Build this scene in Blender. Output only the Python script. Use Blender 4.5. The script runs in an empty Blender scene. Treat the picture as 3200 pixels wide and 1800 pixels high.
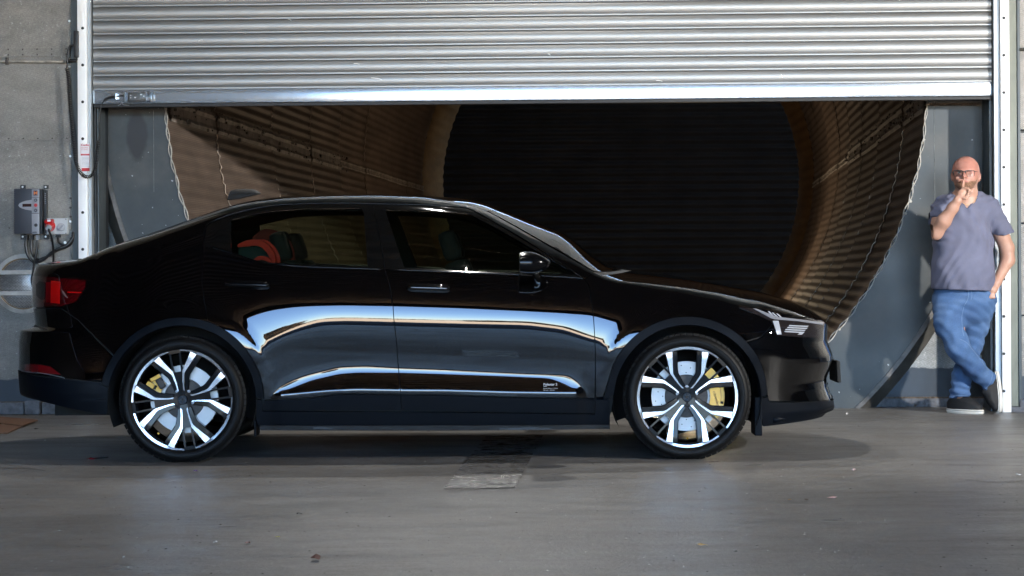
import bpy, bmesh, math, random
import numpy as np
from mathutils import Vector, Matrix, noise as mnoise

R = math.radians
SC = bpy.context.scene
COL = SC.collection
random.seed(7)

# ------------------------------------------------------------------ camera, world, lights, exposure
CAM_H = 1.09            # camera height, m
FPX = 6705.0            # focal length in pixels of the 3200 px wide photograph
ROLL = 0.0057
HORIZON = 811.0
cam_data = bpy.data.cameras.new("camera")
cam = bpy.data.objects.new("camera", cam_data)
COL.objects.link(cam)
cam_data.sensor_fit = 'HORIZONTAL'
cam_data.sensor_width = 36.0
cam_data.lens = 36.0 * FPX / 3200.0
cam_data.shift_y = -(900.0 - HORIZON) / 3200.0
cam_data.clip_start = 0.1
cam_data.clip_end = 3000.0
cam.location = (0, 0, CAM_H)
cam.rotation_euler = (R(90), ROLL, 0)
SC.camera = cam

SUN_EL, SUN_AZ = R(68), R(165)
world = bpy.data.worlds.new("World")
SC.world = world
world.use_nodes = True
wn = world.node_tree
bg = wn.nodes["Background"]
sky = wn.nodes.new("ShaderNodeTexSky")
sky.sky_type = 'NISHITA'
sky.sun_disc = False
sky.sun_elevation = SUN_EL
sky.sun_rotation = SUN_AZ
sky.altitude = 1500
sky.air_density = 0.9
sky.dust_density = 0.0
sky.ozone_density = 6.0
wn.links.new(sky.outputs[0], bg.inputs[0])
bg.inputs[1].default_value = 0.15

sun_data = bpy.data.lights.new("sun", 'SUN')
sun_data.energy = 5.0
sun_data.angle = R(0.5)
sun_data.color = (1.0, 0.94, 0.85)
sun = bpy.data.objects.new("sun", sun_data)
COL.objects.link(sun)
# sky.sun_rotation is measured from +Y clockwise seen from above
_sd = Vector((math.sin(SUN_AZ) * math.cos(SUN_EL), math.cos(SUN_AZ) * math.cos(SUN_EL), math.sin(SUN_EL)))
sun.rotation_euler = _sd.to_track_quat('Z', 'Y').to_euler()

SC.view_settings.view_transform = 'Standard'
SC.view_settings.look = 'None'
SC.view_settings.gamma = 1.0
SC.view_settings.use_curve_mapping = False
SC.view_settings.exposure = 3.85
SC.cycles.use_denoising = True
SC.cycles.max_bounces = 10
SC.cycles.diffuse_bounces = 4
SC.cycles.glossy_bounces = 5
SC.cycles.transparent_max_bounces = 12
SC.cycles.sample_clamp_indirect = 6.0
SC.cycles.caustics_reflective = False
SC.cycles.caustics_refractive = False

# ------------------------------------------------------------------ measuring: a photo point at a known distance
def ray(px, py):
    """direction (per metre of depth) of a point of the photograph"""
    u, v = px - 1600.0, HORIZON - py
    c, s = math.cos(ROLL), math.sin(ROLL)
    b = v * c + u * s
    # world image is turned counter-clockwise: right side sits higher, so undo it
    a = u * c + v * s
    b = v * c - u * s
    return a / FPX, b / FPX

def at(px, py, depth):
    a, b = ray(px, py)
    return Vector((a * depth, depth, CAM_H + b * depth))

def on_floor(px, py, z=0.0):
    a, b = ray(px, py)
    d = (z - CAM_H) / b
    return Vector((a * d, d, z))

WY, WS = 15.23, -0.045          # wall plane: y = WY + WS * x
WL = math.hypot(1, WS)
UX = Vector((1 / WL, WS / WL, 0))    # along the wall
UN = Vector((WS / WL, -1 / WL, 0))   # out of the wall, towards the camera
WO = Vector((0, WY, 0))
WROT = Matrix(((UX.x, -UN.x, 0), (UX.y, -UN.y, 0), (0, 0, 1)))

def wl(px, py, off=0.0):
    """photo point on the plane `off` metres in front of the wall -> (along, height)"""
    a, b = ray(px, py)
    # WO + t*UX + off*UN = (a*d, d)
    # solve d: (P - WO - off*UN) . UN = 0
    o = WO + UN * off
    d = o.dot(UN) / (a * UN.x + UN.y)
    p = Vector((a * d, d, CAM_H + b * d))
    return (p - o).dot(UX), p.z

def wp(a, off, h):
    """wall coordinates -> world"""
    p = WO + UX * a + UN * off
    return Vector((p.x, p.y, h))

# ------------------------------------------------------------------ objects
def link(o, parent=None):
    COL.objects.link(o)
    if parent is not None:
        o.parent = parent
    return o

def tag(o, label=None, cat=None, group=None, kind=None):
    if label: o["label"] = label
    if cat: o["category"] = cat
    if group: o["group"] = group
    if kind: o["kind"] = kind
    return o

def empty(name, loc=(0, 0, 0), label=None, cat=None, group=None, kind=None, parent=None):
    o = bpy.data.objects.new(name, None)
    o.empty_display_size = 0.1
    o.location = loc
    link(o, parent)
    return tag(o, label, cat, group, kind)

def wloc(o):
    v = Vector((0, 0, 0))
    while o is not None:
        v += o.location
        o = o.parent
    return v

def mesh_obj(name, verts, faces, mat, parent=None, smooth=False, origin=None, mats=None, fmat=None, normals=None):
    """verts are world coordinates; origin defaults to the parent's"""
    base = wloc(parent) if parent is not None else Vector((0, 0, 0))
    org = Vector(origin) if origin is not None else base
    me = bpy.data.meshes.new(name)
    V = np.asarray(verts, dtype=float).reshape(-1, 3) - np.array(org)
    me.from_pydata(V.tolist(), [], [list(f) for f in faces])
    for m in (mats or [mat]):
        me.materials.append(m)
    if fmat is not None:
        me.polygons.foreach_set("material_index", list(fmat))
    if smooth:
        me.polygons.foreach_set("use_smooth", [True] * len(me.polygons))
    me.update()
    if normals is not None:
        me.normals_split_custom_set_from_vertices([tuple(n) for n in normals])
    o = bpy.data.objects.new(name, me)
    o.location = org - base
    return link(o, parent)

class MB:
    """collects simple shapes into one mesh (world coordinates)"""
    def __init__(s):
        s.v, s.f, s.m = [], [], []
        s.cur = 0
    def add(s, vs, fs):
        n = len(s.v)
        s.v += [tuple(p) for p in vs]
        s.f += [[i + n for i in f] for f in fs]
        s.m += [s.cur] * len(fs)
        return s
    def box(s, c, d, M=None, bev=0.0):
        """centre, dimensions, optional 3x3 rotation; bev chamfers the vertical silhouette edges"""
        c = Vector(c); hx, hy, hz = d[0] / 2, d[1] / 2, d[2] / 2
        bm = bmesh.new()
        bmesh.ops.create_cube(bm, size=1)
        for v in bm.verts:
            v.co = Vector((v.co.x * d[0], v.co.y * d[1], v.co.z * d[2]))
        if bev > 0:
            bmesh.ops.bevel(bm, geom=list(bm.edges), offset=bev, segments=2, affect='EDGES', profile=0.6)
        bm.verts.index_update()
        vs = [(M @ v.co if M is not None else v.co) + c for v in bm.verts]
        fs = [[v.index for v in f.verts] for f in bm.faces]
        bm.free()
        return s.add(vs, fs)
    def wbox(s, a0, a1, h0, h1, o0, o1, bev=0.0):
        """box in wall coordinates: along a0..a1, height h0..h1, offset o0..o1 towards the camera"""
        c = wp((a0 + a1) / 2, (o0 + o1) / 2, (h0 + h1) / 2)
        return s.box(c, (abs(a1 - a0), abs(o1 - o0), abs(h1 - h0)), WROT, bev)
    def tube(s, pts, r, n=8, cap=True, closed=False):
        pts = [Vector(p) for p in pts]
        rr = r if isinstance(r, (list, tuple)) else [r] * len(pts)
        N = len(pts)
        tans = []
        for i in range(N):
            if closed:
                t = pts[(i + 1) % N] - pts[i - 1]
            else:
                t = pts[min(i + 1, N - 1)] - pts[max(i - 1, 0)]
            tans.append(t.normalized() if t.length > 1e-9 else Vector((0, 0, 1)))
        up = Vector((0, 0, 1)) if abs(tans[0].z) < 0.9 else Vector((1, 0, 0))
        u = tans[0].cross(up).normalized()
        vs = []
        for i in range(N):
            t = tans[i]
            u = (u - t * u.dot(t))
            u = u.normalized() if u.length > 1e-6 else t.orthogonal().normalized()
            w = t.cross(u)
            for k in range(n):
                a = 2 * math.pi * k / n
                vs.append(pts[i] + u * (rr[i] * math.cos(a)) + w * (rr[i] * math.sin(a)))
        fs = []
        for i in range(N if closed else N - 1):
            j = (i + 1) % N
            for k in range(n):
                l = (k + 1) % n
                fs.append([i * n + k, i * n + l, j * n + l, j * n + k])
        if cap and not closed:
            fs.append(list(range(n))[::-1])
            fs.append([(N - 1) * n + k for k in range(n)])
        return s.add(vs, fs)
    def disc(s, c, nrm, r, depth=0.0, n=20, r2=None):
        """cylinder / cone frustum from c along nrm by depth"""
        c = Vector(c); nrm = Vector(nrm).normalized()
        return s.tube([c, c + nrm * max(depth, 1e-4)], [r, r if r2 is None else r2], n)
    def prism(s, poly, d0, d1, T):
        """poly 2D points extruded between depths d0,d1; T(x,y,d)->world"""
        n = len(poly)
        vs = [T(x, y, d0) for x, y in poly] + [T(x, y, d1) for x, y in poly]
        fs = [list(range(n)), [n + i for i in range(n)][::-1]]
        for i in range(n):
            j = (i + 1) % n
            fs.append([i, n + i, n + j, j])
        return s.add(vs, fs)
    def build(s, name, mat, parent=None, smooth=False, origin=None, mats=None, sharp=None):
        o = mesh_obj(name, s.v, s.f, mat, parent, smooth, origin, mats, s.m if mats else None)
        if sharp is not None:
            shade(o, sharp)
        return o

def fix_normals(o):
    bm = bmesh.new(); bm.from_mesh(o.data)
    bmesh.ops.recalc_face_normals(bm, faces=bm.faces)
    bm.to_mesh(o.data); bm.free()
    return o

def shade(o, deg=35):
    """smooth with sharp edges above an angle"""
    me = o.data
    bm = bmesh.new(); bm.from_mesh(me)
    bmesh.ops.remove_doubles(bm, verts=bm.verts, dist=1e-5)
    bmesh.ops.recalc_face_normals(bm, faces=bm.faces)
    lim = R(deg)
    for f in bm.faces: f.smooth = True
    for e in bm.edges:
        if len(e.link_faces) != 2 or e.calc_face_angle(0) > lim:
            e.smooth = False
    bm.to_mesh(me); bm.free()
    return o

def smooth_path(pts, sub=6):
    """Catmull-Rom through the points"""
    P = [Vector(p) for p in pts]
    out = []
    for i in range(len(P) - 1):
        p0 = P[max(i - 1, 0)]; p1 = P[i]; p2 = P[i + 1]; p3 = P[min(i + 2, len(P) - 1)]
        for k in range(sub):
            t = k / sub
            out.append(0.5 * ((2 * p1) + (p2 - p0) * t + (2 * p0 - 5 * p1 + 4 * p2 - p3) * t * t + (3 * p1 - p0 - 3 * p2 + p3) * t ** 3))
    out.append(P[-1])
    return out

# ------------------------------------------------------------------ materials
def nmat(name):
    m = bpy.data.materials.new(name)
    m.use_nodes = True
    nt = m.node_tree
    return m, nt, nt.nodes["Principled BSDF"]

def setp(b, **k):
    for n, v in k.items():
        key = {'col': 'Base Color', 'rough': 'Roughness', 'metal': 'Metallic', 'ior': 'IOR', 'coat': 'Coat Weight',
               'coatr': 'Coat Roughness', 'spec': 'Specular IOR Level', 'trans': 'Transmission Weight', 'alpha': 'Alpha',
               'emis': 'Emission Color', 'emiss': 'Emission Strength', 'sss': 'Subsurface Weight', 'sheen': 'Sheen Weight',
               'aniso': 'Anisotropic'}[n]
        if n in ('col', 'emis') and len(v) == 3: v = (*v, 1)
        b.inputs[key].default_value = v

def node(nt, t, **k):
    n = nt.nodes.new(t)
    for a, v in k.items():
        if a.startswith('i_'):
            n.inputs[int(a[2:]) if a[2:].isdigit() else a[2:]].default_value = v
        else:
            setattr(n, a, v)
    return n

def ramp(nt, src, stops):
    r = nt.nodes.new("ShaderNodeValToRGB")
    el = r.color_ramp.elements
    while len(el) < len(stops): el.new(0.5)
    for e, (p, c) in zip(el, stops):
        e.position = p
        e.color = (*c, 1) if not isinstance(c, (int, float)) else (c, c, c, 1)
    nt.links.new(src, r.inputs[0])
    return r

def simple(name, col, rough=0.5, metal=0.0, var=0.0, scale=8.0, bump=0.0, bscale=60.0, rvar=0.0, stretch=None, **k):
    """principled with optional noise variation of colour / roughness and fine bump, object coordinates"""
    m, nt, b = nmat(name)
    setp(b, col=col, rough=rough, metal=metal, **k)
    if var or bump or rvar:
        tc = node(nt, "ShaderNodeTexCoord")
        mp = node(nt, "ShaderNodeMapping")
        if stretch: mp.inputs['Scale'].default_value = stretch
        nt.links.new(tc.outputs['Object'], mp.inputs[0])
        if var or rvar:
            n1 = node(nt, "ShaderNodeTexNoise"); n1.inputs['Scale'].default_value = scale; n1.inputs['Detail'].default_value = 6; n1.inputs['Roughness'].default_value = 0.62
            nt.links.new(mp.outputs[0], n1.inputs['Vector'])
            if var:
                lo = tuple(max(0, c * (1 - var)) for c in col[:3]); hi = tuple(c * (1 + var) for c in col[:3])
                r = ramp(nt, n1.outputs[0], [(0.3, lo), (0.7, hi)])
                nt.links.new(r.outputs[0], b.inputs['Base Color'])
            if rvar:
                r = ramp(nt, n1.outputs[0], [(0.3, max(0.02, rough - rvar)), (0.7, min(1, rough + rvar))])
                nt.links.new(r.outputs[0], b.inputs['Roughness'])
        if bump:
            n2 = node(nt, "ShaderNodeTexNoise"); n2.inputs['Scale'].default_value = bscale; n2.inputs['Detail'].default_value = 3
            nt.links.new(mp.outputs[0], n2.inputs['Vector'])
            bp = node(nt, "ShaderNodeBump"); bp.inputs['Strength'].default_value = bump; bp.inputs['Distance'].default_value = 0.01
            nt.links.new(n2.outputs[0], bp.inputs['Height'])
            nt.links.new(bp.outputs[0], b.inputs['Normal'])
    return m
# ================================================================== MATERIALS OF THE PLACE
def perforated(name, base, hole, pitch=0.0085, hrad=0.3, rough=0.5, metal=0.55, patch=None, grime=0.35, base_h=None):
    """sheet metal with staggered punched holes; object x/z (wall) coordinates"""
    m, nt, b = nmat(name)
    tc = node(nt, "ShaderNodeTexCoord")
    L = nt.links
    mp = node(nt, "ShaderNodeMapping")
    mp.inputs['Scale'].default_value = (1 / pitch, 0, 1 / (pitch * 1.732))
    L.new(tc.outputs['Object'], mp.inputs[0])
    ds = []
    for off in ((0, 0, 0), (0.5, 0, 0.5)):
        ad = node(nt, "ShaderNodeVectorMath", operation='ADD'); ad.inputs[1].default_value = off
        L.new(mp.outputs[0], ad.inputs[0])
        fr = node(nt, "ShaderNodeVectorMath", operation='FRACTION'); L.new(ad.outputs[0], fr.inputs[0])
        su = node(nt, "ShaderNodeVectorMath", operation='SUBTRACT'); su.inputs[1].default_value = (0.5, 0, 0.5); L.new(fr.outputs[0], su.inputs[0])
        mu = node(nt, "ShaderNodeVectorMath", operation='MULTIPLY'); mu.inputs[1].default_value = (1, 0, 1.732); L.new(su.outputs[0], mu.inputs[0])
        le = node(nt, "ShaderNodeVectorMath", operation='LENGTH'); L.new(mu.outputs[0], le.inputs[0])
        ds.append(le.outputs['Value'])
    mi = node(nt, "ShaderNodeMath", operation='MINIMUM'); L.new(ds[0], mi.inputs[0]); L.new(ds[1], mi.inputs[1])
    hole_r = ramp(nt, mi.outputs[0], [(hrad - 0.05, 1.0), (hrad + 0.05, 0.0)])
    n1 = node(nt, "ShaderNodeTexNoise"); n1.inputs['Scale'].default_value = 2.2; n1.inputs['Detail'].default_value = 9; n1.inputs['Roughness'].default_value = 0.68
    L.new(tc.outputs['Object'], n1.inputs['Vector'])
    lo = tuple(c * (1 - grime) for c in base); hi = tuple(min(1, c * (1 + grime * 0.6)) for c in base)
    c1 = ramp(nt, n1.outputs[0], [(0.32, lo), (0.5, base), (0.68, hi)])
    # horizontal wipe marks
    mp2 = node(nt, "ShaderNodeMapping"); mp2.inputs['Scale'].default_value = (3.0, 1, 9); L.new(tc.outputs['Object'], mp2.inputs[0])
    n2 = node(nt, "ShaderNodeTexNoise"); n2.inputs['Scale'].default_value = 1.3; n2.inputs['Detail'].default_value = 8; L.new(mp2.outputs[0], n2.inputs['Vector'])
    c2 = ramp(nt, n2.outputs[0], [(0.30, 0.84), (0.62, 1.0)])
    nf = node(nt, 'ShaderNodeTexNoise'); nf.inputs['Scale'].default_value = 70; nf.inputs['Detail'].default_value = 4; nf.inputs['Roughness'].default_value = 0.8; L.new(tc.outputs['Object'], nf.inputs['Vector'])
    cfi = ramp(nt, nf.outputs[0], [(0.3, 0.74), (0.7, 1.22)])
    mxg = node(nt, 'ShaderNodeMix', data_type='RGBA', blend_type='MULTIPLY'); mxg.inputs[0].default_value = 1
    L.new(c2.outputs[0], mxg.inputs[6]); L.new(cfi.outputs[0], mxg.inputs[7])
    mx = node(nt, "ShaderNodeMix", data_type='RGBA', blend_type='MULTIPLY'); mx.inputs[0].default_value = 1
    L.new(c1.outputs[0], mx.inputs[6]); L.new(mxg.outputs[2], mx.inputs[7])
    # white spatter and scratches
    n3 = node(nt, "ShaderNodeTexNoise"); n3.inputs['Scale'].default_value = 38; n3.inputs['Detail'].default_value = 4; L.new(tc.outputs['Object'], n3.inputs['Vector'])
    c3 = ramp(nt, n3.outputs[0], [(0.645, 0.0), (0.72, 0.8)])
    mx2 = node(nt, "ShaderNodeMix", data_type='RGBA'); L.new(c3.outputs[0], mx2.inputs[0]); L.new(mx.outputs[2], mx2.inputs[6]); mx2.inputs[7].default_value = (0.55, 0.55, 0.53, 1)
    last = mx2.outputs[2]
    if base_h is not None:      # painted blue-grey foot of the wall, with a worn upper edge
        sp = node(nt, "ShaderNodeSeparateXYZ"); L.new(tc.outputs['Object'], sp.inputs[0])
        nn = node(nt, "ShaderNodeMath", operation='MULTIPLY_ADD'); nn.inputs[1].default_value = 0.10; L.new(n1.outputs[0], nn.inputs[0]); L.new(sp.outputs[2], nn.inputs[2])
        cr = ramp(nt, nn.outputs[0], [(base_h, 1.0), (base_h + 0.006, 0.0)])
        mx4 = node(nt, "ShaderNodeMix", data_type='RGBA'); L.new(cr.outputs[0], mx4.inputs[0]); L.new(last, mx4.inputs[6]); mx4.inputs[7].default_value = (0.055, 0.07, 0.09, 1)
        last = mx4.outputs[2]
    mx3 = node(nt, "ShaderNodeMix", data_type='RGBA'); L.new(hole_r.outputs[0], mx3.inputs[0]); L.new(last, mx3.inputs[6]); mx3.inputs[7].default_value = (*hole, 1)
    L.new(mx3.outputs[2], b.inputs['Base Color'])
    iv = node(nt, "ShaderNodeMath", operation='MULTIPLY_ADD'); iv.inputs[1].default_value = -metal; iv.inputs[2].default_value = metal; L.new(hole_r.outputs[0], iv.inputs[0])
    L.new(iv.outputs[0], b.inputs['Metallic'])
    bp = node(nt, "ShaderNodeBump"); bp.inputs['Strength'].default_value = 0.5; bp.inputs['Distance'].default_value = 0.002; bp.invert = True
    L.new(hole_r.outputs[0], bp.inputs['Height']); L.new(bp.outputs[0], b.inputs['Normal'])
    b.inputs['Roughness'].default_value = rough
    return m

M_perf = perforated('perforated_metal', (0.33, 0.31, 0.28), (0.03, 0.03, 0.03), base_h=0.29)
M_perf_back = perforated('perforated_metal_recess', (0.33, 0.34, 0.34), (0.015, 0.018, 0.02), pitch=0.0095, base_h=0.34)
M_perf_port = perforated('perforated_disc', (0.35, 0.35, 0.35), (0.03, 0.03, 0.03), pitch=0.011, rough=0.35, metal=0.8)

def floor_material():
    m, nt, b = nmat('sealed_concrete')
    L = nt.links
    tc = node(nt, "ShaderNodeTexCoord")
    def mapped(sc, rot=0):
        mp = node(nt, "ShaderNodeMapping"); mp.inputs['Scale'].default_value = sc; mp.inputs['Rotation'].default_value = (0, 0, rot)
        L.new(tc.outputs['Object'], mp.inputs[0]); return mp.outputs[0]
    def noise_(sc, scale, det=8, rough=0.6, rot=0, dist=0.0):
        n = node(nt, "ShaderNodeTexNoise"); n.inputs['Scale'].default_value = scale; n.inputs['Detail'].default_value = det; n.inputs['Roughness'].default_value = rough; n.inputs['Distortion'].default_value = dist
        L.new(mapped(sc, rot), n.inputs['Vector']); return n.outputs[0]
    big = noise_((1, 1, 1), 0.8, 8, 0.65)
    c = ramp(nt, big, [(0.3, (0.125, 0.119, 0.112)), (0.5, (0.162, 0.156, 0.149)), (0.7, (0.202, 0.195, 0.187))])
    streak = noise_((0.8, 2.2, 1), 2.4, 10, 0.72, 0.02, 0.6)
    cs = ramp(nt, streak, [(0.28, 0.78), (0.5, 0.97), (0.75, 1.08)])
    mx = node(nt, "ShaderNodeMix", data_type='RGBA', blend_type='MULTIPLY'); mx.inputs[0].default_value = 1
    L.new(c.outputs[0], mx.inputs[6]); L.new(cs.outputs[0], mx.inputs[7])
    # brown traffic stains
    st = noise_((0.9, 3.0, 1), 1.1, 9, 0.7, -0.05)
    cst = ramp(nt, st, [(0.58, 0.0), (0.72, 0.55)])
    mx2 = node(nt, "ShaderNodeMix", data_type='RGBA'); L.new(cst.outputs[0], mx2.inputs[0]); L.new(mx.outputs[2], mx2.inputs[6]); mx2.inputs[7].default_value = (0.115, 0.082, 0.058, 1)
    # small dark scuffs and pits
    sc_ = noise_((7, 22, 1), 2.6, 7, 0.8, 0.03, 0.5)
    csc = ramp(nt, sc_, [(0.64, 0.0), (0.72, 0.7)])
    mx3 = node(nt, "ShaderNodeMix", data_type='RGBA'); L.new(csc.outputs[0], mx3.inputs[0]); L.new(mx2.outputs[2], mx3.inputs[6]); mx3.inputs[7].default_value = (0.045, 0.04, 0.036, 1)
    # pale speckle
    fine = noise_((1, 0.22, 1), 62, 5, 0.85)
    cf = ramp(nt, fine, [(0.25, 0.62), (0.5, 1.0), (0.75, 1.34)])
    mid = noise_((1, 0.5, 1), 16, 7, 0.8)
    cm = ramp(nt, mid, [(0.28, 0.80), (0.5, 1.0), (0.72, 1.16)])
    mxm = node(nt, 'ShaderNodeMix', data_type='RGBA', blend_type='MULTIPLY'); mxm.inputs[0].default_value = 1
    L.new(mx3.outputs[2], mxm.inputs[6]); L.new(cm.outputs[0], mxm.inputs[7]); mx3 = mxm
    mxf = node(nt, 'ShaderNodeMix', data_type='RGBA', blend_type='MULTIPLY'); mxf.inputs[0].default_value = 1
    L.new(mx3.outputs[2], mxf.inputs[6]); L.new(cf.outputs[0], mxf.inputs[7]); mx3 = mxf
    sp = noise_((1, 0.3, 1), 60, 3, 0.6)
    csp = ramp(nt, sp, [(0.68, 0.0), (0.76, 0.7)])
    mx4 = node(nt, "ShaderNodeMix", data_type='RGBA'); L.new(csp.outputs[0], mx4.inputs[0]); L.new(mx3.outputs[2], mx4.inputs[6]); mx4.inputs[7].default_value = (0.36, 0.35, 0.34, 1)
    L.new(mx4.outputs[2], b.inputs['Base Color'])
    rr = noise_((0.8, 2.4, 1), 1.6, 7, 0.6)
    cr = ramp(nt, rr, [(0.3, 0.27), (0.55, 0.38), (0.75, 0.52)])
    L.new(cr.outputs[0], b.inputs['Roughness'])
    b.inputs['Specular IOR Level'].default_value = 0.17
    bn = noise_((1, 1.6, 1), 55, 5, 0.65)
    bp = node(nt, "ShaderNodeBump"); bp.inputs['Strength'].default_value = 0.75; bp.inputs['Distance'].default_value = 0.006; L.new(bn, bp.inputs['Height'])
    bn2 = noise_((0.6, 2.2, 1), 5, 4, 0.6)
    bp2 = node(nt, "ShaderNodeBump"); bp2.inputs['Strength'].default_value = 0.25; bp2.inputs['Distance'].default_value = 0.02; L.new(bn2, bp2.inputs['Height']); L.new(bp.outputs[0], bp2.inputs['Normal'])
    L.new(bp2.outputs[0], b.inputs['Normal'])
    return m
M_floor = floor_material()
M_patch = simple('darker_concrete_patch', (0.092, 0.089, 0.086), 0.28, var=0.3, scale=5, bump=0.9, bscale=45, rvar=0.1, stretch=(1, 2.2, 1))
M_ceiling = simple('brown_corrugated_roof', (0.075, 0.046, 0.027), 0.7, var=0.5, scale=1.2)
M_sidewall = simple('brown_hall_wall', (0.016, 0.012, 0.010), 0.7, var=0.4, scale=1.0)
M_sand = simple('dry_sandy_ground', (0.62, 0.47, 0.31), 0.9, var=0.2, scale=0.2)
M_curb = simple('painted_concrete_curb', (0.105, 0.11, 0.125), 0.75, var=0.45, scale=22, bump=0.8, bscale=30)
M_joint = simple('crumbled_mortar', (0.10, 0.075, 0.055), 0.95, var=0.5, scale=60, bump=1, bscale=80)
M_post = simple('dark_painted_steel', (0.052, 0.062, 0.066), 0.38, metal=0.2, var=0.25, scale=6, rvar=0.12, stretch=(4, 4, 1))
M_olive = simple('olive_painted_steel', (0.145, 0.155, 0.125), 0.5, metal=0.1, var=0.22, scale=4, stretch=(3, 3, 1))
M_black = simple('black_rubber', (0.010, 0.010, 0.011), 0.55)
M_blackmetal = simple('black_recess_paint', (0.012, 0.014, 0.016), 0.5, var=0.3, scale=5)
M_white = simple('white_galvanised_guide', (0.80, 0.81, 0.82), 0.42, metal=0.0, var=0.03, scale=6)
M_alu = simple('mill_aluminium', (0.285, 0.282, 0.275), 0.40, metal=0.85, var=0.04, scale=2, stretch=(0.3, 1, 3), rvar=0.03)
M_grey_lip = simple('dull_aluminium_lip', (0.36, 0.39, 0.41), 0.45, metal=0.6, var=0.12, scale=5, stretch=(1, 1, 0.3))
M_bar = simple('polished_bottom_rail', (0.66, 0.74, 0.84), 0.20, metal=0.85, var=0.03, scale=2, stretch=(0.5, 1, 3))
M_conduit = simple('galvanised_conduit', (0.20, 0.19, 0.17), 0.5, metal=0.6, var=0.4, scale=14)
M_rivet = simple('dark_rivet', (0.07, 0.06, 0.055), 0.5, metal=0.5)
M_boltw = simple('bright_bolt', (0.75, 0.75, 0.73), 0.3, metal=0.9)
M_cable = simple('black_cable', (0.008, 0.008, 0.009), 0.35)
M_box = simple('charcoal_enclosure', (0.032, 0.036, 0.048), 0.4, var=0.05, scale=3)
M_boxlight = simple('pale_grey_fascia', (0.23, 0.24, 0.27), 0.45)
M_boxside = simple('enclosure_side', (0.010, 0.010, 0.012), 0.45)
M_screen = simple('display_window', (0.03, 0.012, 0.012), 0.15)
M_button = simple('dark_grey_button', (0.045, 0.05, 0.06), 0.4)
M_red = simple('red_plastic', (0.42, 0.012, 0.012), 0.32)
M_red_button = simple('red_button', (0.38, 0.02, 0.03), 0.3)
M_orange = simple('orange_print', (0.70, 0.20, 0.04), 0.5)
M_purple = simple('dark_purple_print', (0.05, 0.01, 0.02), 0.5)
M_print = simple('dark_print', (0.02, 0.03, 0.05), 0.5)
M_iso = simple('pale_grey_isolator', (0.36, 0.38, 0.40), 0.45, var=0.05, scale=10)
M_plug = simple('grey_cable_gland', (0.25, 0.27, 0.30), 0.4)
M_paper = simple('white_paper', (0.72, 0.72, 0.76), 0.6)
M_redprint = simple('red_print', (0.5, 0.03, 0.04), 0.55)
M_card = simple('brown_cardboard', (0.17, 0.085, 0.045), 0.85, var=0.18, scale=7, stretch=(1, 6, 1))
M_ring = simple('worn_port_ring', (0.33, 0.32, 0.30), 0.5, metal=0.5, var=0.3, scale=9)
M_brass = simple('brown_stained_seal', (0.14, 0.10, 0.06), 0.7, var=0.4, scale=12)
M_seal = simple('pale_sealant', (0.42, 0.40, 0.36), 0.7, var=0.35, scale=30)

def clear_plastic():
    m, nt, b = nmat('smoky_clear_plastic')
    setp(b, col=(0.75, 0.78, 0.82), rough=0.12, trans=0.92, ior=1.3)
    return m
M_clear = clear_plastic()

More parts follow.
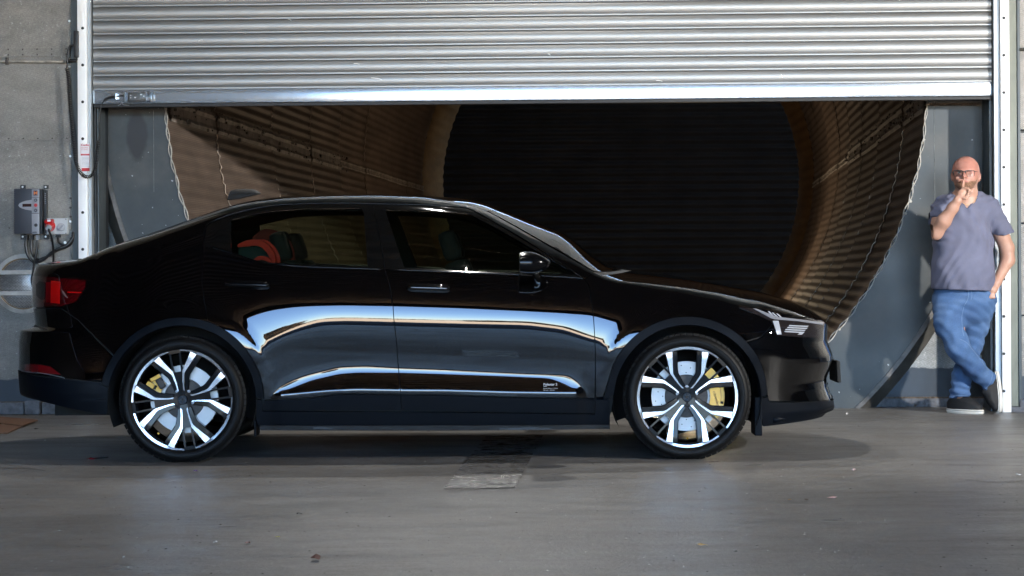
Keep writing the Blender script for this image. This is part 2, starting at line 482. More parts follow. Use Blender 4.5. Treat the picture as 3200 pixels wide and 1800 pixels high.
STAIN = (wl(428, 430, -0.40)[0] - wl(1697, 270, -0.40)[0], wl(428, 430, -0.40)[1])
def flange_material():
    m, nt, b = nmat('grey_green_painted_plate')
    L = nt.links
    tc = node(nt, "ShaderNodeTexCoord")
    n1 = node(nt, "ShaderNodeTexNoise"); n1.inputs['Scale'].default_value = 2.2; n1.inputs['Detail'].default_value = 8; n1.inputs['Roughness'].default_value = 0.6
    L.new(tc.outputs['Object'], n1.inputs['Vector'])
    c = ramp(nt, n1.outputs[0], [(0.3, (0.016, 0.021, 0.024)), (0.5, (0.036, 0.042, 0.044)), (0.70, (0.075, 0.078, 0.077))])
    n2 = node(nt, "ShaderNodeTexNoise"); n2.inputs['Scale'].default_value = 26; n2.inputs['Detail'].default_value = 2
    L.new(tc.outputs['Object'], n2.inputs['Vector'])
    s = ramp(nt, n2.outputs[0], [(0.745, 0.0), (0.76, 0.9)])
    mx = node(nt, "ShaderNodeMix", data_type='RGBA'); L.new(s.outputs[0], mx.inputs[0]); L.new(c.outputs[0], mx.inputs[6]); mx.inputs[7].default_value = (0.33, 0.36, 0.37, 1)
    n3 = node(nt, "ShaderNodeTexNoise"); n3.inputs['Scale'].default_value = 3.7; n3.inputs['Detail'].default_value = 7; n3.inputs['Roughness'].default_value = 0.7
    L.new(tc.outputs['Object'], n3.inputs['Vector'])
    s3 = ramp(nt, n3.outputs[0], [(0.70, 0.0), (0.73, 0.9)])
    mx2 = node(nt, "ShaderNodeMix", data_type='RGBA'); L.new(s3.outputs[0], mx2.inputs[0]); L.new(mx.outputs[2], mx2.inputs[6]); mx2.inputs[7].default_value = (0.09, 0.045, 0.025, 1)
    # sooty oval stain on the left part of the plate
    sp = node(nt, "ShaderNodeSeparateXYZ"); L.new(tc.outputs['Object'], sp.inputs[0])
    def lin(o, c, w):
        a = node(nt, "ShaderNodeMath", operation='SUBTRACT'); L.new(o, a.inputs[0]); a.inputs[1].default_value = c
        d = node(nt, "ShaderNodeMath", operation='DIVIDE'); L.new(a.outputs[0], d.inputs[0]); d.inputs[1].default_value = w
        p = node(nt, "ShaderNodeMath", operation='POWER'); L.new(d.outputs[0], p.inputs[0]); p.inputs[1].default_value = 2.0
        return p.outputs[0]
    ea = lin(sp.outputs[0], STAIN[0], 0.115); eb = lin(sp.outputs[2], STAIN[1], 0.29)
    ad = node(nt, "ShaderNodeMath", operation='ADD'); L.new(ea, ad.inputs[0]); L.new(eb, ad.inputs[1])
    an = node(nt, "ShaderNodeMath", operation='MULTIPLY_ADD'); an.inputs[1].default_value = 0.9; L.new(n1.outputs[0], an.inputs[0]); L.new(ad.outputs[0], an.inputs[2])
    rs = ramp(nt, an.outputs[0], [(0.75, 0.85), (1.35, 0.0)])
    mx5 = node(nt, "ShaderNodeMix", data_type='RGBA'); L.new(rs.outputs[0], mx5.inputs[0]); L.new(mx2.outputs[2], mx5.inputs[6]); mx5.inputs[7].default_value = (0.012, 0.012, 0.014, 1)
    L.new(mx5.outputs[2], b.inputs['Base Color'])
    setp(b, rough=0.42, metal=0.15)
    r = ramp(nt, n1.outputs[0], [(0.3, 0.34), (0.7, 0.55)])
    L.new(r.outputs[0], b.inputs['Roughness'])
    return m
M_flange = flange_material()

def duct_material(name, base, warm):
    """brown perforated lining; u = around, v = along is carried by the object's own coordinates through a uv map"""
    m, nt, b = nmat(name)
    L = nt.links
    uv = node(nt, "ShaderNodeUVMap")
    mp = node(nt, "ShaderNodeMapping"); mp.inputs['Scale'].default_value = (1, 3, 1); L.new(uv.outputs[0], mp.inputs[0])
    n1 = node(nt, "ShaderNodeTexNoise"); n1.inputs['Scale'].default_value = 1.3; n1.inputs['Detail'].default_value = 9; n1.inputs['Roughness'].default_value = 0.65
    L.new(mp.outputs[0], n1.inputs['Vector'])
    lo = tuple(c * 0.6 for c in base)
    c = ramp(nt, n1.outputs[0], [(0.3, lo), (0.55, base), (0.75, warm)])
    # fine rows of perforation along the duct
    sp = node(nt, "ShaderNodeSeparateXYZ"); L.new(uv.outputs[0], sp.inputs[0])
    mu = node(nt, "ShaderNodeMath", operation='MULTIPLY'); mu.inputs[1].default_value = 2 * math.pi / 0.0145; L.new(sp.outputs[1], mu.inputs[0])
    si = node(nt, "ShaderNodeMath", operation='SINE'); L.new(mu.outputs[0], si.inputs[0])
    rr = ramp(nt, si.outputs[0], [(0.45, 0.70), (0.95, 1.15)])
    mx = node(nt, "ShaderNodeMix", data_type='RGBA', blend_type='MULTIPLY'); mx.inputs[0].default_value = 1
    L.new(c.outputs[0], mx.inputs[6]); L.new(rr.outputs[0], mx.inputs[7])
    L.new(mx.outputs[2], b.inputs['Base Color'])
    setp(b, rough=0.55, metal=0.35)
    return m
M_duct = duct_material('brown_duct_lining', (0.205, 0.150, 0.118), (0.29, 0.22, 0.175))
M_duct_glow = duct_material('duct_end_glow', (0.30, 0.165, 0.060), (0.40, 0.25, 0.10))  # lining recoloured: golden light on the far rim put into the tone
M_lip_edge = simple('pale_sheet_edge', (0.36, 0.29, 0.23), 0.6, var=0.4, scale=25)
M_seam = simple('torn_grey_seam_strip', (0.26, 0.225, 0.20), 0.6, metal=0.2, var=0.6, scale=7, stretch=(1, 1, 1))
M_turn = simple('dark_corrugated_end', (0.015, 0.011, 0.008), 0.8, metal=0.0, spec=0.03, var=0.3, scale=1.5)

# ================================================================== FLOOR, GROUND, HALL
fl = MB()
fl.add([(-11, -9, 0), (11, -9, 0), (11, 14.6, 0), (11, 17, 0), (-11, 17, 0), (-11, 14.6, 0)], [[0, 1, 2, 3, 4, 5]])
floor = fl.build('floor', M_floor); tag(floor, kind='structure')

M_apron = simple('dark_worn_asphalt', (0.030, 0.034, 0.042), 0.75, var=0.75, scale=0.9, stretch=(0.5, 5, 1), spec=0.12)
ap = MB()
ap.add([(-11, -9, 0.004), (11, -9, 0.004), (11, 5.6, 0.004), (-11, 5.6, 0.004)], [[0, 1, 2, 3]])
tag(ap.build('apron', M_apron), kind='structure')
gr = MB()
gr.add([(-900, -9, -0.02), (-900, -900, -0.02), (900, -900, -0.02), (900, -9, -0.02)], [[0, 1, 2, 3]])
ground = gr.build('ground', M_sand); tag(ground, kind='structure')

CEIL = 7.2
# corrugated roof and side walls of the open fronted hall
def corrugated_sheet(name, x0, x1, f, n, amp, mat, along):
    vs, fs = [], []
    for i in range(n * 4 + 1):
        t = i / (n * 4)
        w = math.sin(t * n * 2 * math.pi) * amp
        p, q = f(t, w)
        vs += [p, q]
    for i in range(n * 4):
        fs.append([2 * i, 2 * i + 1, 2 * i + 3, 2 * i + 2])
    o = mesh_obj(name, vs, fs, mat, smooth=True)
    return tag(o, kind='structure')
corrugated_sheet('ceiling', 0, 0, lambda t, w: ((-11, -9 + 26 * t, CEIL + w), (11, -9 + 26 * t, CEIL + w)), 60, 0.06, M_ceiling, 0)
corrugated_sheet('wall_left', 0, 0, lambda t, w: ((-11 + w, -9 + 26 * t, -0.02), (-11 + w, -9 + 26 * t, CEIL)), 60, 0.05, M_sidewall, 0)
corrugated_sheet('wall_right', 0, 0, lambda t, w: ((11 + w, -9 + 26 * t, -0.02), (11 + w, -9 + 26 * t, CEIL)), 60, 0.05, M_sidewall, 0)
for sx_ in (-1, 1):
    lb = MB(); lb.box((sx_ * 9.3, -9.1, 2.9), (3.4, 0.3, 5.84)); tag(lb.build('light_block_pier', M_sidewall), kind='structure')  # unseen piers added to narrow the opening and cut sky light
lb = MB(); lb.box((0, -9.1, 6.6), (22.4, 0.3, 1.4)); tag(lb.build('wall_lintel', M_ceiling), kind='structure')
bk = MB(); bk.box((0, 17.1, 3.6), (1, 1, 1)) if False else None
# outer wall around the duct behind the door (keeps the daylight out of the tunnel)
def outer_back():
    mb = MB()
    mb.wbox(-11.5, -3.25, 0, CEIL + 0.3, -1.3, -1.2)
    mb.wbox(3.75, 11.5, 0, CEIL + 0.3, -1.3, -1.2)
    mb.wbox(-3.25, 3.75, 5.2, CEIL + 0.3, -1.3, -1.2)
    return mb.build('wall_outer', M_sidewall)
tag(outer_back(), kind='structure')

# ================================================================== WALL FACE
A_dl, _ = wl(289, 700); A_dr, _ = wl(3106, 700)          # door opening, left and right
A_g0, _ = wl(249.5, 700); A_g1, _ = wl(278, 700)         # left white guide
A_p0, _ = wl(227, 700)                                    # left dark post
A_h0, _ = wl(3126, 700); A_h1, _ = wl(3153.5, 700)       # right white guide
A_q1, _ = wl(3182, 700)                                   # right olive post
def H(px, py, off=0.0): return wl(px, py, off)[1]
def A(px, py, off=0.0): return wl(px, py, off)[0]

def wempty(name, a, h, label, cat, group=None, kind=None, off=0.0):
    o = empty(name, wp(a, off, h), label, cat, group, kind)
    o.rotation_euler = (0, 0, math.atan2(UX.y, UX.x))
    return o

class WM(MB):
    """shapes in wall coordinates, built as a child of a wall-aligned Empty: local (along, -out, up)"""
    def wbuild(s, name, mat, root=None, smooth=False, mats=None, sharp=None):
        # convert world verts to wall-local coords relative to the root
        org = Vector(root.location) if root is not None else Vector((0, 0, 0))
        inv = WROT.transposed()
        vs = [inv @ (Vector(p) - org) for p in s.v]
        me = bpy.data.meshes.new(name)
        me.from_pydata([tuple(v) for v in vs], [], s.f)
        for m in (mats or [mat]): me.materials.append(m)
        if mats: me.polygons.foreach_set("material_index", s.m)
        if smooth: me.polygons.foreach_set("use_smooth", [True] * len(me.polygons))
        me.update()
        o = bpy.data.objects.new(name, me)
        link(o, root)
        if root is None:
            o.rotation_euler = (0, 0, math.atan2(UX.y, UX.x))
        if sharp is not None: shade(o, sharp)
        return o

# left perforated wall: panels, rivets, flange, curb
hT = CEIL
lw = wempty('perforated_wall', -6.0, 0, 'perforated grey metal wall left of the white door guide', 'wall')
y_s = [1255, 712, 433, 163]
hs = [H(110, y) for y in y_s] + [H(110, 163) + 1.15, H(110, 163) + 2.35, hT]
for i in range(len(hs) - 1):
    for (a0, a1) in ((-11.2, -7.6), (-7.594, -5.2), (-5.194, A_p0 - 0.004)):
        w = WM(); w.wbox(a0, a1, hs[i] + 0.002, hs[i + 1] - 0.002, -0.06, 0.0 + (0.004 if i % 2 else 0))
        o = w.wbuild('panel', M_perf, lw)
w = WM(); w.wbox(-11.2, A_p0 - 0.01, 0, hT, -0.10, -0.062); w.wbuild('backing', M_blackmetal, lw)
# riveted flange strips over the joints
rv = WM()
for y0, dy, o1 in ((163, 14, 0.012), (433, 5, 0.008), (712, 7, 0.008)):
    hh = H(110, y0)
    s = WM(); s.wbox(-7.0, A_p0 - 0.006, hh - dy * 0.0023, hh + dy * 0.0023, 0.005, o1 + 0.004); s.wbuild('flange_strip', M_perf, lw)
    for k in range(18):
        a = A_p0 - 0.035 - k * 0.105
        for dz in ((-0.019, 0.019) if dy > 8 else (0,)):
            c = wp(a, o1 + 0.004, hh + dz)
            rv.disc(c, UN, 0.0062, 0.003, 8)
rv.wbuild('rivets', M_rivet, lw)["kind"] = 'stuff'
# bolts up the edge of the dark post
for y in (66, 209, 351, 488, 620, 649, 677, 692, 745):
    b_ = WM(); b_.disc(wp(A_p0 - 0.012, 0.006, H(225, y)), UN, 0.0085, 0.008, 8); b_.wbuild('bolt', M_boltw if y in (66, 209, 488, 692) else M_rivet, lw)

# concrete curb stones along the foot of the left wall
cb = wempty('curb', -5.0, 0, 'low blue-grey painted concrete curb under the left perforated wall', 'curb')
edges = [-8.0, A(80, 1270), A(132, 1270), A(222, 1270), A(300, 1270) + 0.05]
for i in range(len(edges) - 1):
    w = WM(); w.wbox(edges[i] + 0.006, edges[i + 1] - 0.006, 0.002, H(110, 1257) + (0.012 if i == 1 else 0), -0.05, 0.035 + 0.02 * (i % 2), 0.006)
    w.wbuild('curb_stone', M_curb, cb, sharp=40)
w = WM(); w.wbox(-8, A(300, 1270), H(110, 1257) - 0.01, H(110, 1257) + 0.006, -0.05, 0.012); w.wbuild('mortar', M_joint, cb)

# right perforated wall strip
rw = wempty('perforated_wall', 4.0, 0, 'narrow perforated metal wall right of the olive door post', 'wall')
for h0, h1 in ((0.09, H(3190, 988)), (H(3190, 984), H(3190, 700)), (H(3190, 696), H(3190, 415)), (H(3190, 405), H(3190, 155)), (H(3190, 150), 3.6), (3.604, 5.4), (5.404, hT)):
    w = WM(); w.wbox(A_q1 + 0.02, 11.2, h0 + 0.002, h1 - 0.002, -0.06, 0.0); w.wbuild('panel', M_perf, rw)
w = WM(); w.wbox(A_q1 + 0.02, 11.2, 0, hT, -0.10, -0.062); w.wbuild('backing', M_blackmetal, rw)
w = WM(); w.tube([wp(A_q1 + 0.01, 0.02, H(3180, 156)), wp(6.5, 0.02, H(3180, 156))], 0.009, 8); w.wbuild('conduit', M_conduit, rw, smooth=True)
for y in (407, 433, 990):
    w = WM()
    for k in range(8): w.disc(wp(A_q1 + 0.05 + 0.105 * k, 0.001, H(3195, y)), UN, 0.006, 0.003, 8)
    w.wbuild('rivet_row', M_rivet, rw)
w = WM(); w.wbox(A_q1 + 0.0, 6.5, 0.002, 0.088, -0.05, 0.03, 0.006); w.wbuild('curb_stone', M_curb, rw, sharp=40)

# posts
w = WM(); w.wbox(A_p0, A_g0 - 0.002, 0, 4.6, -0.35, 0.018, 0.002); o = w.wbuild('door_post', M_post, None)
tag(o, 'dark grey steel post left of the left white guide', 'post')
pr = wempty('door_post', A_q1, 0, 'olive painted steel post right of the right white guide', 'post')
w = WM(); w.wbox(A_h1 + 0.002, A_q1 - 0.006, 0.04, 4.6, -0.35, 0.012, 0.002); w.wbuild('web', M_olive, pr)
w = WM(); w.wbox(A_q1 - 0.004, A_q1 + 0.016, 0.04, 4.6, -0.10, 0.022, 0.002); w.wbuild('angle_strip', M_post, pr)
w = WM(); w.wbox(A_h1 + 0.002, A_q1 + 0.03, 0.0, 0.038, -0.3, 0.03, 0.005); w.wbuild('footing', M_curb, pr)
# header above the shutter
w = WM(); w.wbox(A_g0, A_h1, 3.35, hT, -0.5, -0.02); w.wbuild('door_header', M_post, None)
tag(bpy.context.scene.objects['door_header'], 'dark steel header wall above the rolled shutter', 'wall')

# ------------------------------------------------------------------ roller shutter
SH_TOP = 3.4
sh = wempty('roller_shutter', 0, H(1600, 330), 'silver slatted roller shutter raised above the black car', 'shutter')
H_seal0 = H(1600, 324); H_seal1 = H(1600, 314); H_bar1 = H(1600, 269.5)
H_bar0 = H(1600, 312)
pitch = (H(1600, 92) - H(1600, 267)) / 4.0
def slat_mesh(a0, a1, h0, ph):
    prof = [(0.000, -0.020), (0.000, 0.010), (0.0025, 0.013), (0.0085, 0.013), (0.0100, 0.010), (0.0105, -0.002), (0.0135, -0.002)]
    n = 16
    for i in range(n + 1):
        t = i / n
        hh = 0.0135 + (ph - 0.0135 - 0.001) * t
        prof.append((hh, 0.001 + 0.0105 * math.sin(math.pi * (0.04 + 0.93 * t)) ** 0.85))
    prof += [(ph - 0.0005, -0.02)]
    na = 2
    vs, fs = [], []
    k = len(prof)
    for i in range(na + 1):
        a = a0 + (a1 - a0) * i / na
        for h, o in prof:
            vs.append(wp(a, -0.045 + o, h0 + h))
    for i in range(na):
        for j in range(k - 1):
            fs.append([i * k + j, (i + 1) * k + j, (i + 1) * k + j + 1, i * k + j + 1])
    return vs, fs
for i in range(11):
    h0 = H_bar1 + 0.002 + pitch * i
    vs, fs = slat_mesh(A_dl + 0.004, A_dr - 0.004, h0, pitch)
    w = WM(); w.add(vs, fs); w.wbuild('slat', M_alu, sh, sharp=30)
w = WM(); w.wbox(A_dl + 0.004, A_dr - 0.004, H_bar0, H_bar1, -0.07, -0.018, 0.003); w.wbuild('bottom_rail', M_bar, sh, sharp=40)
w = WM()
w.wbox(A_dl + 0.006, A_dr - 0.006, H_bar0 - 0.0265, H_bar0 - 0.0015, -0.066, -0.022, 0.004)
w.wbox(A_dl + 0.006, A_dr - 0.006, H_bar0 - 0.012, H_bar0 - 0.009, -0.022, -0.0195)
w.wbuild('rubber_seal', M_black, sh)

for px_, py_, ln, dz in ((1105, 199, 18, 2), (1160, 243, 34, 6), (1712, 168, 8, 5), (2440, 232, 6, 10), (620, 128, 14, -3), (2050, 252, 20, 2), (900, 60, 10, 4)):
    a_, h_ = wl(px_, py_, -0.03); b_, g_ = wl(px_ + ln, py_ + dz, -0.03)
    w = WM(); w.tube(smooth_path([wp(a_, -0.0325, h_), wp((a_ + b_) / 2, -0.0315, (h_ + g_) / 2 + 0.003), wp(b_, -0.0325, g_)], 4), 0.0022, 5); w.wbuild('dent', M_white, sh, smooth=True)
# ------------------------------------------------------------------ white guides with bolts
def guide(a0, a1, lip0, lip1, ys, bx, label, hook):
    g = wempty('door_guide', a0, 0, label, 'door guide', 'white guide channels of the roller shutter')
    w = WM(); w.wbox(a0, a1, 0.0, 4.4, -0.03, 0.045, 0.003); w.wbuild('face', M_white, g, sharp=40)
    l = WM(); l.wbox(lip0, lip1, 0.0, 4.4, -0.05, 0.016, 0.002); l.wbuild('lip', M_grey_lip, g)
    for y in ys:
        b_ = WM(); b_.disc(wp(A(bx, y, 0.045), 0.044, H(bx, y, 0.045)), UN, 0.0105, 0.004, 14); b_.disc(wp(A(bx, y, 0.045), 0.048, H(bx, y, 0.045)), UN, 0.006, 0.003, 6)
        b_.wbuild('bolt', M_black, g)
    return g
guide(A_g0, A_g1, A_g1 + 0.001, A_dl - 0.003, [88 + 115.2 * k for k in range(-1, 11)], 258.5, 'white door guide at the left of the opening, beside the coiled cable', 0)
guide(A_h0, A_h1, A_dr + 0.003, A_h0 - 0.001, [56 + 116.6 * k for k in range(-1, 11)], 3137, 'white door guide at the right of the opening, behind the man', 0)

# service sticker on the left guide
st = wempty('service_sticker', A(266, 490, 0.046), H(266, 490, 0.046), 'white and red service sticker on the left white guide', 'sticker', off=0.0)
sx0, sx1 = A(252.5, 490, .046), A(280, 490, .046)
def SH_(y): return H(266, y, 0.046)
w = WM(); w.wbox(sx0, sx1, SH_(535), SH_(448.5), 0.0465, 0.0475); w.wbuild('paper', M_paper, st)
w = WM()
w.wbox(sx0, sx1, SH_(486), SH_(481), 0.0478, 0.0482)
w.wbox(sx0 + 0.006, sx1, SH_(535), SH_(525), 0.0478, 0.0482)
w.wbox(sx1 - 0.0015, sx1, SH_(525), SH_(448.5), 0.0478, 0.0482)
w.wbox(sx0, sx0 + 0.0012, SH_(486), SH_(448.5), 0.0478, 0.0482)
w.wbuild('red_bands', M_redprint, st)
w = WM()
for k in range(8): w.wbox(sx0 + 0.008, sx1 - 0.005, SH_(491 + 4 * k + 0.6), SH_(491 + 4 * k), 0.0478, 0.0481)
w.wbuild('ruled_lines', M_print, st)

def text_mesh(name, body, size, mat, root, a, off, h, align='LEFT', depth=0.0004, bold=0.0):
    cu = bpy.data.curves.new(name, 'FONT')
    cu.body = body; cu.size = size; cu.align_x = align; cu.extrude = depth; cu.offset = bold
    cu.resolution_u = 3
    t = bpy.data.objects.new(name, cu)
    COL.objects.link(t)
    dg = bpy.context.evaluated_depsgraph_get(); dg.update()
    me = bpy.data.meshes.new_from_object(t.evaluated_get(dg))
    me.materials.clear(); me.materials.append(mat)
    bpy.data.objects.remove(t, do_unlink=True)
    o = bpy.data.objects.new(name, me)
    link(o, root)
    return o
def wall_text(name, body, size, mat, root, a, off, h, **k):
    o = text_mesh(name, body, size, mat, root, a, off, h, **k)
    p = WROT.transposed() @ (wp(a, off, h) - Vector(root.location))
    o.location = p
    o.rotation_euler = (R(90), 0, 0)
    return o
wall_text('lettering', 'Cooks', 0.021, M_redprint, st, sx0 + 0.003, 0.0482, SH_(456), bold=0.0006)
wall_text('lettering', 'INDUSTRIAL', 0.0092, M_redprint, st, sx0 + 0.003, 0.0482, SH_(463.5))
wall_text('lettering', 'DOOR SERVICES', 0.0064, M_redprint, st, sx0 + 0.003, 0.0482, SH_(469))
wall_text('lettering', 'DATE OF SERVICE', 0.0052, M_paper, st, sx0 + 0.010, 0.0484, SH_(485))

# recess jambs behind the guides
jm = WM()
jm.wbox(A_dl - 0.001, A(330, 700, -.3), 0, 3.4, -0.40, -0.30)
jm.wbox(A_dl - 0.001, A_dl + 0.012, 0, 3.4, -0.30, -0.07)
jl = jm.wbuild('door_jamb', M_blackmetal, None); tag(jl, 'black steel jamb just inside the left side of the doorway', 'jamb', 'door jambs')
jm = WM(); jm.wbox(A_dl + 0.016, A_dl + 0.026, 0, 3.4, -0.30, -0.09); o = jm.wbuild('strip', M_post, None); o.parent = jl; o.rotation_euler = (0, 0, 0)
jm = WM()
jm.wbox(A(3079, 700, -.3), A_dr + 0.001, 0, 3.4, -0.40, -0.30)
jm.wbox(A_dr - 0.016, A_dr + 0.001, 0, 3.4, -0.30, -0.07)
jr = jm.wbuild('door_jamb', M_post, None); tag(jr, 'dark green-grey steel jamb just inside the right side of the doorway', 'jamb', 'door jambs')
# soffit over the opening
sf = WM(); sf.wbox(A_dl - 0.3, A_dr + 0.3, 3.0, 3.05, -0.5, -0.075); tag(sf.wbuild('door_soffit', M_blackmetal, None), 'black soffit hidden over the raised shutter', 'panel')

# ------------------------------------------------------------------ duct opening plate
DC = Vector((0.22, 15.60, 2.34)); DR = 2.77
D1 = Vector((1.584, 31.4, 2.22))
DAX = (D1 - DC).normalized()
PO = -0.40                       # plate plane, metres behind the wall face
CA, CH = A(1697, 270, PO), H(1697, 270, PO)
R_in = (A(2888, 300, PO) - A(507, 300, PO)) / 2
def ring_plate(name, mat, root, r0, r1, off0, off1, n=180, a_lim=None, parent_local=True, wob=0.0, a0=-math.pi, a1=math.pi):
    vs, fs = [], []
    for i in range(n + 1):
        t = a0 + (a1 - a0) * i / n
        c, s = math.cos(t), math.sin(t)
        ww = wob * (math.sin(t * 61) + 0.6 * math.sin(t * 97 + 1))
        for rr, off in ((r0 + ww, off0), (r1 + ww, off1), (r1 + ww, off1 - 0.012), (r0 + ww, off0 - 0.012)):
            vs.append(wp(CA + c * rr, off, CH + s * rr))
    for i in range(n):
        for j in range(4):
            k = (j + 1) % 4
            fs.append([4 * i + j, 4 * i + k, 4 * (i + 1) + k, 4 * (i + 1) + j])
    w = WM(); w.add(vs, fs)
    return w.wbuild(name, mat, root, sharp=30)
M_weld = simple('grey_weld_bead', (0.11, 0.12, 0.12), 0.6, var=0.6, scale=20)
pl = wempty('duct_surround', CA, 0, 'grey painted steel plate ring around the round duct mouth', 'panel')
ring_plate('plate', M_flange, pl, R_in, R_in + 0.47, PO, PO)
ring_plate('rolled_edge', simple('scuffed_grey_edge', (0.10, 0.095, 0.09), 0.5, metal=0.3, var=0.5, scale=14), pl, R_in + 0.470, R_in + 0.50, PO + 0.012, PO + 0.012)
ring_plate('outer_band', simple('brown_grey_band', (0.095, 0.090, 0.080), 0.55, metal=0.3, var=0.4, scale=7), pl, R_in + 0.50, R_in + 0.585, PO + 0.005, PO - 0.09)
# vertical weld seams on the plate
for (ax, y0, y1) in ((2920, 316, 700), (480, 345, 600)):
    w = WM(); w.wbox(A(ax, 400, PO) - 0.002, A(ax, 400, PO) + 0.002, H(ax, y1, PO), H(ax, y0, PO), PO - 0.002, PO + 0.003); w.wbuild('weld_seam', M_weld, pl)
w = WM(); w.wbox(A(2888, 330, PO) - 0.0, A(3066, 330, PO), H(2950, 331, PO), H(2950, 322, PO), PO, PO + 0.006); w.wbuild('top_ledge', M_joint, pl)
# perforated wall behind the surround
bw = wempty('recess_wall', 3.0, 0, 'perforated metal wall low behind the duct surround, beside the man', 'wall')
def corner_panel(name, side, h0, root):
    rr = R_in + 0.50
    hc = CH - h0
    x_in = math.sqrt(rr * rr - hc * hc)
    x_out = (A_dr + 0.35 - CA) if side > 0 else (CA - A_dl + 0.35)
    t0 = math.atan2(-hc, x_in); t1 = 0.25
    poly = [(CA + side * x_in, h0), (CA + side * x_out, h0), (CA + side * x_out, 3.4), (CA + side * rr * math.cos(t1), 3.4)]
    for k in range(31):
        t = t1 + (t0 - t1) * k / 30
        if k > 0: poly.append((CA + side * rr * math.cos(t), CH + rr * math.sin(t)))
    w = WM(); w.prism(poly, -0.52, -0.58, lambda x, y, d: wp(x, d, y)); w.wbuild(name, M_perf_back, root)
corner_panel('panel', 1, H(2950, 1243, -.5), bw)
w = WM(); w.wbox(A(2700, 1200, -.5), A_dr + 0.3, 0.0, H(2950, 1245, -.5), -0.60, -0.50, 0.006); w.wbuild('curb_stone', M_curb, bw, sharp=40)
w = WM(); w.wbox(A(2700, 1200, -.5), A_dr + 0.3, H(2950, 1246, -.5), H(2950, 1240, -.5), -0.60, -0.505); w.wbuild('rusty_edge', M_joint, bw)
bw2 = wempty('recess_wall', -3.0, 0, 'perforated metal sliver behind the duct surround at the left jamb', 'wall')
corner_panel('panel', -1, 0.0, bw2)

# ragged sealant line along the duct rim
w = WM()
for arc, nn, ph, rr in ((0, 420, 0.0, 0.0045), (1, 420, 2.4, 0.0035)):
    pts = []
    for i in range(nn + 1):
        t = -0.98 + (math.pi + 1.6) * i / nn if False else (-math.pi * 1.16 + (math.pi * 1.36) * i / nn)
        k = i * 0.75
        q = 0.010 * math.sin(k + ph) + 0.007 * mnoise.noise(Vector((i * 0.21, arc * 7, 0)))
        pts.append(wp(CA + math.cos(t) * (R_in - 0.001 + q), PO + 0.010 + 0.004 * math.cos(k + ph), CH + math.sin(t) * (R_in - 0.001 + q)))
    w.tube(pts, rr, 5)
for i in range(60):
    t = -math.pi * 1.16 + math.pi * 1.36 * random.random()
    q = random.uniform(-0.008, 0.014)
    w.disc(wp(CA + math.cos(t) * (R_in + q), PO + 0.001, CH + math.sin(t) * (R_in + q)), UN, random.uniform(0.006, 0.014), 0.006, 6, 0.003)
w.wbuild('sealant', M_seal, pl, sharp=60)

# ------------------------------------------------------------------ the duct: lapped corrugated sheets
duct = empty('duct_tunnel', (DC.x, DC.y, 0), 'large round brown corrugated metal duct running back behind the car', 'tunnel')
u_ax = DAX.cross(Vector((0, 0, 1))).normalized()       # to the right
v_ax = u_ax.cross(DAX).normalized()                     # up
def ring_pt(s, th, rad):
    c = DC + DAX * s
    return c + u_ax * (math.cos(th) * rad) + v_ax * (math.sin(th) * rad)
NCOR = 208
def s_start(th):
    return 0.10 * math.cos(th) + 0.005
def duct_sheet(name, s0, s1, r0, r1, th0, th1, mat, ncor, amp=0.0095, ns=6, seed=0, dent=0.006):
    n = max(4, int(ncor * (th1 - th0) / (2 * math.pi)))
    m_ = n * 6
    vs, fs, uvs = [], [], []
    for i in range(m_ + 1):
        th = th0 + (th1 - th0) * i / m_
        cor = amp * math.sin(2 * math.pi * n * i / m_)
        for j in range(ns + 1):
            t = j / ns
            d = dent * mnoise.noise(Vector((th * 5, (s0 + (s1 - s0) * t) * 1.1, seed)))
            if s0 < 0.01 and j == 0:
                vs.append(ring_pt(s_start(th), th, r0 + cor + d)); uvs.append((s_start(th), th * r0)); continue
            e = 0.012 * mnoise.noise(Vector((th * 40, seed * 3.0, 1))) if j in (0, ns) and s0 > 0.05 else 0
            vs.append(ring_pt(s0 + (s1 - s0) * t + e, th, r0 + (r1 - r0) * t + cor + d))
            uvs.append((s0 + (s1 - s0) * t, th * r0))
    for i in range(m_):
        for j in range(ns):
            k = ns + 1
            fs.append([i * k + j, i * k + j + 1, (i + 1) * k + j + 1, (i + 1) * k + j])
    o = mesh_obj(name, vs, fs, mat, duct, smooth=True)
    uvl = o.data.uv_layers.new(name="UVMap")
    vi = np.empty(len(o.data.loops), dtype=np.int32); o.data.loops.foreach_get("vertex_index", vi)
    uvl.data.foreach_set("uv", np.array(uvs, dtype=np.float32)[vi].ravel())
    return o
vs, fs = [], []
for i in range(97):
    t = -math.pi + 2 * math.pi * i / 96
    for s_, r_ in ((s_start(t) + 0.12, DR + 0.03), (s_start(t) + 0.12, DR + 0.09), (15.9, DR + 0.09)):
        vs.append(ring_pt(s_, t, r_))
for i in range(96):
    for j in range(2): fs.append([3 * i + j, 3 * i + j + 1, 3 * i + j + 4, 3 * i + j + 3])
mesh_obj('light_block_shell', vs, fs, M_turn, duct, smooth=True)  # unseen shell added to keep sky light out of the sheet joints
joints = [0.0, 1.50, 3.78, 5.75, 7.5, 9.3, 11.1, 12.9, 14.6]
SEAM = math.asin(-0.13 / DR)
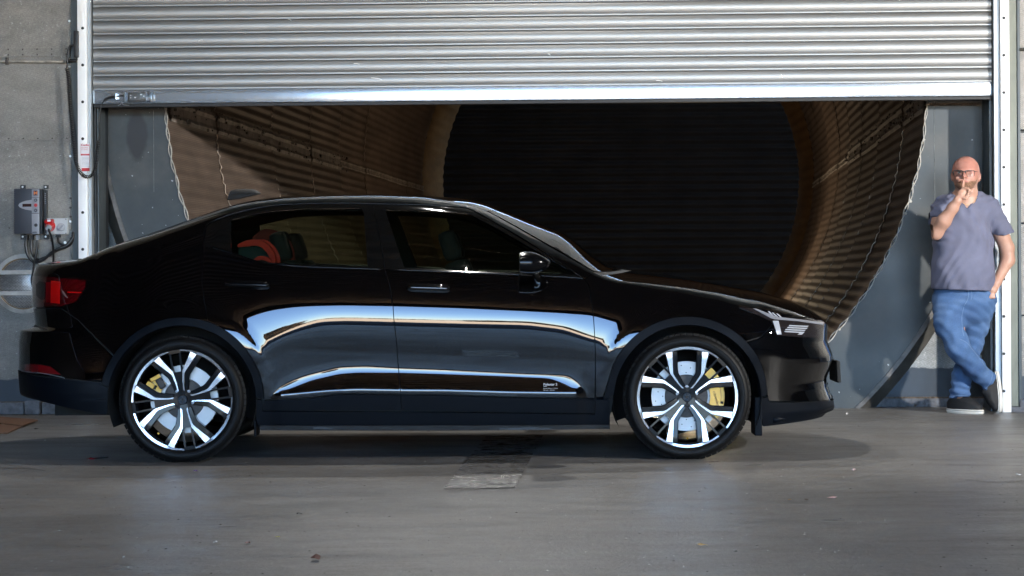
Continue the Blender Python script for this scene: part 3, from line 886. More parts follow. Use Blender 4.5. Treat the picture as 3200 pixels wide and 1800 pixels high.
for i in range(len(joints) - 1):
    s0, s1 = joints[i], joints[i + 1]
    d = 0.014 * (i % 2)
    if 0 < i < 6:
        for ta, tb in ((-0.9, SEAM - 0.03), (math.pi - SEAM + 0.03, math.pi + 0.9), (SEAM + 0.04, 0.9), (math.pi - 0.9, math.pi - SEAM - 0.04)):
            n_ = int((tb - ta) * DR / 0.03)
            jp = []
            for k in range(n_ + 1):
                th = ta + (tb - ta) * k / n_
                cor = 0.0085 * math.sin(2 * math.pi * NCOR * th / (2 * math.pi))
                jp.append(ring_pt(s0 + 0.022 * mnoise.noise(Vector((th * 9, i, 0))) + 0.008 * math.sin(k * 1.1), th, DR - 0.022 + cor))
            jb_ = MB(); jb_.tube(jp, 0.0042 if i < 3 else 0.003, 5); jb_.build('joint_lip', M_lip_edge, duct, smooth=True)
    # upper half and lower halves, lapped at the seam
    duct_sheet('sheet', s0, s1 + 0.05, DR + 0.006 - d, DR + 0.006 - d - 0.01, SEAM, math.pi - SEAM, M_duct, NCOR * 1.0, 0.0050, 5, i)
    duct_sheet('sheet', s0, s1 + 0.05, DR - d - 0.004, DR - d - 0.012, math.pi - SEAM, math.pi * 1.5, M_duct, NCOR * 1.0, 0.0040, 5, i + 20)
    duct_sheet('sheet', s0, s1 + 0.05, DR - d - 0.002, DR - d - 0.012, -math.pi * 0.5, SEAM, M_duct, NCOR * 1.0, 0.0036, 5, i + 40)
    for side in (0, 1):
        th0 = SEAM if side == 0 else math.pi - SEAM
        w = MB()
        n = 10
        wd = 0.085 if i < 4 else 0.04
        for q, (da, dr) in enumerate(((-wd, -0.020), (wd * 0.2, -0.026))):
            pass
        vs, fs = [], []
        for k in range(n + 1):
            s = s0 + (s1 - s0) * k / n
            for q in range(7):
                a = th0 + (q / 6 - 0.5) * 2 * wd / DR * (1.0 if side else 1.0)
                vs.append(ring_pt(s, a + 0.0025 * mnoise.noise(Vector((s * 9, q, side))), DR - d - 0.022 - 0.010 * (q in (1, 5)) - 0.006 * abs(mnoise.noise(Vector((s * 6, q * 2.0, side * 5))))))
        for k in range(n):
            for q in range(6):
                fs.append([k * 7 + q, (k + 1) * 7 + q, (k + 1) * 7 + q + 1, k * 7 + q + 1])
        mesh_obj('seam_strip', vs, fs, M_seam, duct)
# torn flaps, rivets and holes along the first metres of the seam
w = MB()
for side in (0, 1):
    for k in range(90):
        s = random.random() ** 1.3 * 8.0 + 0.05
        a = (SEAM if side == 0 else math.pi - SEAM) + random.uniform(-0.034, 0.034)
        c = ring_pt(s, a, DR - 0.045)
        rad = -(u_ax * math.cos(a) + v_ax * math.sin(a))
        if k % 3 == 0:
            w.box(c, (random.uniform(0.015, 0.07), 0.014, random.uniform(0.012, 0.035)), Matrix((DAX, rad, v_ax)).transposed())
        else:
            w.disc(c, rad, 0.008, 0.008, 6)
o = w.build('seam_rivets', simple('rusty_black_fixings', (0.045, 0.032, 0.026), 0.6, metal=0.4, var=0.5, scale=20), duct); o["kind"] = 'stuff'
# far end narrowed to catch light, with a warm glow in its colour
duct_sheet('end_collar', 14.6, 15.85, DR - 0.02, DR - 0.17, -math.pi, math.pi, M_duct_glow, NCOR * 0.6, 0.006, 6, 77)
# dark chamber beyond with horizontal corrugations
ch = empty('end_wall', (D1.x, 36.0, 0), 'dark horizontally ribbed wall closing the far end of the duct', 'wall')
vs, fs = [], []
nz = 52
for i in range(nz * 6 + 1):
    z = -1.2 + 7.0 * i / (nz * 6)
    y = 36.0 + 0.035 * math.sin(2 * math.pi * i / 6)
    vs += [(-3.5, y, z), (7.5, y, z)]
for i in range(nz * 6): fs.append([2 * i, 2 * i + 1, 2 * i + 3, 2 * i + 2])
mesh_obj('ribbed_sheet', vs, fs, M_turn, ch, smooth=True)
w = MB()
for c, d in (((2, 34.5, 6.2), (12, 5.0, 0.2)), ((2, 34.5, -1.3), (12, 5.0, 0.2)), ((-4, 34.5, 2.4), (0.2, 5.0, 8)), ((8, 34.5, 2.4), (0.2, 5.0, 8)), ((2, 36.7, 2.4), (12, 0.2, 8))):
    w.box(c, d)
w.build('light_block_box', M_turn, ch)  # unseen box added around the chamber to block leaking sky light
# unseen plate added to shut sky light out around the duct end
vs, fs = [], []
for i in range(97):
    t = -math.pi + 2 * math.pi * i / 96
    p = ring_pt(14.9, t, DR + 0.06); q = ring_pt(14.9, t, 6.5)
    vs += [p, q]
for i in range(96): fs.append([2 * i, 2 * i + 1, 2 * i + 3, 2 * i + 2])
mesh_obj('light_block_plate', vs, fs, M_turn, ch)

# ------------------------------------------------------------------ floor patch and cracks
fp = [on_floor(x, y, 0.004) for x, y in ((1385, 1527), (1610, 1523), (1697, 1360), (1520, 1362))]
pt = MB(); pt.add(fp, [[0, 1, 2, 3]])
o = pt.build('floor_patch', M_patch); tag(o, kind='structure')
ck = MB()
def crack(pts, wdt, z=0.004):
    P = [on_floor(x, y, z) for x, y in pts]
    vs, fs = [], []
    n = 26
    path = []
    for i in range(len(P) - 1):
        for k in range(n): path.append(P[i].lerp(P[i + 1], k / n))
    path.append(P[-1])
    for i, p in enumerate(path):
        j = 0.020 * mnoise.noise(Vector((i * 0.35, pts[0][0], 0)))
        ww = wdt * (0.35 + abs(mnoise.noise(Vector((i * 0.5, 3, pts[0][1])))))
        vs += [(p.x, p.y + j - ww, z), (p.x, p.y + j + ww, z)]
    for i in range(len(path) - 1): fs.append([2 * i, 2 * i + 2, 2 * i + 3, 2 * i + 1])
    ck.add(vs, fs)
crack([(-40, 1460), (85, 1462), (140, 1470)], 0.022)
crack([(2955, 1451), (3240, 1455)], 0.014)
crack([(3015, 1499), (3090, 1506), (3240, 1500)], 0.018)
crack([(1382, 1530), (1500, 1526)], 0.010, 0.0085)
crack([(1384, 1528), (1522, 1362)], 0.006, 0.0085)
crack([(1609, 1524), (1650, 1450)], 0.004, 0.0085)
crack([(2230, 1505), (2470, 1516)], 0.004)
crack([(2320, 1630), (2720, 1634)], 0.006)
o = ck.build('floor_cracks', simple('crumbled_crack', (0.075, 0.072, 0.072), 0.5, var=0.8, scale=40, bump=1.0, bscale=60)); tag(o, kind='stuff')
# ================================================================== CAR MATERIALS
def paint_material():
    m, nt, b = nmat('black_gloss_paint')
    setp(b, col=(0.0012, 0.0012, 0.0015), rough=0.5, spec=0.0, coat=1.0, coatr=0.008)
    b.inputs['Coat IOR'].default_value = 1.60
    L = nt.links
    tc = node(nt, "ShaderNodeTexCoord")
    n = node(nt, "ShaderNodeTexNoise"); n.inputs['Scale'].default_value = 3.5; n.inputs['Detail'].default_value = 3
    L.new(tc.outputs['Object'], n.inputs['Vector'])
    n2 = node(nt, "ShaderNodeTexNoise"); n2.inputs['Scale'].default_value = 260; n2.inputs['Detail'].default_value = 2
    L.new(tc.outputs['Object'], n2.inputs['Vector'])
    bp = node(nt, "ShaderNodeBump"); bp.inputs['Strength'].default_value = 0.012; bp.inputs['Distance'].default_value = 0.0006
    L.new(n2.outputs[0], bp.inputs['Height']); L.new(bp.outputs[0], b.inputs['Coat Normal'])
    return m
M_paint = paint_material()
M_gloss = simple('gloss_black_trim', (0.003, 0.003, 0.003), 0.06, spec=0.5)
M_clad = simple('matte_dark_cladding', (0.0022, 0.0036, 0.0062), 0.50, var=0.06, scale=5, bump=0.08, bscale=500, rvar=0.05, spec=0.10)
M_cladworn = simple('scraped_dark_cladding', (0.016, 0.018, 0.020), 0.55, var=0.5, scale=14, stretch=(1, 1, 5))
M_under = simple('underbody_black', (0.004, 0.004, 0.004), 0.8)
M_tyre = simple('tyre_rubber', (0.0038, 0.0037, 0.0038), 0.55, var=0.15, scale=12, bump=0.12, bscale=120, spec=0.2)
M_tread = simple('tyre_tread', (0.008, 0.0078, 0.0076), 0.70, var=0.25, scale=20, spec=0.25)
M_rim = simple('machined_alloy', (0.62, 0.64, 0.67), 0.25, metal=0.95, var=0.03, scale=30)
M_rimblack = simple('gloss_black_alloy', (0.0025, 0.0025, 0.003), 0.16, spec=0.2)
M_disc = simple('brake_disc_steel', (0.42, 0.42, 0.42), 0.46, metal=0.6, var=0.10, scale=6)
M_gold = simple('gold_caliper_paint', (0.42, 0.24, 0.025), 0.30, metal=0.35, var=0.1, scale=12, coat=0.6)
M_dust = simple('dark_cast_iron', (0.05, 0.045, 0.042), 0.55, metal=0.5, var=0.3, scale=20)
M_redlens_dark = simple('dark_red_lens', (0.055, 0.001, 0.002), 0.07, coat=1.0, coatr=0.02)
M_smoke = simple('smoked_lens_frame', (0.012, 0.010, 0.011), 0.08)
def lit_red():
    m, nt, b = nmat('bright_red_reflector')
    setp(b, col=(0.38, 0.003, 0.003), rough=0.2, coat=1.0, coatr=0.03, emis=(1.0, 0.012, 0.008), emiss=0.003)
    return m
M_redlit = lit_red()
M_redref = simple('red_reflector', (0.14, 0.002, 0.004), 0.18, coat=1.0, coatr=0.03)
M_chrome = simple('satin_light_guide', (0.22, 0.23, 0.26), 0.30, metal=0.35)
M_white_lens = simple('clear_light_guide', (0.34, 0.36, 0.40), 0.16, metal=0.2)
M_decal = simple('pale_decal', (0.42, 0.43, 0.45), 0.5)
M_seat = simple('charcoal_seat_fabric', (0.016, 0.017, 0.018), 0.9)
M_redseat = simple('red_child_seat_fabric', (0.55, 0.030, 0.018), 0.75)
M_darkred = simple('dark_red_seat_side', (0.12, 0.010, 0.008), 0.8)
M_tealpad = simple('dark_teal_seat_pad', (0.010, 0.035, 0.042), 0.85)

def glass_material(name, tint, refl=1.0, alpha_mix=0.0):
    m = bpy.data.materials.new(name); m.use_nodes = True
    nt = m.node_tree; L = nt.links
    nt.nodes.remove(nt.nodes["Principled BSDF"])
    out = nt.nodes["Material Output"]
    tr = node(nt, "ShaderNodeBsdfTransparent"); tr.inputs[0].default_value = (*tint, 1)
    gl = node(nt, "ShaderNodeBsdfGlossy"); gl.inputs['Roughness'].default_value = 0.005; gl.inputs[0].default_value = (refl, refl, refl, 1)
    fr = node(nt, "ShaderNodeFresnel"); fr.inputs[0].default_value = 1.5
    mx = node(nt, "ShaderNodeMixShader")
    L.new(fr.outputs[0], mx.inputs[0]); L.new(tr.outputs[0], mx.inputs[1]); L.new(gl.outputs[0], mx.inputs[2])
    L.new(mx.outputs[0], out.inputs[0])
    return m
M_glass_side = glass_material('tinted_side_glass', (0.50, 0.54, 0.42))
M_glass_screen = glass_material('windscreen_glass', (0.35, 0.40, 0.38))
M_glass_dark = glass_material('privacy_glass', (0.03, 0.035, 0.035))

# ================================================================== CAR SURFACE
CARC = Vector((-0.42, 12.53, 0.0))
YC = 12.53
W0 = 0.915
R0, F0 = -2.825, 1.885
Xg = np.arange(R0 - 0.05, F0 + 0.06, 0.01)
Zg = np.arange(0.08, 1.56, 0.004)

def T2(px, py, d):
    p = at(px, py, d)
    return p.x, p.z
def gsm(a, s):
    k = int(4 * s) + 1
    w = np.exp(-0.5 * (np.arange(-k, k + 1) / s) ** 2); w /= w.sum()
    return np.convolve(np.pad(a, k, mode='edge'), w, mode='valid')
def curve(pts, d=11.62, sm=2.5):
    q = sorted(T2(p[0], p[1], p[2] if len(p) > 2 else d) for p in pts)
    return gsm(np.interp(Xg, [a for a, _ in q], [b for _, b in q]), sm)

ZH = curve([(60, 1232), (330, 1228), (480, 1120), (600, 1092), (700, 1090), (819, 1083), (879, 1050), (948, 1022), (1003, 1006), (1080, 1003), (1231, 1007), (1424, 1012), (1647, 1017), (1759, 1031), (1834, 1059), (1897, 1078), (2000, 1092), (2500, 1092)], sm=3)
ZT = curve([(60, 1200), (330, 1196), (480, 1066), (600, 1042), (650, 1040), (700, 1024), (741, 1005), (790, 978), (842, 961), (921, 952.5), (1083, 950.5), (1231, 953), (1424, 959), (1647, 970), (1852, 980), (1938, 1007), (2010, 1040), (2500, 1045)], sm=3)
ZE = curve([(60, 830, 12.3), (100, 827, 12.2), (145, 823, 11.9), (227, 815, 11.85), (317, 776, 11.9), (400, 748, 11.95), (500, 719, 12), (600, 683, 12), (652, 664, 12), (720, 641, 12), (779, 629, 12), (876, 618, 12), (1014, 611.5, 12), (1166, 610, 12), (1312, 615, 12), (1400, 625, 12), (1470, 639, 11.98), (1524, 659, 11.95), (1610, 707, 11.9), (1722, 772, 11.85), (1800, 817, 11.8), (1867, 857, 11.78), (1920, 875, 11.76), (2025, 885, 11.76), (2150, 900, 11.76), (2286, 922, 11.76), (2400, 946, 11.8), (2480, 968, 11.82), (2523, 980, 11.85), (2560, 992, 12.0), (2598, 1006, 12.2), (2640, 1020, 12.2)], sm=2.5)
ZB0 = curve([(60, 870), (300, 850), (500, 812), (641, 772), (724, 788), (821, 819), (945, 827), (1149, 834), (1271, 838), (1461, 849), (1796, 863), (1850, 880), (1900, 900), (2600, 1100)], 11.72)
ZB = np.minimum(ZB0, ZE - 0.045)
NE = gsm(np.interp(Xg, [-2.8, -1.8, -1.0, -0.4, -0.15, 0.3, 0.45, 0.6, 1.9], [86, 84, 84.5, 84, 78, 68, 74, 80, 80]), 4)
# lower scallop
SC_T = curve([(780, 1262), (830, 1240), (860, 1219), (900, 1195), (948, 1176), (1059, 1149), (1142, 1146), (1238, 1152), (1400, 1158), (1600, 1168.5), (1719, 1173), (1775, 1174), (1800, 1187), (1824, 1213), (1836, 1228), (1860, 1240)], sm=1.3)
SC_B = curve([(780, 1264), (830, 1241), (879, 1220), (893, 1222), (976, 1190), (1059, 1171), (1114, 1166.5), (1246, 1167), (1400, 1171.5), (1600, 1178.5), (1719, 1184), (1768, 1204), (1803, 1226), (1836, 1231), (1860, 1243)], sm=1.3)
SC_L = curve([(780, 1266), (830, 1243), (1031, 1224), (1114, 1220), (1252, 1222), (1400, 1223), (1600, 1229), (1796, 1231), (1836, 1232), (1860, 1245)], sm=1.3)
xa, xb = T2(832, 1240, 11.62)[0], T2(1832, 1228, 11.62)[0]
CR = curve([(60, 1110), (780, 1084), (835, 1087), (1231, 1103), (1840, 1127), (2600, 1140)])
AMP = np.clip(np.minimum((Xg - xa) / 0.07, (xb - Xg) / 0.03), 0, 1)
AMP = gsm(AMP * AMP * (3 - 2 * AMP), 1.2)

YT = np.zeros((len(Xg), len(Zg)))
for i in range(len(Xg)):
    zh, zt, ze, zb, ne = ZH[i], ZT[i], ZE[i], ZB[i], NE[i]
    if zt < zh + 0.012: zt = zh + 0.012
    if zb < zt + 0.03: zb = zt + 0.03
    if ze < zb + 0.03: ze = zb + 0.03
    zs, am = ze - zb, AMP[i]
    K = []
    st, sb, sl = SC_T[i], SC_B[i], SC_L[i]
    st = max(st, sb + 0.006); sb = max(sb, sl + 0.012)
    lo = -10.0
    K += [(0.08, -28), (0.22, -12), (min(sl - 0.02, 0.345), -8), (sl - 0.006, lo * 1.0)]
    K += [(sl, 0.3 * am + lo * (1 - am)), (sl + 0.006, 8 * am + lo * (1 - am)), (sl + 0.016, 16 * am + lo * (1 - am)),
          (sb - 0.002, 13 * am + lo * (1 - am)), (sb + 0.002, 8 * am + lo * (1 - am)), (st, 0.6 * am + lo * (1 - am)), (st + 0.015, -3 * am + lo * (1 - am))]
    g = zh - (st + 0.015)
    cr = min(max(CR[i], st + 0.02 + 0.15 * g), zh - 0.35 * g)
    K += [(st + 0.015 + 0.4 * (cr - st - 0.015), -6.5), (cr - 0.004, -6.5), (cr + 0.003, -11.5), (cr + 0.35 * (zh - cr), -9), (cr + 0.8 * (zh - cr), -4.0), (zh, -0.25), (zh + min(0.020, 0.45 * (zt - zh)), 0.9), (zt, 8.2)]
    K += [(zt + 0.22 * (zb - zt), 14), (zt + 0.6 * (zb - zt), 20), (zb, 27 if zs > 0.12 else 34)]
    if zs > 0.15:
        K += [(zb + 0.02, 26), (zb + 0.5 * zs, 29), (ze - 0.11, 33), (ze - 0.070, 46), (ze - 0.042, 62), (ze - 0.018, min(74, ne - 2)), (ze, ne)]
    else:
        K += [(ze - 0.5 * zs, 46), (ze - 0.2 * zs, 62), (ze, ne)]
    K.sort()
    kz = np.array([a for a, _ in K]); kn = np.array([b for _, b in K])
    n = np.interp(Zg, kz, kn)
    # soften
    n = gsm(n, 0.9)
    s = -np.tan(np.radians(n))
    Y = np.concatenate([[0], np.cumsum(0.5 * (s[1:] + s[:-1]) * 0.004)])
    Y -= np.interp(zh, Zg, Y)
    YT[i] = W0 + Y
for j in range(len(Zg)):
    YT[:, j] = gsm(YT[:, j], 1.5)
# wheel arch flares
AR = [T2(568, 1249, 11.62), T2(2149, 1246, 11.62)]
XX, ZZ = np.meshgrid(Xg, Zg, indexing='ij')
for cx, cz in AR:
    rr = np.sqrt((XX - cx) ** 2 + (ZZ - cz) ** 2)
    t = np.clip((0.56 - rr) / 0.12, 0, 1)
    ang = np.degrees(np.arctan2(ZZ - cz, XX - cx))
    wf = np.clip((125 - ang) / 40, 0, 1) if cx < 0 else np.clip((ang - 55) / 40, 0, 1)
    YT += 0.007 * wf * wf * (3 - 2 * wf) * t * t * (3 - 2 * t)
    a0, a1 = (15, 100) if cx < 0 else (84, 165)
    wgt = np.clip((ang - a0) / 12, 0, 1) * np.clip((a1 - ang) / 12, 0, 1)
    t = np.clip((0.512 - rr) / 0.032, 0, 1)
    YT += 0.0040 * wgt * t * t * (3 - 2 * t)

def bil(tab, x, z):
    x = np.asarray(x, float); z = np.asarray(z, float)
    fx = np.clip((x - Xg[0]) / 0.01, 0, len(Xg) - 1.001); fz = np.clip((z - Zg[0]) / 0.004, 0, len(Zg) - 1.001)
    ix = fx.astype(int); iz = fz.astype(int); tx = fx - ix; tz = fz - iz
    return (tab[ix, iz] * (1 - tx) * (1 - tz) + tab[ix + 1, iz] * tx * (1 - tz) + tab[ix, iz + 1] * (1 - tx) * tz + tab[ix + 1, iz + 1] * tx * tz)

def taper(x):
    x = np.asarray(x, float)
    dr = np.clip(x - R0, 0, None); df = np.clip(F0 - x, 0, None)
    def se(d, Lh, p): 
        q = np.clip(1 - d / Lh, 0, 1)
        return (1 - q ** p) ** (1 / p)
    return se(dr, 0.62, 2.6) * se(df, 0.80, 2.3)

_rp = [(2.0, -2.70)] + [T2(x, y, 12.1)[::-1] for x, y in ((108, 816), (99, 857), (99, 946), (102, 959), (112, 1020), (64, 1031), (60, 1070), (62, 1147), (65, 1181), (70, 1229), (111, 1252))]
_fp = [(2.0, 1.78)] + [T2(x, y, 12.1)[::-1] for x, y in ((2596, 990), (2597, 1012), (2594, 1065), (2614, 1113), (2614, 1130), (2594, 1188), (2598, 1215), (2610, 1244), (2620, 1273), (2590, 1300))]
_rp = sorted((z, x - 0.045) for z, x in _rp); _fp = sorted((z, x + 0.025) for z, x in _fp)
def rear_x(z): return np.interp(z, [a for a, _ in _rp], [b for _, b in _rp])
def front_x(z): return np.interp(z, [a for a, _ in _fp], [b for _, b in _fp])
def warp(x, z):
    x = np.asarray(x, float); z = np.asarray(z, float)
    tr = np.clip(1 - (x - R0) / 0.50, 0, 1); tf = np.clip(1 - (F0 - x) / 0.60, 0, 1)
    sm = lambda t: t * t * (3 - 2 * t)
    return x + (rear_x(z) - R0) * sm(tr) + (front_x(z) - F0) * sm(tf)

def spos(x, z, out=0.0):
    """side surface: nominal length coordinate and height -> world (near side)"""
    return np.stack([warp(x, z), YC - bil(YT, x, z) * taper(x) - out, np.asarray(z, float) + 0 * np.asarray(x, float)], -1)
def snorm(x, z):
    x = np.asarray(x, float); z = np.asarray(z, float)
    ex, ez = 0.012, 0.004
    x0 = np.maximum(x - ex, R0 + 1e-4); x1 = np.minimum(x + ex, F0 - 1e-4)
    dx = spos(x1, z) - spos(x0, z); dz = spos(x, z + ez) - spos(x, z - ez)
    n = np.cross(dx, dz)
    n /= np.linalg.norm(n, axis=-1, keepdims=True) + 1e-12
    n[n[..., 1] > 0] *= -1
    return n
def ze_at(x): return np.interp(x, Xg, ZE)
_XS = np.concatenate([R0 + 0.30 * np.linspace(0, 1, 90)[:-1] ** 2, np.linspace(R0 + 0.30, F0 - 0.30, 420), F0 - 0.30 * np.linspace(1, 0, 90)[1:] ** 2])
_inv_cache = {}
def inv(px, py):
    """photo point on the near car side -> nominal (x, z)"""
    if (px, py) in _inv_cache: return _inv_cache[(px, py)]
    x = _XS
    z = np.full_like(x, T2(px, py, 11.8)[1])
    for k in range(6):
        d = YC - bil(YT, x, z) * taper(x)
        a_, b_ = ray(px, py)
        z = CAM_H + b_ * d
    X = warp(x, z); d = YC - bil(YT, x, z) * taper(x)
    f = X / d - a_                       # wants zero
    mid = int(np.argmin(np.abs(x - 0.0)))
    best = None
    sg = np.sign(f)
    idx = np.nonzero(sg[:-1] * sg[1:] <= 0)[0]
    if len(idx):
        # the crossing nearest to the middle of the car is the near, visible one
        i = min(idx, key=lambda q: abs(x[q]))
        t = f[i] / (f[i] - f[i + 1]) if f[i] != f[i + 1] else 0.0
        r = (float(x[i] + (x[i + 1] - x[i]) * t), float(z[i] + (z[i + 1] - z[i]) * t))
    else:
        i = int(np.argmin(np.abs(f))); r = (float(x[i]), float(z[i]))
    _inv_cache[(px, py)] = r
    return r
def IP(pts): return [inv(*p) for p in pts]
def arc(i, r, a0, a1, n=40):
    """arch circle in nominal coords; r in photo pixels, angles in degrees (0 right, 90 up)"""
    cx, cz = AR[i]
    rr = r / 6705.0 * 11.62
    return [(cx + rr * math.cos(R(a0 + (a1 - a0) * k / n)), cz + rr * math.sin(R(a0 + (a1 - a0) * k / n))) for k in range(n + 1)]
def topline(x0, x1, n=60, dz=0.0):
    return [(x0 + (x1 - x0) * k / n, float(ze_at(x0 + (x1 - x0) * k / n)) - dz) for k in range(n + 1)]

def densify(poly, step=0.02):
    out = []
    for i in range(len(poly)):
        a = poly[i]; b = poly[(i + 1) % len(poly)]
        n = max(1, int(math.hypot(b[0] - a[0], b[1] - a[1]) / step))
        for k in range(n): out.append((a[0] + (b[0] - a[0]) * k / n, a[1] + (b[1] - a[1]) * k / n))
    return out
def inset(poly, d):
    if d == 0: return poly
    ar = sum(poly[i][0] * poly[(i + 1) % len(poly)][1] - poly[(i + 1) % len(poly)][0] * poly[i][1] for i in range(len(poly)))
    s = 1 if ar > 0 else -1
    out = []
    n = len(poly)
    for i in range(n):
        p0, p1, p2 = poly[i - 1], poly[i], poly[(i + 1) % n]
        e1 = Vector((p1[0] - p0[0], p1[1] - p0[1])); e2 = Vector((p2[0] - p1[0], p2[1] - p1[1]))
        if e1.length < 1e-7 or e2.length < 1e-7: out.append(p1); continue
        e1.normalize(); e2.normalize()
        n1 = Vector((-e1.y, e1.x)) * s; n2 = Vector((-e2.y, e2.x)) * s
        b = n1 + n2
        if b.length < 0.2: out.append(p1); continue
        b.normalize()
        k = d / max(0.35, b.dot(n1))
        out.append((p1[0] + b.x * k, p1[1] + b.y * k))
    return out

from mathutils.geometry import delaunay_2d_cdt
def grid_poly(poly, sx, sz):
    P0 = np.array(poly)
    x0, x1 = P0[:, 0].min(), P0[:, 0].max(); z0, z1 = P0[:, 1].min(), P0[:, 1].max()
    xs = list(np.arange(math.floor(x0 / sx) + 1, math.ceil(x1 / sx)) * sx)
    for tip in (R0, F0):
        if abs(x0 - tip) < 0.3 or abs(x1 - tip) < 0.3:
            sgn = 1 if tip < 0 else -1
            xs += [tip + sgn * 0.30 * (k / 16) ** 2 for k in range(1, 16)]
    zs = np.arange(math.floor(z0 / sz) + 1, math.ceil(z1 / sz)) * sz
    gx, gz = np.meshgrid(np.array(sorted(xs)), zs, indexing='ij')
    gx, gz = gx.ravel(), gz.ravel()
    n = len(poly)
    inside = np.zeros(len(gx), bool); dmin = np.full(len(gx), 9.0)
    for i in range(n):
        ax, az = P0[i]; bx, bz = P0[(i + 1) % n]
        if az != bz:
            c = ((az > gz) != (bz > gz)) & (gx < (bx - ax) * (gz - az) / (bz - az) + ax)
            inside ^= c
        l2 = (bx - ax) ** 2 + (bz - az) ** 2
        t = np.clip(((gx - ax) * (bx - ax) + (gz - az) * (bz - az)) / (l2 + 1e-12), 0, 1)
        dmin = np.minimum(dmin, (gx - ax - t * (bx - ax)) ** 2 + (gz - az - t * (bz - az)) ** 2)
    keep = inside & (dmin > (0.3 * sz) ** 2)
    verts = [Vector((float(p[0]), float(p[1]))) for p in poly] + [Vector((float(a), float(b))) for a, b in zip(gx[keep], gz[keep])]
    out = delaunay_2d_cdt(verts, [], [list(range(n))], 1, 1e-6)
    P = np.array([(v.x, v.y) for v in out[0]])
    F = [list(f) for f in out[2]]
    cnt = {}
    for f in F:
        for a, b in zip(f, f[1:] + f[:1]):
            cnt[(a, b)] = 1
    B = [(a, b) for (a, b) in cnt if (b, a) not in cnt]
    return P, F, B

def side_panel(name, poly, mat, parent, gap=0.0022, sx=0.02, sz=0.008, out=0.0, depth=0.016, both=True, label=None, dens=0.02, backface=False):
    poly = [(min(max(x, R0), F0), z) for x, z in poly]
    poly = inset(densify(poly, dens), gap)
    poly = [(min(max(x, R0), F0), z) for x, z in poly]
    P, F, B = grid_poly(poly, sx, sz)
    V = spos(P[:, 0], P[:, 1], 0)
    N = snorm(P[:, 0], P[:, 1])
    V = V + N * out
    # orient
    v0, v1, v2 = V[F[0][0]], V[F[0][1]], V[F[0][2]]
    if np.dot(np.cross(v1 - v0, v2 - v0), N[F[0][0]]) < 0:
        F = [f[::-1] for f in F]; B = [(b, a) for a, b in B]
    n0 = len(V)
    vv, nn, ff = [V], [N], list(F)
    if depth > 0 and B:
        extra, en = [], []
        k = n0
        for a, b in B:
            pa, pb = V[a], V[b]
            qa, qb = pa - N[a] * depth, pb - N[b] * depth
            e = np.cross(pb - pa, N[a]); e /= np.linalg.norm(e) + 1e-12
            extra += [pa, pb, qb, qa]; en += [e] * 4
            ff.append([k + 1, k, k + 3, k + 2]); k += 4
        vv.append(np.array(extra)); nn.append(np.array(en))
    V = np.concatenate(vv); N = np.concatenate(nn)
    objs = []
    o = mesh_obj(name, V, ff, mat, parent, smooth=True, normals=N)
    if label: o["label"] = label
    objs.append(o)
    if both:
        V2 = V.copy(); V2[:, 1] = 2 * YC - V2[:, 1]
        N2 = N.copy(); N2[:, 1] *= -1
        o2 = mesh_obj(name, V2, [f[::-1] for f in ff], mat, parent, smooth=True, normals=N2)
        objs.append(o2)
    return objs

# ---------------------------------------------------------------- top surface (roof, screens, bonnet)
def edge_y(x):
    return bil(YT, x, ze_at(x)) * taper(x)
def tpos(x, y):
    """x nominal, y across (-1..1 of the half width) -> world"""
    x = np.asarray(x, float); y = np.asarray(y, float)
    ye = edge_y(x); ne = np.radians(90 - np.interp(x, Xg, NE))
    c = bil(YT, x, ze_at(x)) * np.tan(ne) / 2 * np.clip(taper(x) * 1.3, 0, 1)
    z = ze_at(x) + c * (1 - y * y)
    return np.stack([warp(x, z), YC + y * ye, z], -1)
def tnorm(x, y):
    ex, ey = 0.012, 0.01
    x = np.asarray(x, float); y = np.asarray(y, float)
    dx = tpos(np.minimum(x + ex, F0 - 1e-4), y) - tpos(np.maximum(x - ex, R0 + 1e-4), y)
    dy = tpos(x, y + ey) - tpos(x, y - ey)
    n = np.cross(dx, dy); n /= np.linalg.norm(n, axis=-1, keepdims=True) + 1e-12
    n[n[..., 2] < 0] *= -1
    return n
def top_panel(name, fx0, fx1, mat, parent, y0=-1.0, y1=1.0, nx=60, ny=40, out=0.0, depth=0.014):
    """fx0/fx1: functions of y giving the rear and front edges"""
    vs = []
    Yv = np.linspace(y0, y1, ny + 1)
    PX, PY = [], []
    for yv in Yv:
        a, b = fx0(yv), fx1(yv)
        for k in range(nx + 1):
            PX.append(a + (b - a) * k / nx); PY.append(yv)
    PX = np.array(PX); PY = np.array(PY)
    N = tnorm(PX, PY); V = tpos(PX, PY) + N * out
    k = nx + 1
    F = []
    for j in range(ny):
        for i in range(nx):
            F.append([j * k + i, j * k + i + 1, (j + 1) * k + i + 1, (j + 1) * k + i])
    # rim
    loop = [i for i in range(nx + 1)] + [j * k + nx for j in range(1, ny + 1)] + [ny * k + i for i in range(nx - 1, -1, -1)] + [j * k for j in range(ny - 1, 0, -1)]
    ex, en = [], []
    q = len(V)
    for a, b in zip(loop, loop[1:] + loop[:1]):
        e = np.cross(V[b] - V[a], N[a]); e /= np.linalg.norm(e) + 1e-12
        ex += [V[a], V[b], V[b] - N[b] * depth, V[a] - N[a] * depth]; en += [e] * 4
        F.append([q + 1, q, q + 3, q + 2]); q += 4
    V = np.concatenate([V, np.array(ex)]); N = np.concatenate([N, np.array(en)])
    return mesh_obj(name, V, F, mat, parent, smooth=True, normals=N)

# ================================================================== BUILD THE CAR
car = empty('parked_car', CARC, 'gloss black five-door fastback car parked side-on across the doorway', 'car')

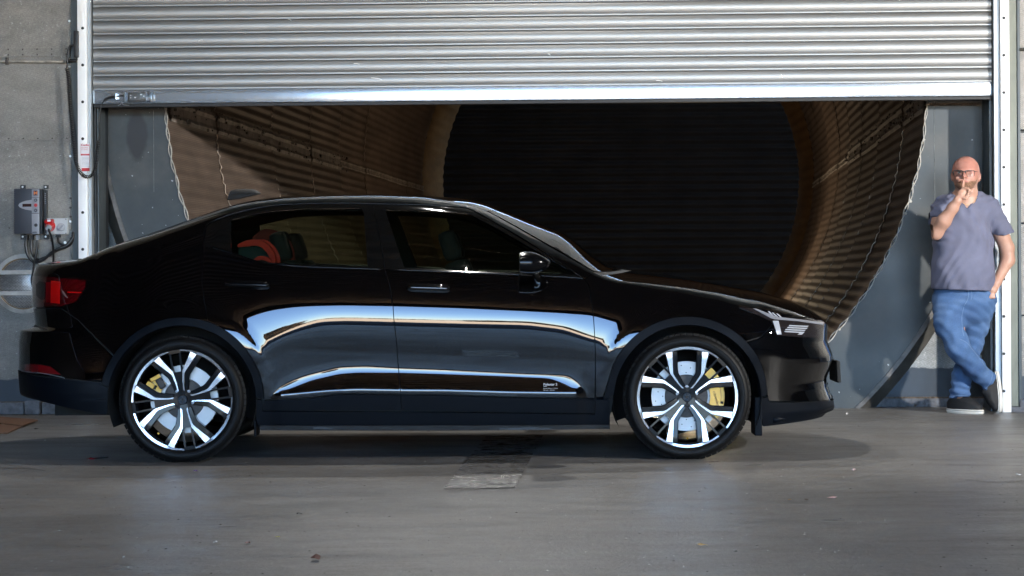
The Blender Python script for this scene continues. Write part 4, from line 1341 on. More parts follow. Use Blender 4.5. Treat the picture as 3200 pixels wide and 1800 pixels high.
dlo_top = [(637, 790), (636.5, 753), (645, 706), (666, 691.5), (738, 665.5), (842, 644.5), (945, 637.5), (1083, 635.5), (1166, 637.5), (1200, 637), (1312, 640), (1424, 646.5), (1468, 652.5), (1573, 711), (1684, 778), (1819, 867)]
I_dlo = IP(dlo_top)
door_rear_low = IP([(632, 850), (630, 880), (639, 943), (650, 1003)])
xA = inv(1858, 853)[0]
zclad = IP([(193, 1181), (77, 1160)])
# --- body side frame: rear wing, pillars and roof rail
tip_z = inv(103, 962)[1]
a_r0 = 72.0        # angle where the door edge meets the arch
bs = topline(R0, xA, 110)
poly = bs + [inv(1826, 871)] + I_dlo[::-1] + door_rear_low + arc(0, 256, 71.5, 147, 30) + IP([(245, 1000), (190, 962)]) + [(R0, tip_z)]
side_panel('body_side', poly, M_paint, car, sz=0.010)
# --- rear bumper
poly = [(R0, tip_z)] + IP([(190, 963), (245, 1001)]) + arc(0, 256, 147.5, 167.5, 10) + [inv(193, 1182), (R0 + 0.02, inv(80, 1160)[1]), (R0, inv(70, 1158)[1])]
side_panel('rear_bumper', poly, M_paint, car)
poly = [(R0, inv(70, 1160)[1]), inv(193, 1184)] + arc(0, 256, 168, 169, 2) + arc(0, 231, 170, 186, 6) + IP([(333, 1298), (241, 1281), (150, 1259), (111, 1248)]) + [(R0 + 0.03, 0.345), (R0, 0.365)]
side_panel('bumper_cladding', poly, M_clad, car, out=0.003)
# --- rear door
g_rf = [(1202, 833), (1218, 895), (1228, 953), (1231, 1000), (1238, 1060), (1244, 1138), (1252, 1231)]
belt = [(1202, 841), (1073, 837), (945, 832), (842, 824), (790, 812), (724, 791), (665, 768), (640, 765)]
poly = IP(g_rf) + IP([(1252, 1231), (1059, 1229.5), (976, 1242), (824, 1250)]) + arc(0, 256, 0.5, 71, 30) + door_rear_low[::-1][1:] + IP([(636.5, 790), (640, 768)]) + IP(belt[::-1][2:])
side_panel('rear_door', poly, M_paint, car, sx=0.016, sz=0.006)
poly = IP([(823, 1252), (976, 1244), (1059, 1231.5), (1252, 1233), (1256, 1282), (822, 1283)])
side_panel('door_cladding', poly, M_clad, car, out=0.004)
# --- front door
g_ff = [(1826, 873), (1839, 888), (1846.6, 929), (1854, 981), (1858, 1044), (1860.5, 1100), (1861, 1140), (1858.5, 1243)]
poly = IP([(x + 0.0, y) for x, y in g_rf]) + IP([(1252, 1232), (1400, 1233), (1600, 1240), (1858.5, 1244)]) + IP(g_ff[::-1]) + IP([(1796, 866), (1647, 859), (1461, 851), (1271, 843), (1204, 841)])
side_panel('front_door', poly, M_paint, car, sx=0.016, sz=0.006)
poly = IP([(1253, 1233), (1400, 1235), (1600, 1242), (1858.5, 1246), (1857, 1291), (1400, 1285), (1256, 1282)])
side_panel('door_cladding', poly, M_clad, car, out=0.004)
# --- front wing
hl_cut = [(2411, 1003), (2380, 1052), (2331, 1068)]
xh0 = inv(1858, 853)[0]
poly = topline(xh0, inv(2523, 978)[0], 40) + IP([(2523, 990), (2422, 1000), (2380, 1052), (2333, 1066)]) + arc(1, 256, 44.5, 155, 34) + IP([(1885, 1240), (1861, 1243)]) + IP(g_ff[::-1][1:]) + IP([(1826, 871)])
side_panel('front_wing', poly, M_paint, car, sx=0.018, sz=0.007)
# --- front bumper
poly = topline(inv(2523, 978)[0] + 0.001, F0, 40) + [(F0, inv(2590, 1253)[1])] + IP([(2402, 1253)]) + arc(1, 256, 2, 44, 20) + IP([(2381, 1053), (2423, 1001), (2524, 991)])
side_panel('front_bumper', poly, M_paint, car, sz=0.010)
poly = arc(1, 231, -8, 0, 6) + arc(1, 256, 0.5, 2, 2) + IP([(2402, 1255)]) + [(F0, inv(2590, 1255)[1]), (F0, 0.285), (F0 - 0.02, 0.27)] + IP([(2567, 1303), (2480, 1321), (2384, 1333)])
side_panel('bumper_cladding', poly, M_clad, car, out=0.004)
# --- arch trims
side_panel('wheel_arch_trim', arc(0, 255, 168, 0.5, 70) + arc(0, 231, 1.5, 169.5, 70), M_clad, car, out=0.006, gap=0.001, depth=0.03, dens=0.01)
side_panel('wheel_arch_trim', arc(1, 255, 154.5, 2, 70) + arc(1, 230, 0, 176, 70) + IP([(1897, 1248), (1886, 1246)]), M_clad, car, out=0.006, gap=0.001, depth=0.03, dens=0.01)
# --- sill
poly = IP([(800, 1247), (820, 1251), (821, 1285), (1400, 1288), (1858, 1294), (1862, 1248), (1885, 1247), (1906, 1250), (1907, 1338), (1600, 1342), (1400, 1343), (810, 1341), (799, 1310)])
side_panel('sill', poly, M_clad, car, out=0.0, depth=0.05)
poly = IP([(812, 1328), (1906, 1326), (1907, 1340), (1400, 1345), (812, 1344)])
side_panel('sill_edge', poly, M_cladworn, car, out=0.008, depth=0.03)

# --- window frames and glass
g_rear = [(722.5, 687), (772, 672), (842, 660), (945, 651.5), (1128, 650), (1137, 664), (1149, 831), (945, 824.5), (821, 818), (790, 808.5), (724, 787)]
side_panel('side_window', IP(g_rear), M_glass_side, car, out=-0.004, gap=0.0, depth=0, sx=0.05, sz=0.02, label='rear door window with a red child seat behind it')
g_front = [(1204, 654), (1349, 660), (1465, 666), (1573, 724), (1684, 788), (1800, 857), (1461, 846), (1263, 834)]
side_panel('side_window', IP(g_front), M_glass_side, car, out=-0.004, gap=0.0, depth=0, sx=0.05, sz=0.02)
fr = [
    [(637.5, 790), (637.5, 753), (646, 707), (666, 693), (722, 672), (722, 786), (665, 770)],                         # quarter panel
    [(722.5, 671), (738, 666.5), (842, 645.5), (945, 638.5), (1083, 636.5), (1166, 638.5), (1168, 651), (1128, 650.5), (945, 652), (842, 660.5), (772, 672.5), (722.5, 687.5)],
    [(1128, 651), (1167.5, 651), (1187, 753), (1201, 832), (1202, 840), (1150, 838), (1149, 831), (1137, 664)],
    [(1149, 832), (1202, 835), (1202, 840), (1073, 836), (945, 831), (842, 823), (790, 811), (724, 790), (724, 788), (790, 809.5), (821, 819), (945, 825.5)],
    [(1168.5, 638.5), (1312, 641), (1424, 647.5), (1468, 653.5), (1573, 712), (1684, 779), (1818, 867), (1801, 857), (1684, 788), (1573, 724.5), (1465, 666.5), (1349, 660.5), (1204, 654), (1170, 652)],
    [(1170, 652.5), (1203.5, 654.5), (1263, 834.5), (1263, 842), (1205, 840), (1189, 753)],
    [(1263, 835), (1461, 847), (1801, 858), (1822, 870), (1796, 865), (1461, 850), (1263, 842)]]
for q in fr:
    side_panel('window_frame', IP(q), M_gloss, car, out=-0.0015, gap=0.0, depth=0.012, sx=0.03, sz=0.015)
# bright seam lines of the window surround
def surf_tube(name, pts, r, mat, out=0.002, both=True, sub=4):
    P = smooth_path([(p[0], 0, p[1]) for p in IP(pts)], sub)
    xs = np.array([p.x for p in P]); zs = np.array([p.z for p in P])
    V = spos(xs, zs) + snorm(xs, zs) * out
    mb = MB(); mb.tube([tuple(v) for v in V], r, 6)
    o = mb.build(name, mat, car, smooth=True)
    if both:
        V[:, 1] = 2 * YC - V[:, 1]
        mb = MB(); mb.tube([tuple(v) for v in V], r, 6); mb.build(name, mat, car, smooth=True)
    return o
surf_tube('window_seal', [(645, 705), (666, 691), (738, 665), (842, 644), (945, 637), (1083, 635), (1166, 637), (1312, 640), (1424, 646), (1468, 652), (1573, 710), (1684, 777), (1818, 867)], 0.0022, M_gloss, 0.001)
surf_tube('waist_trim', [(800, 816), (842, 824), (945, 833), (1073, 838), (1199, 842)], 0.003, M_gloss, 0.001)
surf_tube('waist_trim', [(1206, 842), (1461, 852), (1647, 860), (1796, 868), (1822, 872)], 0.003, M_gloss, 0.001)

# --- top panels
xs_ws0 = T2(1524, 660, 11.95)[0]; xs_ws1 = T2(1867, 857, 11.78)[0]
f_roof0 = lambda y: -1.30 - 0.05 * (1 - y * y)
f_ws0 = lambda y: xs_ws0 - 0.005 + 0.10 * (1 - y * y)
f_ws1 = lambda y: xs_ws1 - 0.02 + 0.20 * (1 - y * y)
xq = T2(300, 785, 12)[0]
f_rg0 = lambda y: -2.02 - 0.16 * (1 - abs(y) ** 3)
Z_ = lambda d: (lambda f: (lambda y: f(y) + d))
top_panel('roof', Z_(0.003)(f_roof0), Z_(-0.003)(f_ws0), M_paint, car)
top_panel('windscreen', Z_(0.003)(f_ws0), Z_(-0.004)(f_ws1), M_glass_screen, car, y0=-0.97, y1=0.97, nx=50, ny=40)
for s in (-1, 1):
    top_panel('windscreen_pillar', Z_(0.003)(f_ws0), Z_(-0.004)(f_ws1), M_gloss, car, y0=0.972 * s, y1=1.0 * s, nx=50, ny=2, out=0.001)
top_panel('rear_window', Z_(0.003)(f_rg0), Z_(-0.003)(f_roof0), M_glass_dark, car, y0=-0.93, y1=0.93, nx=50, ny=40)
for s in (-1, 1):
    top_panel('tailgate_pillar', Z_(0.003)(f_rg0), Z_(-0.003)(f_roof0), M_paint, car, y0=0.932 * s, y1=1.0 * s, nx=50, ny=3)
top_panel('tailgate', lambda y: R0 + 0.002, Z_(-0.003)(f_rg0), M_paint, car, nx=50)
top_panel('cowl', Z_(-0.003)(f_ws1), lambda y: f_ws1(y) + 0.035 + 0.01 * (1 - y * y), M_black, car, nx=6, out=-0.004)
top_panel('bonnet', lambda y: f_ws1(y) + 0.038 + 0.01 * (1 - y * y), lambda y: F0 - 0.135 + 0.0 * y, M_paint, car, nx=80)
top_panel('nose_panel', lambda y: F0 - 0.130, lambda y: F0 - 0.001, M_paint, car, nx=24)

# --- inner shell, wheel wells, floor pan
def inner_side():
    low = [(R0 + 0.02, 1.02), (R0 + 0.02, 0.40)] + IP([(111, 1240), (241, 1275), (333, 1290)]) + arc(0, 232, 186, 0, 50) + IP([(805, 1335), (1900, 1333)]) + arc(1, 231, 182, -8, 50) + IP([(2390, 1325), (2560, 1298)]) + [(F0 - 0.02, 0.30)] + [(F0 - 0.02, 0.74)] + topline(F0 - 0.03, xh0, 30, 0.01) + IP([(1800, 868), (1461, 853), (1263, 846), (1073, 840), (945, 834), (821, 826), (724, 798), (640, 775)])
    low += topline(-1.75, R0 + 0.03, 20, 0.02)
    side_panel('inner_shell', low, M_under, car, out=-0.02, gap=0, depth=0, sx=0.05, sz=0.04)
    # pillar and rail backing
    side_panel('inner_shell', topline(-1.75, xA - 0.06, 60, 0.012) + IP([(1790, 857), (1684, 786), (1573, 722), (1465, 664), (1349, 658), (1204, 652), (945, 650), (842, 658), (722, 685), (722, 796), (640, 775)]), M_under, car, out=-0.02, gap=0, depth=0, sx=0.05, sz=0.04)
    side_panel('inner_shell', IP([(1128, 648), (1204, 652), (1263, 842), (1149, 838), (1137, 664)]), M_under, car, out=-0.02, gap=0, depth=0, sx=0.05, sz=0.04)
inner_side()
for s in (0, 1):
    cx, cz = AR[s]
    for side in (-1, 1):
        mb = MB()
        n = 40; rr = 0.402
        y0 = YC + side * 0.895; y1 = YC + side * 0.50
        vs, fs = [], []
        for k in range(n + 1):
            a = R(-22 + 224 * k / n)
            for y in (y0, y1): vs.append((cx + rr * math.cos(a), y, cz + rr * math.sin(a)))
        for k in range(n): fs.append([2 * k, 2 * k + 1, 2 * k + 3, 2 * k + 2])
        c = len(vs); vs.append((cx, y1, cz - 0.02))
        for k in range(n): fs.append([2 * k + 1, 2 * k + 3, c])
        # lips closing the liner to the body
        mesh_obj('wheel_liner', vs, fs, simple('wheel_liner_felt', (0.006, 0.006, 0.0062), 0.9) if (s == 0 and side == -1) else bpy.data.materials['wheel_liner_felt'], car, smooth=True)
mb = MB(); mb.box((-0.42, YC, 0.24), (3.9 - 2.0, 1.6, 0.12)); mb.box((-0.42, YC, 0.30), (4.3, 0.98, 0.14)); mb.box((-2.20, YC, 0.42), (0.6, 1.0, 0.14)); mb.box((1.30, YC, 0.33), (0.50, 0.9, 0.12))
mb.build('floor_pan', M_under, car)

# --- lights
side_panel('tail_light', IP([(112, 862), (187, 870), (268, 877), (266, 899), (238, 942), (190, 958)]) + [(R0 + 0.004, inv(103, 958)[1]), (R0 + 0.004, inv(103, 861)[1])], M_redlens_dark, car, out=0.005, gap=0, depth=0.006, sx=0.015)
tl = car
side_panel('light_bar', IP([(163, 879), (190, 882), (188, 950), (162, 948)]), M_redlit, car, out=0.009, gap=0, depth=0.004, sx=0.01, both=False, label='bright red vertical brake light bar')
side_panel('light_bar', IP([(213, 913), (256, 914.5), (255, 917.5), (213, 916.5)]), M_redlit, car, out=0.008, gap=0, depth=0.003, both=False)
side_panel('light_recess', IP([(128, 880), (145, 884), (143, 936), (130, 936), (118, 925), (117, 890)]), M_smoke, car, out=0.009, gap=0, depth=0.003, sx=0.01, both=False)
for k in range(7):
    x = 147 + k * 2.3
    side_panel('light_rib', IP([(x, 884), (x + 1.1, 884), (x + 1.1, 946), (x, 946)]), M_redref, car, out=0.009, gap=0, depth=0.003, sx=0.01, both=False)
side_panel('light_glint', IP([(195, 906), (203, 915), (213, 930), (212, 933), (204, 926), (198, 916)]), simple('lens_glint', (0.14, 0.10, 0.09), 0.25), car, out=0.008, gap=0, depth=0.002, both=False)  # pale sliver painted as a glint in the lens
side_panel('rear_reflector', IP([(79, 1138), (130, 1140), (159, 1146), (192, 1171), (79, 1158)]), M_redref, car, out=0.004, gap=0, depth=0.004)
surf_tube('reflector_trim', [(70, 1160), (130, 1166), (190, 1178), (203, 1183)], 0.0025, M_chrome, 0.004)
hl = [(2311, 962), (2354, 964), (2425, 989), (2571, 1003), (2576, 1010), (2566, 1056), (2427, 1048), (2411, 1004)]
side_panel('headlight', IP(hl), M_smoke, car, out=0.003, gap=0, depth=0.006, sx=0.015)
for q, m_ in (([(2352, 966), (2362, 967), (2424, 991), (2418, 999), (2408, 996)], M_chrome),
          ([(2418, 999), (2424, 992), (2500, 1000), (2571, 1008), (2569, 1015), (2550, 1013), (2500, 1006), (2440, 1001)], M_chrome),
          ([(2413, 1004), (2431, 1004), (2440, 1045), (2427, 1046)], M_white_lens),
          ([(2465, 1017), (2525, 1019), (2520, 1022.5), (2463, 1020.5)], M_white_lens),
          ([(2460, 1023), (2522, 1025), (2517, 1028.5), (2457, 1026.5)], M_white_lens),
          ([(2454, 1029), (2516, 1031), (2511, 1034.5), (2450, 1032.5)], M_white_lens),
          ([(2450, 1035), (2512, 1037), (2503, 1046), (2490, 1046), (2496, 1040.5), (2450, 1038)], M_white_lens),
          ([(2398, 975), (2403, 975), (2418, 990), (2411, 989)], M_white_lens),
          ([(2410, 979), (2415, 979), (2430, 992), (2424, 991)], M_white_lens),
          ([(2424, 982), (2429, 982), (2442, 993), (2436, 993)], M_white_lens)):
    side_panel('light_guide', IP(q), m_, car, out=0.006, gap=0, depth=0.002, sx=0.02, both=False)

# --- door handles
def handle(x0, x1, y, h, mt=None):
    (ax, az), (bx, bz) = inv(x0, y), inv(x1, y + 4)
    n = 24
    vs, fs = [], []
    ring_ = 10
    for i in range(n + 1):
        t = i / n
        x = ax + (bx - ax) * t; z = az + (bz - az) * t
        e = (1 - abs(2 * t - 1) ** 6) ** 0.5 if 0 < t < 1 else 0.05
        sz_ = 0.5 * h * (0.35 + 0.65 * e); sy = 0.014 * e + 0.002
        c = spos(np.array([x]), np.array([z]))[0]; nn = snorm(np.array([x]), np.array([z]))[0]
        up = np.array([0, 0, 1.0]) - nn * nn[2]; up /= np.linalg.norm(up)
        for k in range(ring_):
            a = 2 * math.pi * k / ring_
            cs, sn = math.cos(a), math.sin(a)
            vs.append(c + nn * (0.012 + sy * math.copysign(abs(cs) ** 0.7, cs)) + up * sz_ * math.copysign(abs(sn) ** 0.7, sn))
    for i in range(n):
        for k in range(ring_):
            l = (k + 1) % ring_
            fs.append([i * ring_ + k, i * ring_ + l, (i + 1) * ring_ + l, (i + 1) * ring_ + k])
    fs.append(list(range(ring_))); fs.append([n * ring_ + k for k in range(ring_)])
    o = fix_normals(mesh_obj('door_handle', vs, fs, mt or M_gloss, car, smooth=True))
    V = np.array(vs); V[:, 1] = 2 * YC - V[:, 1]
    fix_normals(mesh_obj('door_handle', V, fs, M_gloss, car, smooth=True))
handle(1271, 1407, 899, 0.036)
handle(703, 843, 889, 0.036, M_rimblack)
def surf_ring(name, px, py, r, mat):
    x, z = inv(px, py); c = spos(np.array([x]), np.array([z]))[0]; nn = Vector(snorm(np.array([x]), np.array([z]))[0])
    mb = MB(); mb.disc(Vector(c), nn, r, 0.003, 16); return mb.build(name, mat, car)

# --- mirrors
def mirror(side):
    x, z = inv(1700, 880)
    base = Vector(spos(np.array([x]), np.array([z]))[0])
    c = at(1673, 822, base.y - 0.115)
    vs, fs = [], []
    nu, nv = 28, 18
    for i in range(nu + 1):
        u = i / nu                          # from rear face (mirror glass, -x) to the front (+x)
        X = c.x - 0.083 + 0.166 * u
        prof = max(0.0, 1 - max(0, (u - 0.0)) ** 2.6) ** 0.5 if u < 1 else 0.0
        hz = 0.064 * (0.86 + 0.14 * math.sin(u * 3)) * prof + 0.001
        top = (1 - 0.42 * u ** 1.6)
        wy = 0.105 * prof + 0.001
        for k in range(nv):
            a = 2 * math.pi * k / nv
            cs, sn = math.cos(a), math.sin(a)
            yy = wy * math.copysign(abs(cs) ** 0.75, cs); zz = hz * math.copysign(abs(sn) ** 0.75, sn)
            if zz > 0: zz *= top * 1.08
            else: zz *= 0.92
            vs.append(Vector((X, c.y + yy, c.z + zz)))
    for i in range(nu):
        for k in range(nv):
            l = (k + 1) % nv
            fs.append([i * nv + k, i * nv + l, (i + 1) * nv + l, (i + 1) * nv + k])
    fs.append(list(range(nv)))
    if side > 0: vs = [Vector((v.x, 2 * YC - v.y, v.z)) for v in vs]
    o = mesh_obj('door_mirror', vs, fs, M_rimblack, car, smooth=True); fix_normals(o); shade(o, 50)
    mb = MB()
    pts = [Vector((c.x + 0.02, base.y + 0.01, c.z - 0.10)), Vector((c.x + 0.01, (base.y + c.y) / 2, c.z - 0.075)), Vector((c.x, c.y + 0.03, c.z - 0.045))]
    if side > 0: pts = [Vector((v.x, 2 * YC - v.y, v.z)) for v in pts]
    mb.tube(smooth_path(pts, 4), 0.022, 10); a_ = mb.build('mirror_arm', M_gloss, o, smooth=True)
    g = MB(); gy = c.y if side < 0 else 2 * YC - c.y
    g.box((c.x - 0.084, gy, c.z), (0.003, 0.17, 0.095), None, 0.001); g.build('mirror_glass', M_under, o)
mirror(-1); mirror(1)

# --- shark fin antenna on the roof
def fin():
    cy = 12.50
    p = lambda x, y: at(x, y, cy)
    outl = [(712, 634), (716, 619), (722, 605), (740, 600), (765, 599), (790, 599.5), (802, 603), (810, 609), (815, 614), (780, 622), (745, 630)]
    P = [p(x, y) for x, y in outl]
    cx = sum(q.x for q in P) / len(P); cz = sum(q.z for q in P) / len(P)
    vs, fs = [], []
    lay = [(-1, 0.55), (-0.8, 0.85), (-0.35, 1.0), (0.35, 1.0), (0.8, 0.85), (1, 0.55)]
    for t, s in lay:
        for q in P:
            zz = cz - 0.02 + (q.z - cz + 0.02) * (s if q.z > cz else 1)
            vs.append((cx + (q.x - cx) * (0.9 + 0.1 * s), cy + t * 0.055, zz))
    n = len(P)
    for i in range(len(lay) - 1):
        for k in range(n):
            l = (k + 1) % n
            fs.append([i * n + k, i * n + l, (i + 1) * n + l, (i + 1) * n + k])
    fs.append(list(range(n))); fs.append([(len(lay) - 1) * n + k for k in range(n)])
    o = mesh_obj('roof_antenna', [(x, y, z + 0.016) for x, y, z in vs], fs, M_under, car); shade(o, 50)
fin()

# --- front number plate holder, grille blades, lip, mud flaps
mb = MB(); c = at(2617, 1160, 12.45)
mb.box((c.x - 0.004, YC, c.z), (0.020, 0.32, 0.125), Matrix.Rotation(R(-3), 3, 'Y'), 0.004); mb.build('number_plate', M_under, car)
for k, (y, xr, r) in enumerate(((1203, 2606, 0.010), (1216, 2608, 0.011), (1229, 2612, 0.013), (1242, 2618, 0.016))):
    pts = []
    for i in range(25):
        t = -1 + 2 * i / 24
        c = at(xr, y, 12.3)
        pts.append((c.x - 0.30 * abs(t) ** 2.4 - 0.02, YC + t * 0.62, c.z))
    mb = MB(); mb.tube(pts, r, 8); mb.build('grille_blade', M_gloss, car, smooth=True)
pts = []
for i in range(41):
    t = -1 + 2 * i / 40
    c = at(2618, 1274, 12.3)
    pts.append((c.x - 0.42 * abs(t) ** 2.6 - 0.02, YC + t * 0.80, c.z + 0.005 - 0.03 * abs(t) ** 3))
mb = MB(); mb.tube(pts, 0.018, 8); mb.build('chin_spoiler', M_clad, car, smooth=True)
for k in range(6):
    c = at(2597 + 1.5 * k, 1010 + 9 * k, 12.3)
    mb = MB(); mb.tube([(c.x - 0.02 - 0.10 * abs(t) ** 2, YC + t * 0.42, c.z) for t in np.linspace(-1, 1, 15)], 0.006, 6); mb.build('grille_bar', M_gloss, car, smooth=True)
for side in (-1, 1):
    mb = MB(); c = at(2366, 1310, 11.75); yy = 11.78 if side < 0 else 2 * YC - 11.78
    mb.box((c.x, yy, c.z + 0.02), (0.04, 0.20, 0.21), None, 0.006); mb.build('mud_flap', M_clad, car)
    mb = MB(); c = at(801, 1336, 11.75)
    mb.box((c.x, yy, c.z), (0.012, 0.18, 0.09), None, 0.003); mb.build('mud_flap', M_clad, car)
    # rear valance scrape lip
mb = MB()
for x0, x1, y in ((980, 1170, 1334), (1560, 1720, 1337)):
    a, b_ = at(x0, y, 11.66), at(x1, y, 11.66)
    mb.box((a + b_) / 2 - Vector((0, 0, 0.004)), ((b_ - a).length, 0.02, 0.012))
mb.build('jacking_lip', M_cladworn, car)

# --- scallop insert lettering
def surf_text(body, px, py, size, bold=0.0):
    cu = bpy.data.curves.new('lettering', 'FONT'); cu.body = body; cu.size = size; cu.offset = bold; cu.resolution_u = 3
    t = bpy.data.objects.new('lettering_tmp', cu); COL.objects.link(t)
    dg = bpy.context.evaluated_depsgraph_get(); dg.update()
    me = bpy.data.meshes.new_from_object(t.evaluated_get(dg)); bpy.data.objects.remove(t, do_unlink=True)
    x0, z0 = inv(px, py)
    P = np.array([(v.co.x, v.co.y) for v in me.vertices])
    V = spos(x0 + P[:, 0], z0 + P[:, 1]) + snorm(x0 + P[:, 0], z0 + P[:, 1]) * 0.0012
    F = [list(p.vertices) for p in me.polygons]
    return mesh_obj('lettering', V, F, M_decal, car)
surf_text('Polestar 2', 1698, 1205, 0.0185, 0.0004)
surf_text('Battery Electric Vehicle', 1698, 1215.5, 0.0082)
surf_text('78 kWh / 300 kW', 1698, 1221.5, 0.0082)
side_panel('decal_line', IP([(1698.5, 1206.8), (1709, 1207), (1709, 1208.4), (1698.5, 1208.2)]), M_decal, car, out=0.001, gap=0, depth=0, both=False)

# --- interior
def seat(name, x, y, mat, back=-18, parent=None, sz=1.0):
    s = empty(name, (x, y, 0.42), parent=car); s.location = Vector((x, y, 0.42)) - CARC
    M = Matrix.Rotation(R(back), 3, 'Y')
    mb = MB(); mb.box((x + 0.02, y, 0.50), (0.50, 0.48, 0.14), None, 0.04); mb.build('seat_base', mat, s, smooth=True)
    mb = MB(); mb.box(Vector((x - 0.33, y, 0.80)), (0.13, 0.46, 0.60), M, 0.04); mb.build('backrest', mat, s, smooth=True)
    mb = MB(); mb.box(Vector((x - 0.45, y, 1.17)), (0.10, 0.26, 0.17), M, 0.035); mb.build('headrest', mat, s, smooth=True)
seat('front_seat', 0.10, YC - 0.37, M_seat); seat('front_seat', 0.10, YC + 0.37, M_seat)
seat('rear_seat', -0.85, YC - 0.38, M_seat); seat('rear_seat', -0.85, YC + 0.38, M_seat)
mb = MB(); mb.box((0.56, YC, 0.82), (0.40, 1.20, 0.20), None, 0.05); mb.build('dashboard', M_seat, car)
mb = MB()
pts = [Vector((0.32, YC - 0.37, 0.88)) + Vector((0.06 * math.sin(a), 0.18 * math.cos(a), 0.17 * math.sin(a))) for a in np.linspace(0, 2 * math.pi, 25)[:-1]]
mb.tube(pts, 0.014, 8, closed=True); mb.build('steering_wheel', M_seat, car, smooth=True)
mb = MB(); mb.box((-0.62, YC, 1.395), (0.75, 0.96, 0.02)); mb.build('headliner', M_seat, car)
# child seat behind the rear window: nested curved shells
cs = empty('child_seat', parent=car); cs.location = at(800, 800, 11.99) - CARC
def shell_arc(name, px0, pts, wd, dep, mat, th=0.03):
    mb = MB()
    P = smooth_path([at(x, y, dep) for x, y in pts], 6)
    vs, fs = [], []
    for i, p in enumerate(P):
        t = (P[min(i + 1, len(P) - 1)] - P[max(i - 1, 0)]).normalized()
        nrm = Vector((-t.z, 0, t.x))
        w_ = wd * min(1, 0.35 + 1.6 * min(i, len(P) - 1 - i) / len(P) * 2)
        for dn, dy in ((-w_ / 2, 0), (w_ / 2, 0), (w_ / 2, th), (-w_ / 2, th)):
            vs.append(p + nrm * dn + Vector((0, dy, 0)))
    for i in range(len(P) - 1):
        for k in range(4):
            l = (k + 1) % 4
            fs.append([i * 4 + k, i * 4 + l, (i + 1) * 4 + l, (i + 1) * 4 + k])
    fs.append([0, 1, 2, 3]); fs.append([len(vs) - 4 + k for k in range(4)])
    o = mesh_obj(name, vs, fs, mat, cs); shade(o, 40); return o
shell_arc('shell_edge', 0, [(742, 769), (765, 762), (795, 758), (820, 764), (840, 782), (852, 805), (857, 830)], 0.034, 11.97, M_redseat, 0.05)
shell_arc('shell_edge', 0, [(800, 752), (828, 757), (852, 775), (866, 800), (873, 830)], 0.026, 12.02, M_redseat, 0.04)
shell_arc('cushion_edge', 0, [(795, 812), (815, 806), (838, 812), (848, 826)], 0.022, 11.95, M_redseat, 0.05)
mb = MB(); P = [(745, 772), (795, 764), (825, 772), (845, 800), (850, 830), (790, 830), (745, 800)]
mb.prism(P, 0.0, 0.05, lambda x, y, d: at(x, y, 12.03 + d)); mb.build('seat_pad', M_tealpad, cs)
mb = MB(); P = [(790, 740), (822, 717), (858, 719), (895, 740), (915, 770), (921, 800), (915, 835), (800, 835), (790, 800)]
mb.prism([(p.x, p.z) for p in smooth_path([(x, 0, y) for x, y in P + [P[0]]], 5)[:-1]], 0.0, 0.14, lambda x, y, d: at(x, y, 12.10 + d)); mb.build('headrest', M_darkred, cs)

